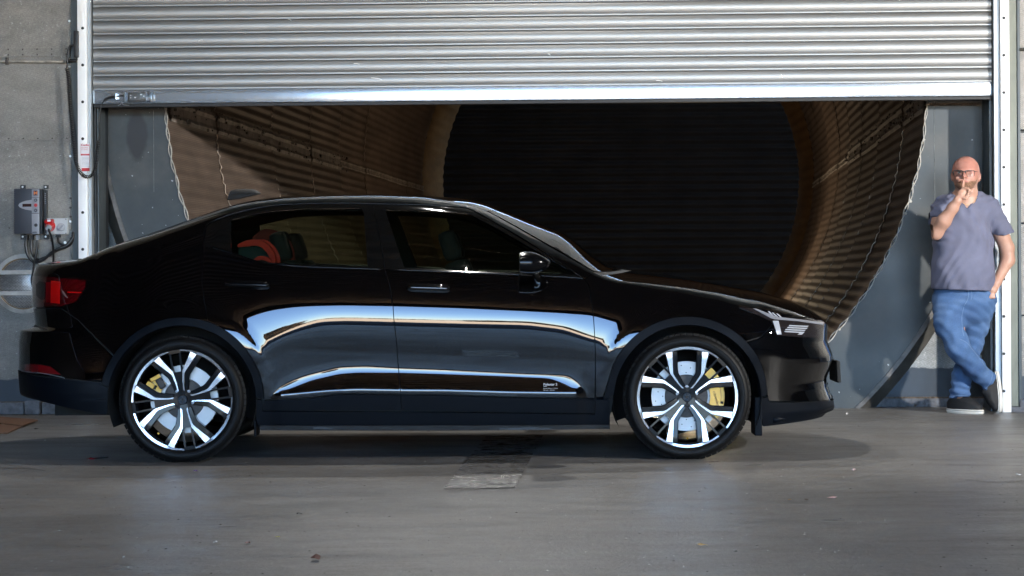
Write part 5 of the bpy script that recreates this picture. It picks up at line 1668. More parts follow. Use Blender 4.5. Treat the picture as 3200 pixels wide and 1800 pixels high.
# ================================================================== WHEELS
RY = 11.60
def wheel_point(c, rot, u, v, d):
    """u right, v up on the wheel face, d depth behind the face"""
    a = R(rot); x = u * math.cos(a) - v * math.sin(a); z = u * math.sin(a) + v * math.cos(a)
    return x, z
TR = 0.3415; RR = 0.2735
def make_wheel(px, py, rot, side=-1, detail=True, front=True):
    cx, cz = T2(px, py, 11.61)
    cz = TR - 0.002
    fy = RY + 0.022                      # wheel face
    s = side
    def Y(d): return (fy + d) if s < 0 else (2 * YC - fy - d)
    root = empty('wheel', parent=car); root.location = Vector((cx, Y(0.0), cz)) - CARC
    ca, sa = math.cos(R(rot)), math.sin(R(rot))
    def Tf(u, v, d): return Vector((cx + u * ca - v * sa, Y(d), cz + u * sa + v * ca))
    # tyre
    prof = [(0.268, 0.020), (0.273, 0.004), (0.283, -0.008), (0.300, -0.016), (0.318, -0.012), (0.330, 0.000), (0.337, 0.016), (0.3405, 0.034), (TR, 0.06), (TR, 0.18), (0.3405, 0.206), (0.330, 0.238), (0.30, 0.252), (0.270, 0.235)]
    n = 120; vs, fs, mi = [], [], []
    for i in range(n):
        a = 2 * math.pi * i / n
        for r, d in prof: vs.append(Vector((cx + r * math.cos(a), Y(d), max(0.001, cz + r * math.sin(a)))))
    k = len(prof)
    for i in range(n):
        j = (i + 1) % n
        for q in range(k - 1):
            fs.append([i * k + q, j * k + q, j * k + q + 1, i * k + q + 1]); mi.append(1 if 6 <= q <= 10 else 0)
    o = mesh_obj('tyre', vs, fs, None, root, smooth=True, mats=[M_tyre, M_tread], fmat=mi); fix_normals(o)
    # tread blocks on the shoulder
    mb = MB()
    for i in range(64):
        a = 2 * math.pi * (i + 0.5) / 64
        rad = Vector((math.cos(a), 0, math.sin(a))); tan = Vector((-math.sin(a), 0, math.cos(a)))
        yv = Vector((0, -1 if s < 0 else 1, 0))
        for (r, d, tilt, hh) in ((0.3345, 0.014, 0.9, 0.026), (0.3415, 0.06, 0.08, 0.05)):
            c = Vector((cx, Y(d), cz)) + rad * r
            if c.z < 0.004: continue
            ax = (rad * math.cos(tilt) + yv * math.sin(tilt)).normalized(); by = ax.cross(tan)
            Mx = Matrix((tan, by, ax)).transposed()
            mb.box(c, (0.0285, hh, 0.006), Mx)
    for zlow in ():
        pass
    V = [(x, y, max(z, 0.0015)) for x, y, z in mb.v]; mb.v = V
    mb.build('tread_blocks', M_tread, o)
    # sidewall rings
    mb = MB()
    for r, d in ((0.288, -0.0115), (0.311, -0.0155)):
        mb.tube([Vector((cx + r * math.cos(a), Y(d), cz + r * math.sin(a))) for a in np.linspace(0, 2 * math.pi, 97)[:-1]], 0.0013, 5, closed=True)
    mb.build('sidewall_ring', M_tyre, o, smooth=True)
    # barrel
    vs, fs = [], []
    prof = [(RR - 0.003, 0.004), (RR - 0.010, 0.020), (RR - 0.022, 0.035), (RR - 0.030, 0.10), (RR - 0.030, 0.19), (RR - 0.005, 0.225)]
    k = len(prof); n = 72
    for i in range(n):
        a = 2 * math.pi * i / n
        for r, d in prof: vs.append(Vector((cx + r * math.cos(a), Y(d), cz + r * math.sin(a))))
    for i in range(n):
        j = (i + 1) % n
        for q in range(k - 1): fs.append([i * k + q, i * k + q + 1, j * k + q + 1, j * k + q])
    bar = mesh_obj('barrel', vs, fs, M_rimblack, root, smooth=True)
    # machined rim lip: broken at the four diagonals
    R_ = RR
    def dish(r): return 0.004 + 0.020 * max(0, 1 - r / (0.85 * R_)) ** 0.9
    for q in range(4):
        a0, a1 = R(-38.5 + 90 * q), R(38.5 + 90 * q)
        vs, fs = [], []
        m_ = 40
        for i in range(m_ + 1):
            a = a0 + (a1 - a0) * i / m_
            off = abs(math.degrees(a) - 90 * q)
            inner = R_ * (0.950 if off < 18 else 0.968)
            for r, d in ((R_ * 1.004, 0.006), (R_ * 1.0, -0.001), (inner, 0.0015), (inner - 0.002, 0.012)):
                vs.append(Tf(r * math.cos(a), r * math.sin(a), d))
        for i in range(m_):
            for j in range(3): fs.append([i * 4 + j, i * 4 + j + 1, (i + 1) * 4 + j + 1, (i + 1) * 4 + j])
        o2 = mesh_obj('rim_lip', vs, fs, M_rim, root); fix_normals(o2); shade(o2, 40)
    # spokes (window at the top: half outline, mirrored; four times)
    inner_e = [(0.290, 0.90), (0.278, 0.60), (0.276, 0.460), (0.215, 0.365), (0.150, 0.260), (0.060, 0.165)]
    outer_e = [(0.432, 0.870), (0.372, 0.62), (0.346, 0.475), (0.276, 0.378), (0.190, 0.268), (0.108, 0.170)]
    def strip(pi, po, name, mat, d_face, thick, q, sgn):
        vs, fs = [], []
        nn = 5
        # refine
        def res(P): return smooth_path([(x, 0, y) for x, y in P], nn)
        A_ = [Vector((p[0], 0, p[1])) for p in pi]; B_ = [Vector((p[0], 0, p[1])) for p in po]
        def lin(P):
            out = []
            for i in range(len(P) - 1):
                for t in range(nn): out.append(P[i].lerp(P[i + 1], t / nn))
            return out + [P[-1]]
        A_, B_ = lin(A_), lin(B_)
        for _ in range(2):
            A_ = [A_[0]] + [(A_[i - 1] + A_[i] * 2 + A_[i + 1]) / 4 for i in range(1, len(A_) - 1)] + [A_[-1]]
            B_ = [B_[0]] + [(B_[i - 1] + B_[i] * 2 + B_[i + 1]) / 4 for i in range(1, len(B_) - 1)] + [B_[-1]]
        ang = R(90 * q); c_, s_ = math.cos(ang), math.sin(ang)
        def W(u, v, d):
            u *= sgn
            return Tf((u * c_ - v * s_) * R_, (u * s_ + v * c_) * R_, d)
        for a, b in zip(A_, B_):
            r = ((a + b) / 2).length * R_
            d = d_face + dish(r)
            aa = a.lerp(b, 0.07); bb = b.lerp(a, 0.07)
            vs += [W(a.x, a.z, d + thick), W(a.x, a.z, d + 0.0035), W(aa.x, aa.z, d), W(bb.x, bb.z, d), W(b.x, b.z, d + 0.0035), W(b.x, b.z, d + thick)]
        for i in range(len(A_) - 1):
            for j in range(5): fs.append([i * 6 + j, i * 6 + j + 1, (i + 1) * 6 + j + 1, (i + 1) * 6 + j])
        fs.append([0, 1, 2, 3, 4, 5]); m0 = (len(A_) - 1) * 6; fs.append([m0 + 5, m0 + 4, m0 + 3, m0 + 2, m0 + 1, m0])
        o3 = mesh_obj(name, vs, fs, mat, root); shade(o3, 35); return o3
    for q in range(4):
        for sgn in (-1, 1):
            strip(inner_e, outer_e, 'spoke', M_rim, 0.0, 0.010, q, sgn)
            # gloss black flank under each spoke, reaching the barrel
            ie = [(x - 0.012, y) for x, y in inner_e]; oe = [(x + 0.012, y) for x, y in outer_e]
            fl_in = [(0.185, 0.905), (0.178, 0.60), (0.172, 0.485), (0.125, 0.395), (0.075, 0.300), (0.020, 0.215)]
            strip(fl_in, [(x + 0.010, y) for x, y in outer_e], 'spoke_flank', M_rimblack, 0.016, 0.050, q, sgn)
        # diagonal black twin spoke
        ang = R(90 * q + 45)
        def D(u, v, d, ang=ang):
            return Tf((u * math.cos(ang) - v * math.sin(ang)) * R_, (u * math.sin(ang) + v * math.cos(ang)) * R_, d)
        mb = MB()
        def bar_(poly, d0, d1):
            mb.prism(poly, d0, d1, lambda x, y, d: D(x, y, d + 0.8 * dish(math.hypot(x, y) * R_)))
        bar_([(0.10, -0.075), (0.44, -0.092), (0.56, -0.105), (0.56, 0.105), (0.44, 0.092), (0.10, 0.075)], 0.006, 0.03)
        bar_([(0.49, -0.100), (0.985, -0.118), (0.985, -0.082), (0.49, -0.062)], 0.007, 0.025)
        bar_([(0.49, 0.100), (0.985, 0.118), (0.985, 0.082), (0.49, 0.062)], 0.007, 0.025)
        bar_([(0.93, -0.12), (1.0, -0.12), (1.0, 0.12), (0.93, 0.12)], 0.001, 0.02)
        mb.build('dark_spoke', M_rimblack, root)
    # hub
    mb = MB(); mb.disc(Tf(0, 0, 0.030), Vector((0, 1 if s < 0 else -1, 0)), 0.052, 0.06, 32); mb.build('hub', M_rimblack, root, sharp=30)
    mb = MB(); mb.disc(Tf(0, 0, 0.030), Vector((0, -1 if s < 0 else 1, 0)), 0.0265, 0.010, 28, 0.024); cap_ = mb.build('centre_cap', M_gloss, root, sharp=30)
    mb = MB()
    for a in (45, 135, 225, 315):
        mb.prism([(-0.0035, 0), (0, 0.021), (0.0035, 0)], 0.0195, 0.017, lambda x, y, d, a=a: Tf(x * math.cos(R(a)) - y * math.sin(R(a)), x * math.sin(R(a)) + y * math.cos(R(a)), d))
    mb.build('star_emblem', M_dust, cap_)
    mb = MB()
    for k in range(5):
        a = R(90 + 72 * k); mb.disc(Tf(0.055 * math.cos(a), 0.055 * math.sin(a), 0.034), Vector((0, -1 if s < 0 else 1, 0)), 0.009, 0.004, 6)
    mb.build('wheel_nuts', M_chrome, root)
    mb = MB(); vv_ = Tf(0, -0.225, 0.030) if True else None
    mb.disc(vv_, Vector((0, -1 if s < 0 else 1, 0)), 0.0055, 0.012, 8); mb.build('valve', M_gold, root)
    # brake disc and caliper do not turn with the wheel
    def Bf(u, v, d): return Vector((cx + u, Y(d), cz + v))
    ro, ri = (0.190, 0.118) if front else (0.185, 0.112)
    vs, fs = [], []
    n = 64
    for i in range(n):
        a = 2 * math.pi * i / n; c, s2 = math.cos(a), math.sin(a)
        for r, d in ((ro, 0.110), (ro, 0.084), (ri, 0.084), (ri - 0.004, 0.062), (0.03, 0.060)):
            vs.append(Bf(r * c, r * s2, d))
    for i in range(n):
        j = (i + 1) % n
        for q in range(4): fs.append([i * 5 + q, j * 5 + q, j * 5 + q + 1, i * 5 + q + 1])
    o4 = mesh_obj('brake_disc', vs, fs, None, root, mats=[M_disc, M_dust], fmat=[0 if (i % 4) == 1 else 1 for i in range(len(fs))]); fix_normals(o4)
    if front:
        mb = MB()
        for i in range(40):
            a = 2 * math.pi * i / 40; r = 0.128 + 0.055 * ((i * 3 % 5) / 4)
            mb.disc(Bf(r * math.cos(a), r * math.sin(a), 0.0838), Vector((0, -1 if s < 0 else 1, 0)), 0.0032, 0.0004, 8)
        mb.build('disc_holes', M_under, o4)
    # caliper
    def sector(r0, r1, a0, a1, d0, d1, nm, mat, par, m=14):
        poly = [(r1 * math.cos(R(a0 + (a1 - a0) * i / m)), r1 * math.sin(R(a0 + (a1 - a0) * i / m))) for i in range(m + 1)]
        poly += [(r0 * math.cos(R(a1 + (a0 - a1) * i / m)), r0 * math.sin(R(a1 + (a0 - a1) * i / m))) for i in range(m + 1)]
        mb = MB(); mb.prism(poly, d0, d1, lambda x, y, d: Bf(x, y, d)); o5 = mb.build(nm, mat, par, sharp=30); return o5
    if front:
        cal = sector(0.128, 0.206, -40, 52, 0.050, 0.082, 'caliper', M_gold, root)
        sector(0.186, 0.203, -12, 22, 0.0485, 0.0505, 'caliper_recess', M_under, cal)
        sector(0.188, 0.201, -8, 18, 0.0470, 0.0490, 'caliper_window', M_gold, cal)
        sector(0.172, 0.204, -27, -17, 0.0485, 0.0505, 'caliper_recess', M_under, cal)
        sector(0.176, 0.201, -25.5, -18.5, 0.0470, 0.0490, 'caliper_window', M_gold, cal)
        if s < 0:
            t = text_mesh('lettering', 'brembo', 0.021, M_under, cal, 0, 0, 0, bold=0.0003)
            t.location = Bf(0.146, 0.012, 0.0492) - wloc(cal); t.rotation_euler = (R(90), R(74), 0)
            mb = MB(); mb.tube([Bf(0.148 + 0.0055 * math.cos(a), 0.022 + 0.0055 * math.sin(a), 0.0492) for a in np.linspace(0, 2 * math.pi, 17)[:-1]], 0.0009, 5, closed=True); mb.build('maker_mark', M_under, cal)
    else:
        cal = sector(0.128, 0.190, 138, 172, 0.050, 0.082, 'caliper', M_gold, root)
        mb = MB()
        mb.box(Bf(-0.150, 0.118, 0.050), (0.060, 0.03, 0.022), Matrix.Rotation(R(-28), 3, 'Y'), 0.003)
        mb.box(Bf(-0.178, 0.078, 0.046), (0.035, 0.03, 0.045), Matrix.Rotation(R(-60), 3, 'Y'), 0.003)
        mb.build('caliper_bracket', M_gold, cal)
        mb = MB(); mb.box(Bf(-0.122, 0.088, 0.046), (0.035, 0.04, 0.06), Matrix.Rotation(R(-30), 3, 'Y'), 0.008); mb.build('brake_actuator', M_dust, cal)
        mb = MB(); mb.box(Bf(-0.158, 0.070, 0.0445), (0.022, 0.01, 0.026), Matrix.Rotation(R(-60), 3, 'Y'), 0.002); mb.build('pad_window', M_under, cal)
    # closing plate behind the hub so that only part of the ground shows through
    mb = MB(); mb.disc(Tf(0, 0, 0.10), Vector((0, 1 if s < 0 else -1, 0)), 0.16, 0.03, 32); mb.build('backing_plate', M_dust, root)
    return root
make_wheel(2149, 1246, 0, -1, True, True)
make_wheel(567.7, 1252, -36, -1, True, False)
make_wheel(2149, 1246, 20, 1, True, True)
make_wheel(567.7, 1252, 10, 1, True, False)
# ================================================================== DOOR CONTROLS ON THE LEFT WALL
def wpx(x, y, off): 
    a, h = wl(x, y, off); return wp(a, off, h)
cbx = wempty('control_box', A(90, 662, .1), H(90, 662, .1), 'charcoal door control box with three round buttons on the left wall', 'control box')
OF = 0.115
def cb_box(x0, y0, x1, y1, o0, o1, name, mat, root=None, bev=0.0, ref=None):
    f = o1 if ref is None else ref
    a0, h1 = wl(x0, y0, f); a1, h0 = wl(x1, y1, f)
    w = WM(); w.wbox(a0, a1, h0, h1, o0, o1, bev); return w.wbuild(name, mat, root or cbx, sharp=40)
cb_box(43, 590, 124, 731, 0.02, OF, 'housing', M_box, bev=0.006)
cb_box(124.5, 591, 131, 730, 0.02, OF - 0.008, 'side_cover', M_boxside, ref=OF)
cb_box(131.5, 593, 139, 728, 0.02, 0.06, 'side_cover', M_boxside, ref=OF)
for x0, y0, x1, y1 in ((53, 577, 68, 589), (126, 577, 140, 589), (54, 731, 68, 748), (126, 731, 140, 747)):
    cb_box(x0, y0, x1, y1, 0.0, 0.03, 'lug', M_boxside, ref=OF)
    w = WM(); w.disc(wpx((x0 + x1) / 2, (y0 + y1) / 2, OF) - UN * (OF - 0.03), UN, 0.007, 0.004, 8); w.wbuild('screw', M_boltw, cbx)
cb_box(99, 592, 123, 616, OF, OF + 0.004, 'fascia', M_boxlight, bev=0.001)
cb_box(99, 617.5, 123, 665.5, OF, OF + 0.004, 'fascia', M_boxlight, bev=0.001)
cb_box(99, 667.5, 123, 731, OF, OF + 0.004, 'fascia', M_boxlight, bev=0.001)
poly = [(100, 624), (92, 625.5), (80, 627.5), (69, 631.5), (61, 636), (57.5, 641.5), (61, 647), (69, 651.5), (80, 655), (92, 657), (100, 658)]
w = WM(); w.prism([wl(x, y, OF) for x, y in poly], OF, OF + 0.004, lambda x, y, d: wp(x, d, y)); w.wbuild('display_bezel', M_boxlight, cbx)
cb_box(70, 637, 98, 646, OF + 0.004, OF + 0.006, 'display', M_screen)
for y, m_ in ((625.5, M_button), (641.3, M_red_button), (657.5, M_button)):
    w = WM(); w.disc(wpx(111.5, y, OF + .004), UN, 0.0128, 0.004, 24, 0.0115); w.wbuild('button', m_, cbx, sharp=30)
    if m_ is M_button:
        s_ = 1 if y < 640 else -1
        w = WM(); w.prism([wl(111.5 - 2.4, y + 1.6 * s_, OF), wl(111.5 + 2.4, y + 1.6 * s_, OF), wl(111.5, y - 2.2 * s_, OF)], OF + 0.008, OF + 0.0086, lambda x, y, d: wp(x, d, y)); w.wbuild('arrow', M_boxlight, cbx)
w = WM(); w.disc(wpx(112, 703.5, OF + .004), UN, 0.0125, 0.006, 20, 0.010); w.wbuild('lock', M_boxside, cbx, sharp=30)
cb_box(104.5, 595.5, 117.5, 611, OF + 0.004, OF + 0.005, 'logo_plate', M_purple)
for x in (106, 114.3):
    cb_box(x, 597.5, x + 1.8, 608.5, OF + 0.005, OF + 0.0056, 'logo_bar', M_orange)
cb_box(107.8, 601.5, 114.3, 604.5, OF + 0.005, OF + 0.0056, 'logo_bar', M_orange)
wall_text('lettering', '445R', 0.0155, M_print, cbx, A(101.5, 728.5, OF), OF + 0.0046, H(101.5, 728.5, OF), bold=0.0006)
for k in range(6):
    cb_box(133.5, 603 + k * 6, 136, 606 + k * 6, 0.06, 0.0606, 'side_print', M_boxlight, ref=OF)

iso = wempty('isolator_switch', A(176, 707, .05), H(176, 707, .05), 'pale grey isolator switch box with a round rotary knob', 'switch box')
cb_box(143, 682, 210.5, 732, 0.0, 0.055, 'housing', M_iso, iso, 0.004)
cb_box(146, 685, 175, 730, 0.055, 0.060, 'socket_plate', M_iso, iso, 0.002)
w = WM(); w.disc(wpx(191.5, 710, .055), UN, 0.0285, 0.004, 32); w.wbuild('dial', M_plug, iso, sharp=30)
w = WM(); w.disc(wpx(191.5, 710, .059), UN, 0.0255, 0.006, 32, 0.023); w.wbuild('dial_face', M_iso, iso, sharp=30)
w = WM(); c = wpx(191.5, 710, .066); w.box(c, (0.046, 0.012, 0.012), WROT @ Matrix.Rotation(R(-45), 3, 'Y'), 0.002); w.wbuild('knob', M_plug, iso)
for x, y in ((145, 685), (206, 685), (145, 729), (206, 729)):
    w = WM(); w.disc(wpx(x, y, .055), UN, 0.004, 0.002, 8); w.wbuild('screw', M_boxside, iso)
cb_box(173, 732, 186, 742, 0.01, 0.045, 'cable_gland', M_black, iso)
# red plug
pg = wempty('red_plug', A(155, 703, .09), H(155, 703, .09), 'red industrial plug in the socket of the pale isolator box', 'plug')
c0 = wpx(158, 706, .06); c1 = wpx(152, 712, .13)
w = WM(); w.tube([c0, c0.lerp(c1, 0.35)], [0.036, 0.036], 20); w.tube([c0.lerp(c1, 0.35), c1], [0.032, 0.026], 20); w.wbuild('body', M_red, pg, sharp=40)
w = WM(); w.box(wpx(154, 692, .095), (0.060, 0.055, 0.026), WROT @ Matrix.Rotation(R(14), 3, 'X'), 0.008); w.wbuild('hinged_cap', M_red, pg, sharp=40)
cb_box(147.5, 686, 158, 692.5, 0.122, 0.124, 'rating_label', M_paper, pg)
w = WM(); w.tube([c1, c1 + (c1 - c0).normalized() * 0.025], [0.024, 0.017], 16); w.wbuild('gland', M_plug, pg, sharp=40)

def cable(name, pts, r, label, root=None, mat=None, group=None, n=8):
    w = WM(); w.tube(smooth_path([wpx(*p) for p in pts], 8), r, n)
    o = w.wbuild(name, mat or M_cable, root, smooth=True)
    if root is None: tag(o, label, 'cable', group)
    return o
cable('cable', [(152, 715, .15), (156, 728, .15), (162, 745, .12), (166, 770, .09), (167, 800, .07), (166, 830, .05)], 0.0075, 'black cable hanging straight down from the red plug')
cable('cable', [(81, 745, .06), (81, 770, .06), (86, 795, .06), (97, 812, .05), (112, 820, .05), (135, 812, .05), (160, 790, .05), (185, 776, .05), (210, 766, .04), (226, 745, .03), (228, 725, .02)], 0.0105, 'thick black cable leaving the left side of the control box')
cable('cable', [(98, 745, .05), (97, 770, .05), (101, 792, .05), (110, 806, .04), (122, 812, .04), (150, 800, .035), (178, 782, .035), (205, 772, .03), (224, 757, .02), (228, 738, .02)], 0.0105, 'thick black cable in the middle under the control box')
cable('cable', [(116, 745, .06), (115, 770, .06), (112, 795, .06), (108, 812, .06), (103, 850, .05), (99, 875, .04), (104, 895, .04), (118, 905, .02)], 0.0085, 'thin black cable dropping across the round port from the control box')
cable('cable', [(180, 742, .03), (182, 755, .04), (190, 763, .045), (202, 764, .045), (216, 756, .04), (226, 742, .03)], 0.008, 'short black cable looping from under the isolator box')
for x in (81, 98, 116):
    cb_box(x - 4, 735, x + 4, 750, 0.035, 0.08, 'cable_gland', M_black if x < 110 else M_plug)
# tie and washer
w = WM(); w.disc(wpx(204, 758, .05), UN, 0.010, 0.006, 12); tag(w.wbuild('cable_clip', M_boltw), 'bright round cable clip below the isolator box', 'clip')

# conduit pipe across the left wall
cd = wempty('conduit_pipe', A(0, 193, .03), H(0, 193, .03), 'thin horizontal grey conduit pipe on the left perforated wall', 'pipe')
w = WM(); w.tube([wpx(-400, 191, .03), wpx(213, 193.5, .03)], 0.0085, 10); w.wbuild('pipe', M_conduit, cd, smooth=True)
w = WM(); w.tube([wpx(22, 180, .012), wpx(22, 203, .012)], 0.012, 8); w.box(wpx(22, 193, .03), (0.022, 0.03, 0.03), WROT, 0.004); w.wbuild('clamp', M_rivet, cd)
w = WM(); w.tube(smooth_path([wpx(209, 193, .03), wpx(222, 189, .04), wpx(236, 189, .04), wpx(246, 183, .03)], 4), 0.012, 8); w.wbuild('flexible_end', M_black, cd, smooth=True)
# junction box behind the guide
jb = WM(); jb.wbox(A(236, 140, .03), A(248.5, 140, .03), H(240, 180, .03), H(240, 98, .03), 0.018, 0.085, 0.003)
tag(jb.wbuild('junction_box', M_boxside, sharp=40), 'narrow black junction box beside the left guide', 'junction box')

# coiled cable: straight tails and the coil
cc = wempty('coiled_cable', A(226, 387, .1), H(226, 387, .1), 'black coiled cable looping under the left guide up to the shutter rail', 'cable')
def wtube(name, pts, r, mat=M_cable, root=cc, n=7, sub=6):
    w = WM(); w.tube(smooth_path([wpx(*p) for p in pts], sub), r, n); return w.wbuild(name, mat, root, smooth=True)
wtube('tail', [(236, 141, .05), (226, 141, .06), (218, 146, .06), (213.5, 156, .06), (212, 175, .06), (210.5, 200, .06), (208.5, 214, .06)], 0.0055)
wtube('sleeve', [(232, 141, .055), (224, 142, .06), (217, 148, .06), (213.5, 158, .06)], 0.0085)
coil_path = smooth_path([wpx(*p) for p in [(208.5, 214, .06), (213, 240, .06), (217, 300, .06), (222, 360, .065), (227, 410, .07), (231.5, 460, .075), (238, 505, .08), (247, 532, .085), (259, 547, .09), (273, 553, .09), (287, 547, .09), (296, 532, .085), (302, 505, .07), (305, 470, .06), (308, 442, .05)]], 30)
L_ = [0]
for i in range(1, len(coil_path)): L_.append(L_[-1] + (coil_path[i] - coil_path[i - 1]).length)
TL = L_[-1]; turns = int(TL / 0.0125)
pts = []
NN = turns * 9
up0 = UN
for i in range(NN + 1):
    s = TL * i / NN
    j = max(0, min(len(L_) - 2, int(np.searchsorted(L_, s)) - 1))
    t = (s - L_[j]) / max(1e-9, L_[j + 1] - L_[j])
    p = coil_path[j].lerp(coil_path[j + 1], t); d = (coil_path[j + 1] - coil_path[j]).normalized()
    b1 = (UN - d * UN.dot(d)).normalized(); b2 = d.cross(b1)
    a = 2 * math.pi * turns * i / NN
    pts.append(p + b1 * (0.0105 * math.cos(a)) + b2 * (0.0105 * math.sin(a)))
w = WM(); w.tube(pts, 0.0040, 5); w.wbuild('coil', M_cable, cc, smooth=True)
wtube('tail', [(308, 442, .05), (311, 430, .03), (310, 400, .01), (311, 370, .0), (314, 345, .0), (319, 325, .0), (329, 311, .0), (342, 304, .0), (358, 301.5, .0), (386, 299, .0)], 0.0042)
wtube('sleeve', [(327, 312, .0), (337, 306, .0), (350, 302.5, .0), (361, 301, .0)], 0.0085)
w = WM(); w.disc(wpx(361.5, 301, -0.018), UN, 0.0001, 0.0001, 6)
w = WM(); w.box(wpx(363, 301, -.004), (0.006, 0.03, 0.042), WROT, 0.001); w.wbuild('bracket', M_boltw, cc)
# clear sensor box on the bottom rail
sb = wempty('sensor_box', A(430, 301, .0), H(430, 301, .0), 'clear plastic sensor box on the left end of the shutter rail', 'sensor')
cb_box(387, 286.5, 472, 317, -0.016, 0.028, 'cover', M_clear, sb, 0.005)
cb_box(400, 289, 456, 315, -0.016, 0.008, 'tray', M_boxside, sb)
cb_box(404, 292, 452, 312, 0.008, 0.011, 'circuit_board', simple('grey_green_board', (0.12, 0.14, 0.14), 0.5, var=0.4, scale=60), sb)
for x, y, s_ in ((407, 297, 3), (407, 304, 3), (448, 299, 3), (438, 294, 6), (420, 303, 5)):
    cb_box(x, y, x + s_, y + 3, 0.011, 0.016, 'component', M_boltw, sb)
for x in (389, 470):
    cb_box(x - 2, 287, x + 2, 316, -0.016, 0.0, 'end_cap', M_iso, sb)
wtube('loose_wire', [(386, 312, .0), (380, 318, .0), (377, 326, .0), (368, 330, .0)], 0.0016, M_plug, sb)
wtube('loose_wire', [(382, 318, .0), (384, 326, .0), (394, 329, .0), (404, 329, .0)], 0.0016, M_plug, sb)

# round port with two straps
pc = wpx(74, 887, 0.0)
port = wempty('round_port', A(74, 887, 0), H(74, 887, 0), 'round perforated port with a metal rim and two straps, behind the car boot', 'port')
RP = 0.214
def port_ring(name, r0, r1, o0, o1, mat):
    vs, fs = [], []
    n = 72
    for i in range(n):
        a = 2 * math.pi * i / n
        for r, o in ((r0, 0.0), (r0, o0), (r1, o1), (r1, 0.0)):
            vs.append(pc + UX * (r * math.cos(a)) + Vector((0, 0, r * math.sin(a))) + UN * o)
    for i in range(n):
        j = (i + 1) % n
        for q in range(3): fs.append([i * 4 + q, j * 4 + q, j * 4 + q + 1, i * 4 + q + 1])
    w = WM(); w.add(vs, fs); return w.wbuild(name, mat, port, sharp=35)
port_ring('rim', RP - 0.030, RP, 0.030, 0.026, M_ring)
port_ring('seal', RP - 0.039, RP - 0.030, 0.016, 0.018, M_brass)
vs, fs = [], []
n = 60
for j in range(9):
    r = (RP - 0.037) * j / 8
    for i in range(n):
        a = 2 * math.pi * i / n
        vs.append(pc + UX * (r * math.cos(a)) + Vector((0, 0, r * math.sin(a))) + UN * (0.006 + 0.035 * (1 - (j / 8) ** 2)))
for j in range(8):
    for i in range(n):
        k = (i + 1) % n
        fs.append([j * n + i, (j + 1) * n + i, (j + 1) * n + k, j * n + k])
w = WM(); w.add(vs, fs); w.wbuild('perforated_dome', M_perf_port, port, smooth=True)
for y in (851, 917):
    h_ = H(74, y, .05)
    dx = math.sqrt(RP ** 2 - (h_ - pc.z) ** 2) + 0.006
    ac = A(74, 887, 0)
    w = WM(); w.wbox(ac - dx, ac + dx, h_ - 0.0155, h_ + 0.0155, 0.045, 0.052, 0.002); w.wbuild('strap', M_iso if False else M_ring, port)
    for s_ in (-1, 1):
        w = WM(); w.wbox(ac + s_ * dx - 0.012, ac + s_ * dx + 0.012, h_ - 0.020, h_ + 0.020, 0.0, 0.056, 0.003); w.wbuild('strap_bracket', M_boltw, port)

# flat cardboard sheets on the floor at the left
for pts_, z, lab in (([(-60, 1297), (118, 1311), (70, 1328.5), (-60, 1316)], 0.018, 'brown cardboard sheet on the floor nearest the left wall'),
                ([(-60, 1321), (68, 1331), (22, 1352), (-60, 1353)], 0.010, 'brown cardboard sheet on the floor, front one at the left edge')):
    P = [on_floor(x, y, z) for x, y in pts_]
    vs = [tuple(p) for p in P] + [(p.x, p.y, max(0.001, z - 0.009)) for p in P]
    fs = [[3, 2, 1, 0], [4, 5, 6, 7]] + [[i, (i + 1) % 4, 4 + (i + 1) % 4, 4 + i] for i in range(4)]
    tag(fix_normals(mesh_obj('cardboard_sheet', vs, fs, M_card, origin=P[0])), lab, 'cardboard', 'cardboard sheets on the floor')

# litter on the floor
def litter(name, px, py, sx, sy, sz, col, label, cat='litter', rough=0.5, grp='small litter on the concrete floor', rot=0.0, curl=0.0, metal=0.0):
    c = on_floor(px, py)
    m = bpy.data.materials.get('litter_%d_%d_%d' % tuple(int(v * 100) for v in col)) or simple('litter_%d_%d_%d' % tuple(int(v * 100) for v in col), col, rough, metal=metal, var=0.3, scale=50)
    n = 7; rnd = random.Random(int(px * 7 + py))
    vs = []
    for k in range(n):
        a = 2 * math.pi * k / n
        q = rnd.uniform(0.7, 1.1)
        x, y = sx / 2 * q * math.cos(a), sy / 2 * q * math.sin(a)
        x, y = x * math.cos(rot) - y * math.sin(rot), x * math.sin(rot) + y * math.cos(rot)
        vs.append((c.x + x, c.y + y, 0.0045 + sz * rnd.uniform(0.1, 1.0)))
    n0 = len(vs)
    vs += [(x, y, max(0.0042, z - 0.0015)) for x, y, z in vs]
    vs.append((c.x, c.y, 0.005 + sz * (0.6 + curl)))
    fs = [[k, (k + 1) % n, 2 * n] for k in range(n)] + [[k, n0 + k, n0 + (k + 1) % n, (k + 1) % n] for k in range(n)]
    return tag(mesh_obj(name, vs, fs, m, origin=c), label, cat, grp)
litter('foil_scrap', 284, 1440, 0.055, 0.03, 0.012, (0.45, 0.01, 0.03), 'red foil scrap on the floor left of the rear wheel', rough=0.15, metal=0.6)
litter('foil_scrap', 611, 1477, 0.030, 0.03, 0.012, (0.08, 0.02, 0.30), 'purple foil scrap on the floor in front of the rear wheel', rough=0.15, metal=0.6)
litter('paper_scrap', 673, 1702, 0.018, 0.02, 0.010, (0.75, 0.72, 0.68), 'white paper crumb on the floor, front left of centre')
litter('paper_scrap', 774, 1701, 0.026, 0.025, 0.008, (0.45, 0.22, 0.18), 'pinkish paper crumb on the floor beside the white crumb')
litter('foil_scrap', 868, 1682, 0.022, 0.015, 0.004, (0.65, 0.55, 0.12), 'yellow flake on the floor between the pink crumb and the light patch')
litter('leaf', 988, 1753, 0.040, 0.05, 0.020, (0.09, 0.015, 0.008), 'dark red curled dry leaf near the bottom of the floor', 'leaf', curl=0.5)
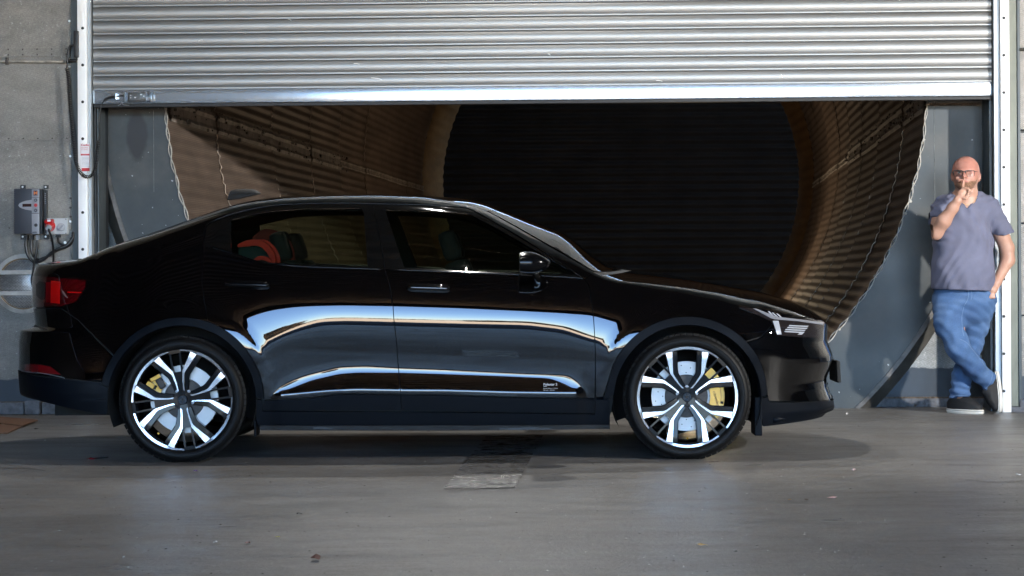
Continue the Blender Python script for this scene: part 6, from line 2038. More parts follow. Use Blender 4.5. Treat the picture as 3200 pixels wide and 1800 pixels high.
litter('leaf', 2194, 1709, 0.040, 0.03, 0.008, (0.42, 0.24, 0.02), 'yellow-brown leaf flake on the floor below the front wheel', 'leaf')
litter('stone_chip', 935, 1612, 0.026, 0.02, 0.010, (0.04, 0.04, 0.035), 'dark stone chip on the floor in front of the rear door')
litter('stone_chip', 140, 1380, 0.014, 0.014, 0.010, (0.72, 0.70, 0.66), 'white stone chip on the floor under the rear bumper')
litter('paper_scrap', 2600, 1558, 0.045, 0.03, 0.006, (0.50, 0.28, 0.26), 'pale pink paper scrap on the floor right of the front wheel')
litter('stone_chip', 2522, 1566, 0.022, 0.02, 0.008, (0.10, 0.05, 0.04), 'brown stone chip left of the pale pink paper scrap')
litter('stone_chip', 2467, 1566, 0.018, 0.02, 0.006, (0.45, 0.22, 0.02), 'amber chip on the floor below the front bumper')
litter('stone_chip', 2668, 1474, 0.020, 0.02, 0.012, (0.55, 0.40, 0.38), 'pale chip on the floor in line with the splitter')
litter('stone_chip', 3182, 1488, 0.022, 0.02, 0.010, (0.70, 0.68, 0.66), 'white chip on the floor at the far right edge')
litter('stone_chip', 2647, 1299, 0.020, 0.02, 0.016, (0.68, 0.64, 0.58), 'white pebble on the floor ahead of the front bumper')
litter('stone_chip', 177, 1285, 0.026, 0.02, 0.026, (0.62, 0.60, 0.55), 'white pebble by the curb under the rear bumper')
litter('dead_insect', 113, 1344, 0.034, 0.02, 0.010, (0.02, 0.018, 0.015), 'small dark insect on the floor right of the cardboard')
litter('rubber_bung', 2860, 1274, 0.026, 0.02, 0.024, (0.02, 0.018, 0.012), 'small black and yellow bung on the ledge left of the man')
stick = MB(); stick.tube([on_floor(296, 1437) + Vector((0, 0, .008)), on_floor(338, 1434) + Vector((0, 0, .009))], 0.004, 6)
tag(stick.build('twig', M_under), 'short thin black twig lying right of the red foil scrap', 'twig')
# fine grit
g = MB(); rnd = random.Random(5)
for i in range(420):
    px, py = rnd.uniform(-20, 3220), 1330 + 470 * rnd.random() ** 1.1
    c = on_floor(px, py); s_ = rnd.uniform(0.0010, 0.0034) * (1.7 if rnd.random() < 0.06 else 1)
    e = rnd.uniform(0.8, 2.6)
    g.add([(c.x - s_ * e, c.y - s_, .001), (c.x + s_ * e, c.y - s_ * .6, .001), (c.x + s_ * .4, c.y + s_, .001), (c.x, c.y, .001 + s_ * 0.8)], [[0, 1, 3], [1, 2, 3], [2, 0, 3]])
tag(g.build('grit', simple('dark_grit', (0.035, 0.028, 0.022), 0.8, var=0.6, scale=30)), kind='stuff')
g = MB()
for i in range(160):
    px, py = rnd.uniform(-20, 3220), 1330 + 470 * rnd.random()
    c = on_floor(px, py); s_ = rnd.uniform(0.0015, 0.004)
    g.add([(c.x - s_, c.y - s_, .001), (c.x + s_, c.y - s_ * .6, .001), (c.x + s_ * .4, c.y + s_, .001), (c.x, c.y, .001 + s_)], [[0, 1, 3], [1, 2, 3], [2, 0, 3]])
tag(g.build('pale_grit', simple('pale_grit', (0.5, 0.47, 0.42), 0.7)), kind='stuff')
# ================================================================== THE MAN BY THE RIGHT GUIDE
class SDF:
    """distance field on a grid; primitives are blended in, the surface is drawn with surface nets"""
    def __init__(s, lo, hi, h):
        s.lo = np.array(lo, float); s.h = h
        s.n = np.ceil((np.array(hi) - s.lo) / h).astype(int) + 1
        s.D = np.full(tuple(s.n), 0.25, dtype=np.float32)
    def _box(s, lo, hi):
        a = np.clip(np.floor((np.array(lo) - s.lo) / s.h).astype(int), 0, s.n - 1)
        b = np.clip(np.ceil((np.array(hi) - s.lo) / s.h).astype(int) + 1, 1, s.n)
        if np.any(b <= a): return None
        ax = [s.lo[i] + s.h * np.arange(a[i], b[i]) for i in range(3)]
        X, Y, Z = np.meshgrid(*ax, indexing='ij')
        return (slice(a[0], b[0]), slice(a[1], b[1]), slice(a[2], b[2])), X, Y, Z
    def cone(s, a, b, ra, rb, k=0.02, ys=1.0, cut=None, op='add'):
        """round cone a->b; ys<1 flattens it in depth; cut=(point, dir): keep only the part before the plane"""
        a = np.array(a, float); b = np.array(b, float)
        m = max(ra, rb) + k + 0.03
        r = s._box(np.minimum(a, b) - m, np.maximum(a, b) + m)
        if r is None: return s
        sl, X, Y, Z = r
        yc = a[1]
        def sc(p): return np.array([p[0], yc + (p[1] - yc) / ys, p[2]])
        A_, B_ = sc(a), sc(b)
        Yq = yc + (Y - yc) / ys if ys != 1.0 else Y
        ba = B_ - A_; l2 = max(ba.dot(ba), 1e-9)
        px, py, pz = X - A_[0], Yq - A_[1], Z - A_[2]
        t = np.clip((px * ba[0] + py * ba[1] + pz * ba[2]) / l2, 0, 1)
        d = np.sqrt((px - ba[0] * t) ** 2 + (py - ba[1] * t) ** 2 + (pz - ba[2] * t) ** 2) - (ra + (rb - ra) * t)
        if ys < 1: d = d * (0.5 + 0.5 * ys)
        if cut is not None:
            c, n = np.array(cut[0], float), np.array(cut[1], float); n /= np.linalg.norm(n)
            d = np.maximum(d, (X - c[0]) * n[0] + (Y - c[1]) * n[1] + (Z - c[2]) * n[2])
        return s._blend(sl, d, k, op)
    def ell(s, c, r, k=0.02, op='add', rot=0.0):
        c = np.array(c, float); r = np.array(r, float)
        m = r.max() + k + 0.03
        q = s._box(c - m, c + m)
        if q is None: return s
        sl, X, Y, Z = q
        x, y, z = X - c[0], Y - c[1], Z - c[2]
        if rot:
            cs, sn = math.cos(rot), math.sin(rot)
            x, z = x * cs + z * sn, -x * sn + z * cs
        k0 = np.sqrt((x / r[0]) ** 2 + (y / r[1]) ** 2 + (z / r[2]) ** 2)
        k1 = np.sqrt((x / r[0] ** 2) ** 2 + (y / r[1] ** 2) ** 2 + (z / r[2] ** 2) ** 2) + 1e-9
        return s._blend(sl, k0 * (k0 - 1.0) / k1, k, op)
    def _blend(s, sl, d, k, op):
        e = s.D[sl]
        if op == 'add':
            h = np.clip(0.5 + 0.5 * (e - d) / max(k, 1e-6), 0, 1)
            s.D[sl] = e * (1 - h) + d * h - k * h * (1 - h)
        else:
            h = np.clip(0.5 - 0.5 * (e + d) / max(k, 1e-6), 0, 1)
            s.D[sl] = e * (1 - h) - d * h + k * h * (1 - h)
        return s
    def coords(s):
        ax = [s.lo[i] + s.h * np.arange(s.n[i]) for i in range(3)]
        return np.meshgrid(*ax, indexing='ij', sparse=True)
    def mesh(s, name, mat, parent, smooth_it=1, origin=None):
        D = s.D; h = s.h
        S = D < 0
        n0, n1, n2 = D.shape
        c = S[:-1, :-1, :-1].astype(np.int8)
        cnt = np.zeros((n0 - 1, n1 - 1, n2 - 1), np.int8)
        for i in (0, 1):
            for j in (0, 1):
                for k in (0, 1):
                    cnt += S[i:n0 - 1 + i, j:n1 - 1 + j, k:n2 - 1 + k]
        act = (cnt > 0) & (cnt < 8)
        idx = np.full(act.shape, -1, np.int64)
        I = np.argwhere(act); idx[act] = np.arange(len(I))
        P = np.zeros((len(I), 3)); W = np.zeros(len(I))
        i0, i1, i2 = I.T
        def val(o): return D[i0 + o[0], i1 + o[1], i2 + o[2]]
        for ax in range(3):
            o1, o2 = [(1, 2), (0, 2), (0, 1)][ax]
            for a in (0, 1):
                for b in (0, 1):
                    p = [0, 0, 0]; p[o1] = a; p[o2] = b
                    q = list(p); q[ax] = 1
                    va, vb = val(p), val(q)
                    m = (va < 0) != (vb < 0)
                    t = np.where(m, va / np.where(m, va - vb, 1), 0)
                    pt = np.tile(np.array(p, float), (len(I), 1)); pt[:, ax] += t
                    P[m] += pt[m]; W[m] += 1
        P = (P / W[:, None] + I) * h + s.lo
        F = []
        for ax in range(3):
            o1, o2 = [(1, 2), (2, 0), (0, 1)][ax]
            sa = [slice(None)] * 3; sb = [slice(None)] * 3
            sa[ax] = slice(0, -1); sb[ax] = slice(1, None)
            A_, B_ = S[tuple(sa)], S[tuple(sb)]
            E = np.argwhere(A_ != B_)
            ok = (E[:, o1] > 0) & (E[:, o2] > 0) & (E[:, o1] < act.shape[o1]) & (E[:, o2] < act.shape[o2])
            E = E[ok]
            inside = A_[tuple(E.T)]
            e = np.eye(3, dtype=int)
            q = [E, E - e[o1], E - e[o1] - e[o2], E - e[o2]]
            f = np.stack([idx[tuple(x.T)] for x in q], 1)
            f = np.where(inside[:, None], f, f[:, ::-1])
            F.append(f[(f >= 0).all(1)])
        F = np.concatenate(F)
        o = mesh_obj(name, P, F.tolist(), mat, parent, smooth=True)
        me = o.data
        if smooth_it:
            bm = bmesh.new(); bm.from_mesh(me)
            for _ in range(smooth_it):
                bmesh.ops.smooth_vert(bm, verts=bm.verts, factor=0.5, use_axis_x=True, use_axis_y=True, use_axis_z=True)
            bmesh.ops.recalc_face_normals(bm, faces=bm.faces)
            bm.to_mesh(me); bm.free()
        return o

def skin_material():
    m, nt, b = nmat('ruddy_skin')
    L = nt.links
    tc = node(nt, "ShaderNodeTexCoord")
    n = node(nt, "ShaderNodeTexNoise"); n.inputs['Scale'].default_value = 14; n.inputs['Detail'].default_value = 6
    L.new(tc.outputs['Object'], n.inputs['Vector'])
    face = ramp(nt, n.outputs[0], [(0.3, (0.33, 0.140, 0.105)), (0.7, (0.43, 0.195, 0.150))])
    arm = ramp(nt, n.outputs[0], [(0.3, (0.38, 0.205, 0.145)), (0.7, (0.46, 0.265, 0.195))])
    sp = node(nt, "ShaderNodeSeparateXYZ"); L.new(tc.outputs['Object'], sp.inputs[0])
    zr = node(nt, "ShaderNodeMapRange"); zr.inputs[1].default_value = 1.56; zr.inputs[2].default_value = 1.66; L.new(sp.outputs[2], zr.inputs[0])
    mx = node(nt, "ShaderNodeMix", data_type='RGBA'); L.new(zr.outputs[0], mx.inputs[0]); L.new(arm.outputs[0], mx.inputs[6]); L.new(face.outputs[0], mx.inputs[7])
    L.new(mx.outputs[2], b.inputs['Base Color'])
    setp(b, rough=0.50, sss=0.08)
    b.inputs['Subsurface Radius'].default_value = (0.012, 0.005, 0.003); b.inputs['Subsurface Scale'].default_value = 0.6
    n2 = node(nt, "ShaderNodeTexNoise"); n2.inputs['Scale'].default_value = 130; n2.inputs['Detail'].default_value = 3
    L.new(tc.outputs['Object'], n2.inputs['Vector'])
    bp = node(nt, "ShaderNodeBump"); bp.inputs['Strength'].default_value = 0.25; bp.inputs['Distance'].default_value = 0.002
    L.new(n2.outputs[0], bp.inputs['Height']); L.new(bp.outputs[0], b.inputs['Normal'])
    return m
M_skin = skin_material()
M_shirt = simple('grey_blue_cotton', (0.120, 0.125, 0.185), 0.9, var=0.10, scale=9, bump=0.35, bscale=260)
M_seamc = simple('darker_cotton_seam', (0.10, 0.11, 0.17), 0.9)
def denim():
    m, nt, b = nmat('mid_blue_denim')
    L = nt.links
    tc = node(nt, "ShaderNodeTexCoord")
    n = node(nt, "ShaderNodeTexNoise"); n.inputs['Scale'].default_value = 4.2; n.inputs['Detail'].default_value = 5; n.inputs['Roughness'].default_value = 0.5; n.inputs['Distortion'].default_value = 0.4
    L.new(tc.outputs['Object'], n.inputs['Vector'])
    c = ramp(nt, n.outputs[0], [(0.28, (0.026, 0.062, 0.155)), (0.5, (0.052, 0.112, 0.240)), (0.72, (0.105, 0.180, 0.325))])
    n2 = node(nt, "ShaderNodeTexNoise"); n2.inputs['Scale'].default_value = 320; n2.inputs['Detail'].default_value = 2
    L.new(tc.outputs['Object'], n2.inputs['Vector'])
    c2 = ramp(nt, n2.outputs[0], [(0.35, 0.8), (0.65, 1.12)])
    mx = node(nt, "ShaderNodeMix", data_type='RGBA', blend_type='MULTIPLY'); mx.inputs[0].default_value = 1
    L.new(c.outputs[0], mx.inputs[6]); L.new(c2.outputs[0], mx.inputs[7]); L.new(mx.outputs[2], b.inputs['Base Color'])
    setp(b, rough=0.85)
    bp = node(nt, "ShaderNodeBump"); bp.inputs['Strength'].default_value = 0.3; bp.inputs['Distance'].default_value = 0.002
    L.new(n2.outputs[0], bp.inputs['Height']); L.new(bp.outputs[0], b.inputs['Normal'])
    return m
M_denim = denim()
M_stitch = simple('pale_denim_stitching', (0.16, 0.24, 0.36), 0.9)
M_beard = simple('short_brown_beard', (0.22, 0.115, 0.070), 0.95, var=0.6, scale=90, bump=0.8, bscale=300)
M_shoe = simple('black_canvas_shoe', (0.010, 0.010, 0.011), 0.7, var=0.3, scale=40, bump=0.3, bscale=300)
M_sole = simple('off_white_rubber_sole', (0.62, 0.60, 0.55), 0.6, var=0.06, scale=20)
M_lace = simple('black_lace', (0.014, 0.014, 0.015), 0.8)
M_eye = simple('eye_white', (0.55, 0.52, 0.50), 0.2)
M_iris = simple('dark_iris', (0.02, 0.03, 0.035), 0.1)
M_lip = simple('lips', (0.42, 0.15, 0.13), 0.5)
M_chain = simple('gold_chain', (0.75, 0.55, 0.22), 0.3, metal=0.9)
M_lens = glass_material('spectacle_lens', (0.88, 0.90, 0.89), 0.12)

mb0 = at(3012, 1288, 14.92)
man = empty('person', (mb0.x, 14.85, 0.0), 'bald bearded man in grey-blue V-neck t-shirt and jeans holding a finger to his lips', 'person')
q = lambda px, py, d: np.array(at(px, py, d))
lo = (q(2895, 900, 14.9)[0], 14.50, 0.0); hi = (q(3172, 900, 14.9)[0], 15.10, 1.86)

# ---------------- skin: one continuous body
B = SDF(lo, hi, 0.0048)
HD = 14.76
B.ell(q(3018, 531, HD + 0.012), (0.0900, 0.103, 0.0935), 0.01)                      # skull
B.ell(q(3017, 545, HD - 0.012), (0.0845, 0.088, 0.075), 0.03)                       # mid face
B.ell(q(3016, 566, HD - 0.020), (0.0730, 0.076, 0.060), 0.03)                       # jaw
B.ell(q(3015.5, 581, HD - 0.052), (0.040, 0.034, 0.026), 0.03)                      # chin
B.cone(q(3000, 534.5, HD - 0.086), q(3031, 533.5, HD - 0.086), 0.012, 0.012, 0.02)     # brow
B.ell(q(2998, 539.5, HD - 0.104), (0.0165, 0.010, 0.0095), 0.012, op='sub')
B.ell(q(3029, 538.5, HD - 0.104), (0.0165, 0.010, 0.0095), 0.012, op='sub')
B.cone(q(3014, 539, HD - 0.098), q(3013.5, 551, HD - 0.117), 0.008, 0.0145, 0.010)   # nose
B.ell(q(3008.5, 552.5, HD - 0.106), (0.009, 0.010, 0.008), 0.006); B.ell(q(3019, 552.5, HD - 0.106), (0.009, 0.010, 0.008), 0.006)
B.ell(q(2994, 555, HD - 0.072), (0.024, 0.020, 0.022), 0.02); B.ell(q(3035, 554, HD - 0.070), (0.026, 0.020, 0.022), 0.02)   # cheeks
B.cone(q(3006, 567, HD - 0.098), q(3024, 567, HD - 0.098), 0.006, 0.006, 0.008)
for x, dd, w_ in ((2976, 0.01, 0.010), (3059.5, 0.005, 0.013)):
    B.ell(q(x, 552, HD + dd), (w_, 0.018, 0.034), 0.006)
    B.ell(q(x + (1.5 if x > 3000 else -1), 550, HD + dd - 0.016), (w_ * 0.45, 0.010, 0.018), 0.006, op='sub')
B.cone(q(3019, 575, HD + 0.03), q(3022, 640, 14.84), 0.073, 0.082, 0.03)             # neck
B.cone(q(3018, 610, 14.85), q(2952, 644, 14.86), 0.050, 0.060, 0.04); B.cone(q(3018, 610, 14.85), q(3085, 643, 14.86), 0.050, 0.060, 0.04)
B.cone(q(3013, 672, 14.83), q(3010, 770, 14.82), 0.150, 0.165, 0.04, ys=0.70)
B.ell(q(3021, 640, 14.80), (0.070, 0.045, 0.055), 0.04)
B.cone(q(3010, 770, 14.82), q(3010, 920, 14.84), 0.165, 0.165, 0.04, ys=0.75)
# legs inside the jeans
for pts in ([(2965, 945, 14.84, .085), (2998, 1085, 14.74, .055), (3068, 1170, 14.85, .042), (3082, 1186, 14.88, .034)],
            [(3062, 945, 14.88, .085), (3036, 1080, 14.93, .055), (3002, 1205, 14.94, .042), (3000, 1236, 14.95, .034)]):
    for a, b_ in zip(pts, pts[1:]): B.cone(q(*a[:3]), q(*b_[:3]), a[3], b_[3], 0.02)
# his right arm (left in the photo), raised
E = q(2926, 726, 14.69); Wt = q(2993, 627, 14.575)
B.cone(q(2942, 655, 14.84), E, 0.060, 0.046, 0.02)
B.cone(E, q(2950, 690, 14.64), 0.0455, 0.0480, 0.02); B.cone(q(2950, 690, 14.64), q(2978, 650, 14.60), 0.0480, 0.0365, 0.02); B.cone(q(2978, 650, 14.60), Wt, 0.0365, 0.0270, 0.02)
B.ell(E + np.array((-0.006, 0.0, -0.018)), (0.034, 0.034, 0.030), 0.02)
# palm and back of the hand
B.cone(Wt, q(3004, 608, 14.572), 0.0275, 0.0260, 0.015, ys=0.8)
B.cone(q(3003, 604, 14.572), q(3010, 591, 14.575), 0.0235, 0.0130, 0.012)
B.cone(q(3008, 606, 14.572), q(3023, 593, 14.572), 0.0220, 0.0110, 0.012)
# index finger, up against the lips
B.cone(q(3009, 590, 14.583), q(3010.5, 573, 14.600), 0.0100, 0.0090, 0.006); B.cone(q(3010.5, 573, 14.600), q(3013.5, 556, 14.618), 0.0088, 0.0074, 0.004)
# middle, ring and little finger curled
for k1, k2, k3, r in (((3018, 588, 14.560), (3030, 594, 14.545), (3024, 607, 14.550), .0098), ((3027, 591, 14.566), (3037, 600, 14.556), (3029, 612, 14.562), .0092), ((3033, 596, 14.580), (3041, 590, 14.575), (3038, 603, 14.572), .0080)):
    B.cone(q(3012, 603, 14.572), q(*k1), 0.012, r, 0.006); B.cone(q(*k1), q(*k2), r, r * 0.95, 0.004); B.cone(q(*k2), q(*k3), r * 0.95, r * 0.85, 0.003)
# thumb leaves the side of the palm and folds across
B.cone(q(3004, 616, 14.560), q(3018, 620, 14.545), 0.0135, 0.0110, 0.006); B.cone(q(3018, 620, 14.545), q(3026, 611, 14.545), 0.0108, 0.0085, 0.003)
# his left arm (right in the photo), hand in the pocket
B.cone(q(3098, 655, 14.86), q(3146, 775, 14.90), 0.062, 0.0510, 0.02)
B.cone(q(3146, 775, 14.90), q(3149, 812, 14.89), 0.0500, 0.0480, 0.02); B.cone(q(3149, 812, 14.89), q(3116, 880, 14.80), 0.0480, 0.0300, 0.02)
B.cone(q(3116, 880, 14.80), q(3102, 906, 14.765), 0.0300, 0.0330, 0.02, ys=0.7)
for k in range(4):
    B.cone(q(3102, 906, 14.765), q(3092 + 5 * k, 930, 14.75), 0.012, 0.009, 0.004)
B.cone(q(3106, 898, 14.77), q(3092, 906, 14.745), 0.013, 0.010, 0.006)
B.mesh('body', M_skin, man, 1)

# ---------------- t-shirt
S = SDF(lo, hi, 0.0055)
hem = (q(2960, 905, 14.7), np.array([-0.035, 0.0, -1.0]))
S.cone(q(3014, 672, 14.84), q(3010, 762, 14.82), 0.168, 0.196, 0.05, ys=0.74)
S.cone(q(3010, 762, 14.82), q(3008, 850, 14.80), 0.196, 0.205, 0.05, ys=0.82)
S.cone(q(3008, 850, 14.80), q(3008, 930, 14.82), 0.205, 0.205, 0.05, ys=0.82)
S.cone(q(3020, 618, 14.86), q(2952, 644, 14.86), 0.070, 0.074, 0.05); S.cone(q(3020, 618, 14.86), q(3088, 645, 14.87), 0.070, 0.074, 0.05)
S.cone(q(3020, 606, 14.87), q(3020, 640, 14.86), 0.082, 0.10, 0.03)
S.cone(q(2948, 650, 14.85), q(2932, 694, 14.775), 0.078, 0.069, 0.03, cut=(q(2929, 690, 14.775), np.array(q(2924, 715, 14.74)) - np.array(q(2938, 665, 14.82))))
S.cone(q(3090, 652, 14.87), q(3137, 732, 14.89), 0.078, 0.076, 0.03, cut=(q(3138, 731, 14.89), np.array(q(3146, 775, 14.89)) - np.array(q(3125, 690, 14.88)) + np.array([-0.02, 0, -0.01])))
X, Y, Z = S.coords()
# folds: long diagonal pulls from the raised arm, vertical drape below
zz = Z; xx = X - man.location.x
fold = 0.0050 * np.sin(38 * xx + 26 * zz + 2.5 * np.sin(9 * zz + 11 * xx) + 4) * np.clip((zz - 0.95) / 0.3, 0, 1)
fold = fold + 0.0055 * np.sin(55 * xx + 3.0 * np.sin(7 * zz)) * np.clip((1.15 - zz) / 0.35, 0, 1) + 0.0022 * np.sin(90 * xx - 50 * zz + 5 * np.sin(6 * zz + 20 * Y))
fold = fold + 0.006 * np.sin(95 * zz + 30 * xx) * np.clip((-0.10 - xx) / 0.06, 0, 1) * np.clip((zz - 1.15) / 0.1, 0, 1)
S.D = (S.D + fold).astype(np.float32)
n_ = hem[1] / np.linalg.norm(hem[1])
S.D = np.maximum(S.D, (X - hem[0][0]) * n_[0] + (Z - hem[0][2]) * n_[2]).astype(np.float32)
# V neck
v0, v1, v2 = q(3023, 651, 14.72), q(2986, 603, 14.72), q(3062, 597, 14.72)
def half(pa, pb):      # positive above the line pa->pb in x/z
    dx, dz = pb[0] - pa[0], pb[2] - pa[2]; l = math.hypot(dx, dz)
    return ((X - pa[0]) * (-dz) + (Z - pa[2]) * dx) / l
wedge = np.minimum(-half(v0, v1), half(v0, v2))
wedge = np.minimum(wedge, 14.88 - Y)
S.D = np.maximum(S.D, wedge).astype(np.float32)
S.D = np.maximum(S.D, (Z - q(3020, 598, 14.86)[2])).astype(np.float32)
S.mesh('t_shirt', M_shirt, man, 1)
# neck binding
mb = MB()
def on_front(px, py, base, r=0.0):
    return Vector(q(px, py, base))
# ---------------- jeans
J = SDF(lo, hi, 0.0055)
J.cone(q(3014, 893, 14.84), q(3014, 935, 14.85), 0.200, 0.206, 0.03, ys=0.72)
J.cone(q(2966, 935, 14.84), q(2964, 1010, 14.79), 0.110, 0.098, 0.04); J.cone(q(2964, 1010, 14.79), q(2996, 1090, 14.73), 0.098, 0.077, 0.03)
J.cone(q(2996, 1090, 14.73), q(3040, 1143, 14.79), 0.077, 0.072, 0.03); J.cone(q(3040, 1143, 14.79), q(3098, 1201, 14.88), 0.072, 0.062, 0.02, cut=(q(3090, 1192, 14.87), np.array([0.75, 0.25, -0.66])))
J.cone(q(3062, 935, 14.87), q(3048, 1010, 14.90), 0.110, 0.094, 0.04); J.cone(q(3048, 1010, 14.90), q(3032, 1085, 14.93), 0.094, 0.080, 0.03)
J.cone(q(3032, 1085, 14.93), q(3006, 1170, 14.94), 0.076, 0.066, 0.03); J.cone(q(3006, 1170, 14.94), q(2996, 1262, 14.94), 0.066, 0.070, 0.02, cut=(q(2996, 1243, 14.94), np.array([0.02, -0.1, -1.0])))
X, Y, Z = J.coords(); xx = X - man.location.x
fold = 0.0030 * np.sin(46 * Z - 30 * xx + 3.2 * np.sin(13 * xx + 8 * Z) + 1.0) + 0.0026 * np.sin(85 * Z + 42 * xx + 4 * np.sin(9 * Z + 17 * Y))
fold = fold + 0.006 * np.sin(120 * Z + 25 * xx) * np.clip((0.26 - Z) / 0.1, 0, 1)
J.D = (J.D + fold).astype(np.float32)
J.D = np.maximum(J.D, Z - q(3014, 893, 14.84)[2]).astype(np.float32)
jn = J.mesh('jeans', M_denim, man, 1)

from mathutils.bvhtree import BVHTree
def bvh(o):
    me = o.data; off = wloc(o)
    return BVHTree.FromPolygons([tuple(v.co + off) for v in me.vertices], [tuple(p.vertices) for p in me.polygons])
bj = bvh(jn); bs = bvh([c for c in man.children if c.name.startswith('t_shirt')][0]); bb = bvh([c for c in man.children if c.name.startswith('body')][0])
def drape(tree, pts, out=0.001, sub=6):
    """points of the photo dropped onto the front of a surface"""
    res = []
    P = smooth_path([(x, y, 0) for x, y in pts], sub)
    for p in P:
        a, b_ = ray(p.x, p.y)
        d = Vector((a, 1, b_)).normalized()
        h = tree.ray_cast(Vector((0, 0, CAM_H)), d)
        if h[0] is not None: res.append(h[0] - d * out)
    return res
def drape_tube(name, tree, pts, r, mat, out=0.001, n=6):
    P = drape(tree, pts, out)
    if len(P) < 2: return
    mb = MB(); mb.tube(P, r, n); return mb.build(name, mat, man, smooth=True)
drape_tube('neck_binding', bs, [(2992, 612), (3006, 630), (3023, 652), (3040, 634), (3055, 612), (3059.5, 602)], 0.0035, M_seamc, -0.001)
drape_tube('hem_seam', bs, [(2916, 899), (2960, 900), (3010, 898.5), (3060, 893), (3094, 888)], 0.0012, M_seamc, 0.0002)
drape_tube('sleeve_seam', bs, [(2906, 672), (2925, 676), (2944, 668)], 0.0012, M_seamc, 0.0002)
drape_tube('sleeve_seam', bs, [(3115, 735), (3138, 728), (3158, 716)], 0.0012, M_seamc, 0.0002)
drape_tube('fly_seam', bj, [(3026, 908), (3026, 925), (3022, 940), (3013, 955)], 0.0018, M_stitch)
drape_tube('fly_seam', bj, [(3036, 908), (3037, 925), (3034, 938)], 0.0012, M_stitch)
drape_tube('pocket_seam', bj, [(3097, 888), (3108, 893), (3117, 894)], 0.0018, M_stitch)
drape_tube('side_seam', bj, [(3000, 1060), (3022, 1072), (3045, 1100), (3070, 1132), (3088, 1158)], 0.0014, M_stitch)
drape_tube('cuff_seam', bj, [(3078, 1216), (3092, 1200), (3100, 1180), (3101, 1165)], 0.0012, M_stitch)
drape_tube('cuff_seam', bj, [(2967, 1239), (2985, 1236), (3005, 1237), (3024, 1235)], 0.0012, M_stitch)
drape_tube('inseam', bj, [(3012, 960), (3006, 990), (3008, 1030), (3012, 1050)], 0.0014, M_stitch)
drape_tube('necklace', bb, [(3010, 634), (3020, 640), (3030, 640.5), (3042, 634), (3050, 622), (3056, 610)], 0.0016, M_chain, 0.001)

# ---------------- beard, eyes, glasses
Bd = SDF((q(2970, 600, 14.9)[0], 14.60, q(3000, 606, 14.8)[2]), (q(3066, 500, 14.9)[0], 14.90, q(3000, 536, 14.8)[2]), 0.0035)
Bd.ell(q(3016, 566, HD - 0.020), (0.0755, 0.0790, 0.062), 0.01)
Bd.ell(q(3015.5, 581, HD - 0.052), (0.0425, 0.0365, 0.0285), 0.03)
Bd.ell(q(3017, 549, HD - 0.012), (0.0865, 0.0895, 0.070), 0.02)
X, Y, Z = Bd.coords()
cx_ = q(3015.5, 567, 14.7)[0]; cz_ = q(3015.5, 567, 14.7)[2]
u_, v_ = (X - cx_) + 0 * Z, (Z - cz_) + 0 * X
hole = np.minimum(0.0, 0.0) 
ch_top = np.maximum(0.002 + 0.010 * np.cos(u_ * 60) , 0.0) + np.clip((np.abs(u_) - 0.032) / 0.05, 0, 1) * 0.030
Bd.D = np.maximum(Bd.D, v_ - ch_top + 0.0015 * np.sin(u_ * 900 + Y * 700)).astype(np.float32)
mouth = 1 - np.sqrt((u_ / 0.024) ** 2 + ((v_ + 0.001) / 0.0055) ** 2)
Bd.D = np.maximum(Bd.D, np.where(Y < HD - 0.04, mouth * 0.006, -1)).astype(np.float32)
Bd.D = np.maximum(Bd.D, Y - (HD + 0.03) + 0 * X).astype(np.float32)
Bd.mesh('beard', M_beard, man, 1)
mb = MB(); mb.tube([q(3007, 567.2, HD - 0.103), q(3015, 566.4, HD - 0.106), q(3024, 567.2, HD - 0.103)], 0.0035, 6); mb.build('lips', M_lip, man, smooth=True)
for px in (2998, 3029):
    c = q(px, 539 if px < 3010 else 538, HD - 0.080)
    E_ = SDF(c - 0.02, c + 0.02, 0.0025); E_.ell(c, (0.0125, 0.0125, 0.0085), 0.001); e_ = E_.mesh('eye', M_eye, man, 0)
    mb = MB(); mb.disc(Vector(c) + Vector((-0.001, -0.0118, 0.0005)), (0, -1, 0), 0.0052, 0.0014, 14); mb.build('iris', M_iris, e_)
    mb = MB(); mb.tube([Vector(c) + Vector((-0.017, -0.014, 0.012)), Vector(c) + Vector((0, -0.020, 0.0165)), Vector(c) + Vector((0.017, -0.014, 0.012))], 0.0022, 5); mb.build('eyebrow', M_beard, man, smooth=True)
gl = empty('glasses', parent=man); gd = HD - 0.112
gl.location = Vector(q(3013, 540, gd)) - Vector(man.location)
def rrect(x0, y0, x1, y1, d0, d1, rr=3.0):
    pts = []
    for cx, cy, a0 in ((x1 - rr, y0 + rr, 90), (x0 + rr, y0 + rr, 180), (x0 + rr, y1 - rr, 270), (x1 - rr, y1 - rr, 0)):
        for k in range(5):
            a = R(a0 - 0 + 22.5 * k) if a0 != 0 else R(270 + 90 + 22.5 * k - 90)
            pts.append((cx + rr * math.cos(a), cy - rr * math.sin(a)))
    return [Vector(q(x, y, d0 + (d1 - d0) * (x - x0) / (x1 - x0))) for x, y in pts]
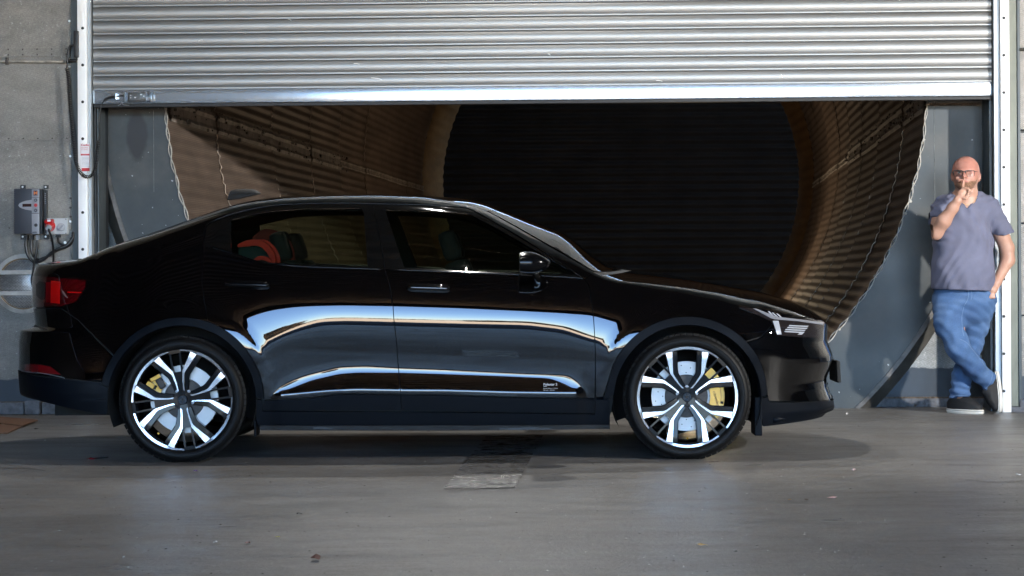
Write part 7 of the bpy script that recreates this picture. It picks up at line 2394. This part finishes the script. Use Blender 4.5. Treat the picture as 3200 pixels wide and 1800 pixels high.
for x0, x1, d0, d1 in ((2979.5, 3009, gd + 0.020, gd), (3017, 3046, gd, gd + 0.020)):
    P = []
    for cx, cy, a0 in ((x1 - 4, 537.5, 0), (x0 + 4, 537.5, 90), (x0 + 5, 546.5, 180), (x1 - 5, 546.5, 270)):
        for k in range(5):
            a = R(a0 + 22.5 * k); P.append((cx + 4 * math.cos(a), cy - 4 * math.sin(a)))
    V = [Vector(q(x, y, d0 + (d1 - d0) * (x - x0) / (x1 - x0))) for x, y in P]
    mb = MB(); mb.tube(V, 0.0017, 6, closed=True); mb.build('rim', M_boxside, gl, smooth=True)
    T_ = [p for p in V[:11]]
    mb = MB(); mb.tube(T_, 0.0036, 6); mb.build('brow_bar', M_boxside, gl, smooth=True)
    mesh_obj('lens', V, [list(range(len(V)))], M_lens, gl)
mb = MB(); mb.tube([q(3008.5, 537, gd), q(3013, 535.5, gd - 0.003), q(3017.5, 537, gd)], 0.0024, 6); mb.build('bridge', M_boxside, gl, smooth=True)
mb = MB(); mb.tube([q(3046, 535.5, gd + 0.020), q(3055, 537, gd + 0.045), q(3060, 540.5, HD + 0.0)], 0.0024, 6); mb.build('temple', M_boxside, gl, smooth=True)
mb = MB(); mb.tube([q(2979.5, 535.5, gd + 0.020), q(2976.5, 538, gd + 0.045), q(2975.5, 541, HD + 0.0)], 0.0024, 6); mb.build('temple', M_boxside, gl, smooth=True)

# ---------------- shoes
def shoe(name, toe_dir, up_dir, base, parent):
    """base: middle of the sole underside"""
    t = Vector(toe_dir).normalized(); u = Vector(up_dir).normalized(); s = u.cross(t).normalized()
    M = Matrix((t, s, u)).transposed()
    base = Vector(base)
    root = empty(name, parent=parent); root.location = base - Vector(parent.location)
    ol = []
    for k in range(40):
        a = 2 * math.pi * k / 40
        x = 0.146 * math.cos(a); w = 0.047 * math.copysign(abs(math.sin(a)) ** 0.75, math.sin(a)) * (1.0 + 0.12 * math.cos(a) - 0.10 * math.cos(2 * a + 0.4))
        ol.append((x, w))
    def layers(zs, name_, mat):
        vs, fs = [], []
        n = len(ol)
        for z, sc in zs:
            for x, w in ol: vs.append(base + M @ Vector((x * sc, w * sc, z)))
        for i in range(len(zs) - 1):
            for k in range(n):
                l = (k + 1) % n
                fs.append([i * n + k, i * n + l, (i + 1) * n + l, (i + 1) * n + k])
        fs.append(list(range(n))[::-1]); fs.append([(len(zs) - 1) * n + k for k in range(n)])
        o = mesh_obj(name_, vs, fs, mat, root); shade(o, 50); return o
    layers([(0.0, 0.965), (0.004, 1.0), (0.019, 1.005), (0.0195, 1.005)], 'sole', M_sole)
    layers([(0.0195, 1.0), (0.0225, 1.0)], 'sole_stripe', M_shoe)
    layers([(0.0225, 1.004), (0.029, 0.995), (0.030, 0.95)], 'foxing', M_sole)
    U = SDF((-0.17, -0.08, 0.0), (0.17, 0.08, 0.17), 0.004)
    U.cone((-0.085, 0, 0.055), (-0.045, 0, 0.120), 0.046, 0.048, 0.02)
    U.cone((-0.085, 0, 0.050), (0.04, 0, 0.048), 0.048, 0.048, 0.03)
    U.cone((0.02, 0, 0.050), (0.09, 0, 0.034), 0.046, 0.042, 0.03)
    U.cone((-0.04, 0, 0.105), (0.05, 0, 0.060), 0.044, 0.034, 0.03)
    x_, y_, z_ = U.coords()
    U.D = np.maximum(U.D, np.maximum(0.027 - z_, z_ - 0.135 + 0 * x_) + 0 * y_).astype(np.float32)
    U.D = np.maximum(U.D, (np.sqrt((x_ / 0.143) ** 2 + (y_ / 0.0500) ** 2) - 1) * 0.045 + 0 * z_).astype(np.float32)
    o = U.mesh('upper', M_shoe, root, 1)
    off = Vector(wloc(root))
    for v in o.data.vertices:
        v.co = M @ (v.co + off)          # built about the world origin, carried to the foot
    o.location = (0, 0, 0)
    mb = MB()
    for k in range(5):
        x = -0.018 + 0.020 * k; z = 0.118 - 0.0135 * k
        mb.tube([base + M @ Vector((x, -0.024, z)), base + M @ Vector((x + 0.004, 0, z + 0.012)), base + M @ Vector((x, 0.024, z))], 0.0028, 5)
    mb.build('laces', M_lace, root)
    return root
f1 = on_floor(3004, 1287); d1_ = Vector((0.72, -0.69, 0))
shoe('shoe', d1_, (0, 0, 1), Vector((at(3008, 1280, 14.97).x + 0.012, 14.95, 0.001)), man)
c2 = Vector(q(3124, 1219, 14.93))
shoe('shoe', (0.02, -0.22, -0.97), (-1, -0.10, 0.0), Vector((c2.x, 14.93, 0.150)), man)
# ================================================================== ASSUMED HALL LAMPS AND FLASH SOFTBOX, OUT OF VIEW (inferred from reflections, shadows and glow)
def lamp_fixture(loc, aim, power, size, label, color=(1.0, 0.97, 0.92), spread=170, wall=False):
    loc = Vector(loc); aim = Vector(aim)
    d = (aim - loc).normalized()
    root = empty('assumed_lamp', loc, label, 'lamp', 'assumed lamps out of view')
    q = d.to_track_quat('-Z', 'Y').to_matrix()
    w = MB()
    w.box(loc - d * 0.06, (size * 1.5, size * 1.5, 0.08), q, 0.01)
    w.build('housing', M_boxside, root)
    w = MB()
    for s in (-1, 1):
        w.box(loc + q @ Vector((s * size * 0.62, 0, -0.03)), (0.015, size * 1.3, 0.06), q)
        w.box(loc + q @ Vector((0, s * size * 0.62, -0.03)), (size * 1.22, 0.015, 0.06), q)
    w.build('rim', M_alu, root)
    top = Vector((loc.x, loc.y, CEIL))
    if not wall:
        w = MB(); w.tube([loc - d * 0.08, top], 0.02, 8); w.build('stem', M_conduit, root)
    ld = bpy.data.lights.new('assumed_lamp_light', 'AREA')
    ld.shape = 'DISK'; ld.size = size; ld.energy = power; ld.color = color; ld.spread = R(spread)
    lo = bpy.data.objects.new('assumed_lamp_light', ld)
    COL.objects.link(lo); lo.parent = root
    lo.rotation_euler = d.to_track_quat('-Z', 'Y').to_euler()
    return root
lamp_fixture((-0.16, 12.9, 6.6), (-0.4, 12.2, 0), 15, 0.14, 'assumed square flood lamp hung from the ceiling over the car roof')  # unseen lamp, assumed from the car's shadow on the floor
lamp_fixture((-0.19, 14.75, 5.0), (-0.12, 9.6, 0), 3.2, 0.12, 'assumed square flood lamp fixed above the shutter', wall=True, spread=95)  # unseen lamp, assumed from the outer edge of the car's shadow
lamp_fixture((-0.12, 7.4, 6.6), (0.1, 10.5, 0), 4.2, 0.06, 'assumed square flood lamp hung from the ceiling in front of the car')  # unseen lamp, assumed from the glints in window and paint
lamp_fixture((7.6, 7.5, 3.0), (0.0, 16.2, 1.3), 15, 0.26, 'assumed flash softbox at the right side of the hall, built as a square lamp', wall=True, spread=62)  # assumed flash softbox, inferred from the man's shadow, built like the flood lamps
# assumed small warm work lamp, added unseen behind the car to light the duct
wl_ = empty('assumed_work_lamp', (2.13, 26.0, -0.20), 'assumed small warm work lamp added on the duct floor, unseen behind the car', 'lamp')
mb = MB()
for s_ in (-1, 1): mb.tube([(2.13 + s_ * 0.16, 26.0, -0.12), (2.13 + s_ * 0.16, 26.25, -0.12)], 0.012, 8); mb.tube([(2.13 + s_ * 0.16, 26.12, -0.12), (2.13 + s_ * 0.10, 26.12, 0.56)], 0.010, 8)
mb.build('stand', M_boxside, wl_)
mb = MB(); mb.box((2.13, 26.12, 0.62), (0.24, 0.10, 0.16), None, 0.01); mb.build('housing', M_boxside, wl_)
ld = bpy.data.lights.new('assumed_lamp_light', 'POINT'); ld.energy = 6; ld.shadow_soft_size = 0.10; ld.color = (1.0, 0.78, 0.52)
lo_ = bpy.data.objects.new('assumed_lamp_light', ld); COL.objects.link(lo_); lo_.parent = wl_; lo_.location = (0, 0.12, 0.98)

# ================================================================== OPEN COUNTRY IN FRONT OF THE HALL (seen mirrored in the doors)
def bush_row(name, x0, x1, y, h, dep, n, label, seed, mat):
    rnd = random.Random(seed); mb = MB()
    for i in range(n):
        x = rnd.uniform(x0, x1); yy = y + rnd.uniform(-dep, dep); r = h * rnd.uniform(0.28, 0.6); zc = rnd.uniform(0.1, 0.75) * h
        vs = []
        for k in range(14):
            a = rnd.uniform(0, 6.283); b = rnd.uniform(-1, 1); rr = r * rnd.uniform(0.75, 1.15); c = math.sqrt(1 - b * b)
            vs.append((x + rr * c * math.cos(a), yy + rr * c * math.sin(a), max(0.0, zc + rr * b * 0.8)))
        fs = [[rnd.randrange(14) for _ in range(3)] for _ in range(26)]
        mb.add(vs, [f for f in fs if len(set(f)) == 3])
    return mb.build(name, mat)
M_bush = simple('dry_brown_scrub', (0.16, 0.115, 0.07), 0.9, var=0.4, scale=0.6)
tag(bush_row('scrub', -1.5, 5.2, -82, 2.3, 1.5, 90, '', 3, M_bush), kind='stuff')
tag(bush_row('scrub', -17, -11, -60, 4.5, 2.0, 120, '', 4, M_bush), kind='stuff')
tag(bush_row('distant_wood', -180, 180, -420, 3.4, 6.0, 700, '', 5, M_bush), kind='stuff')
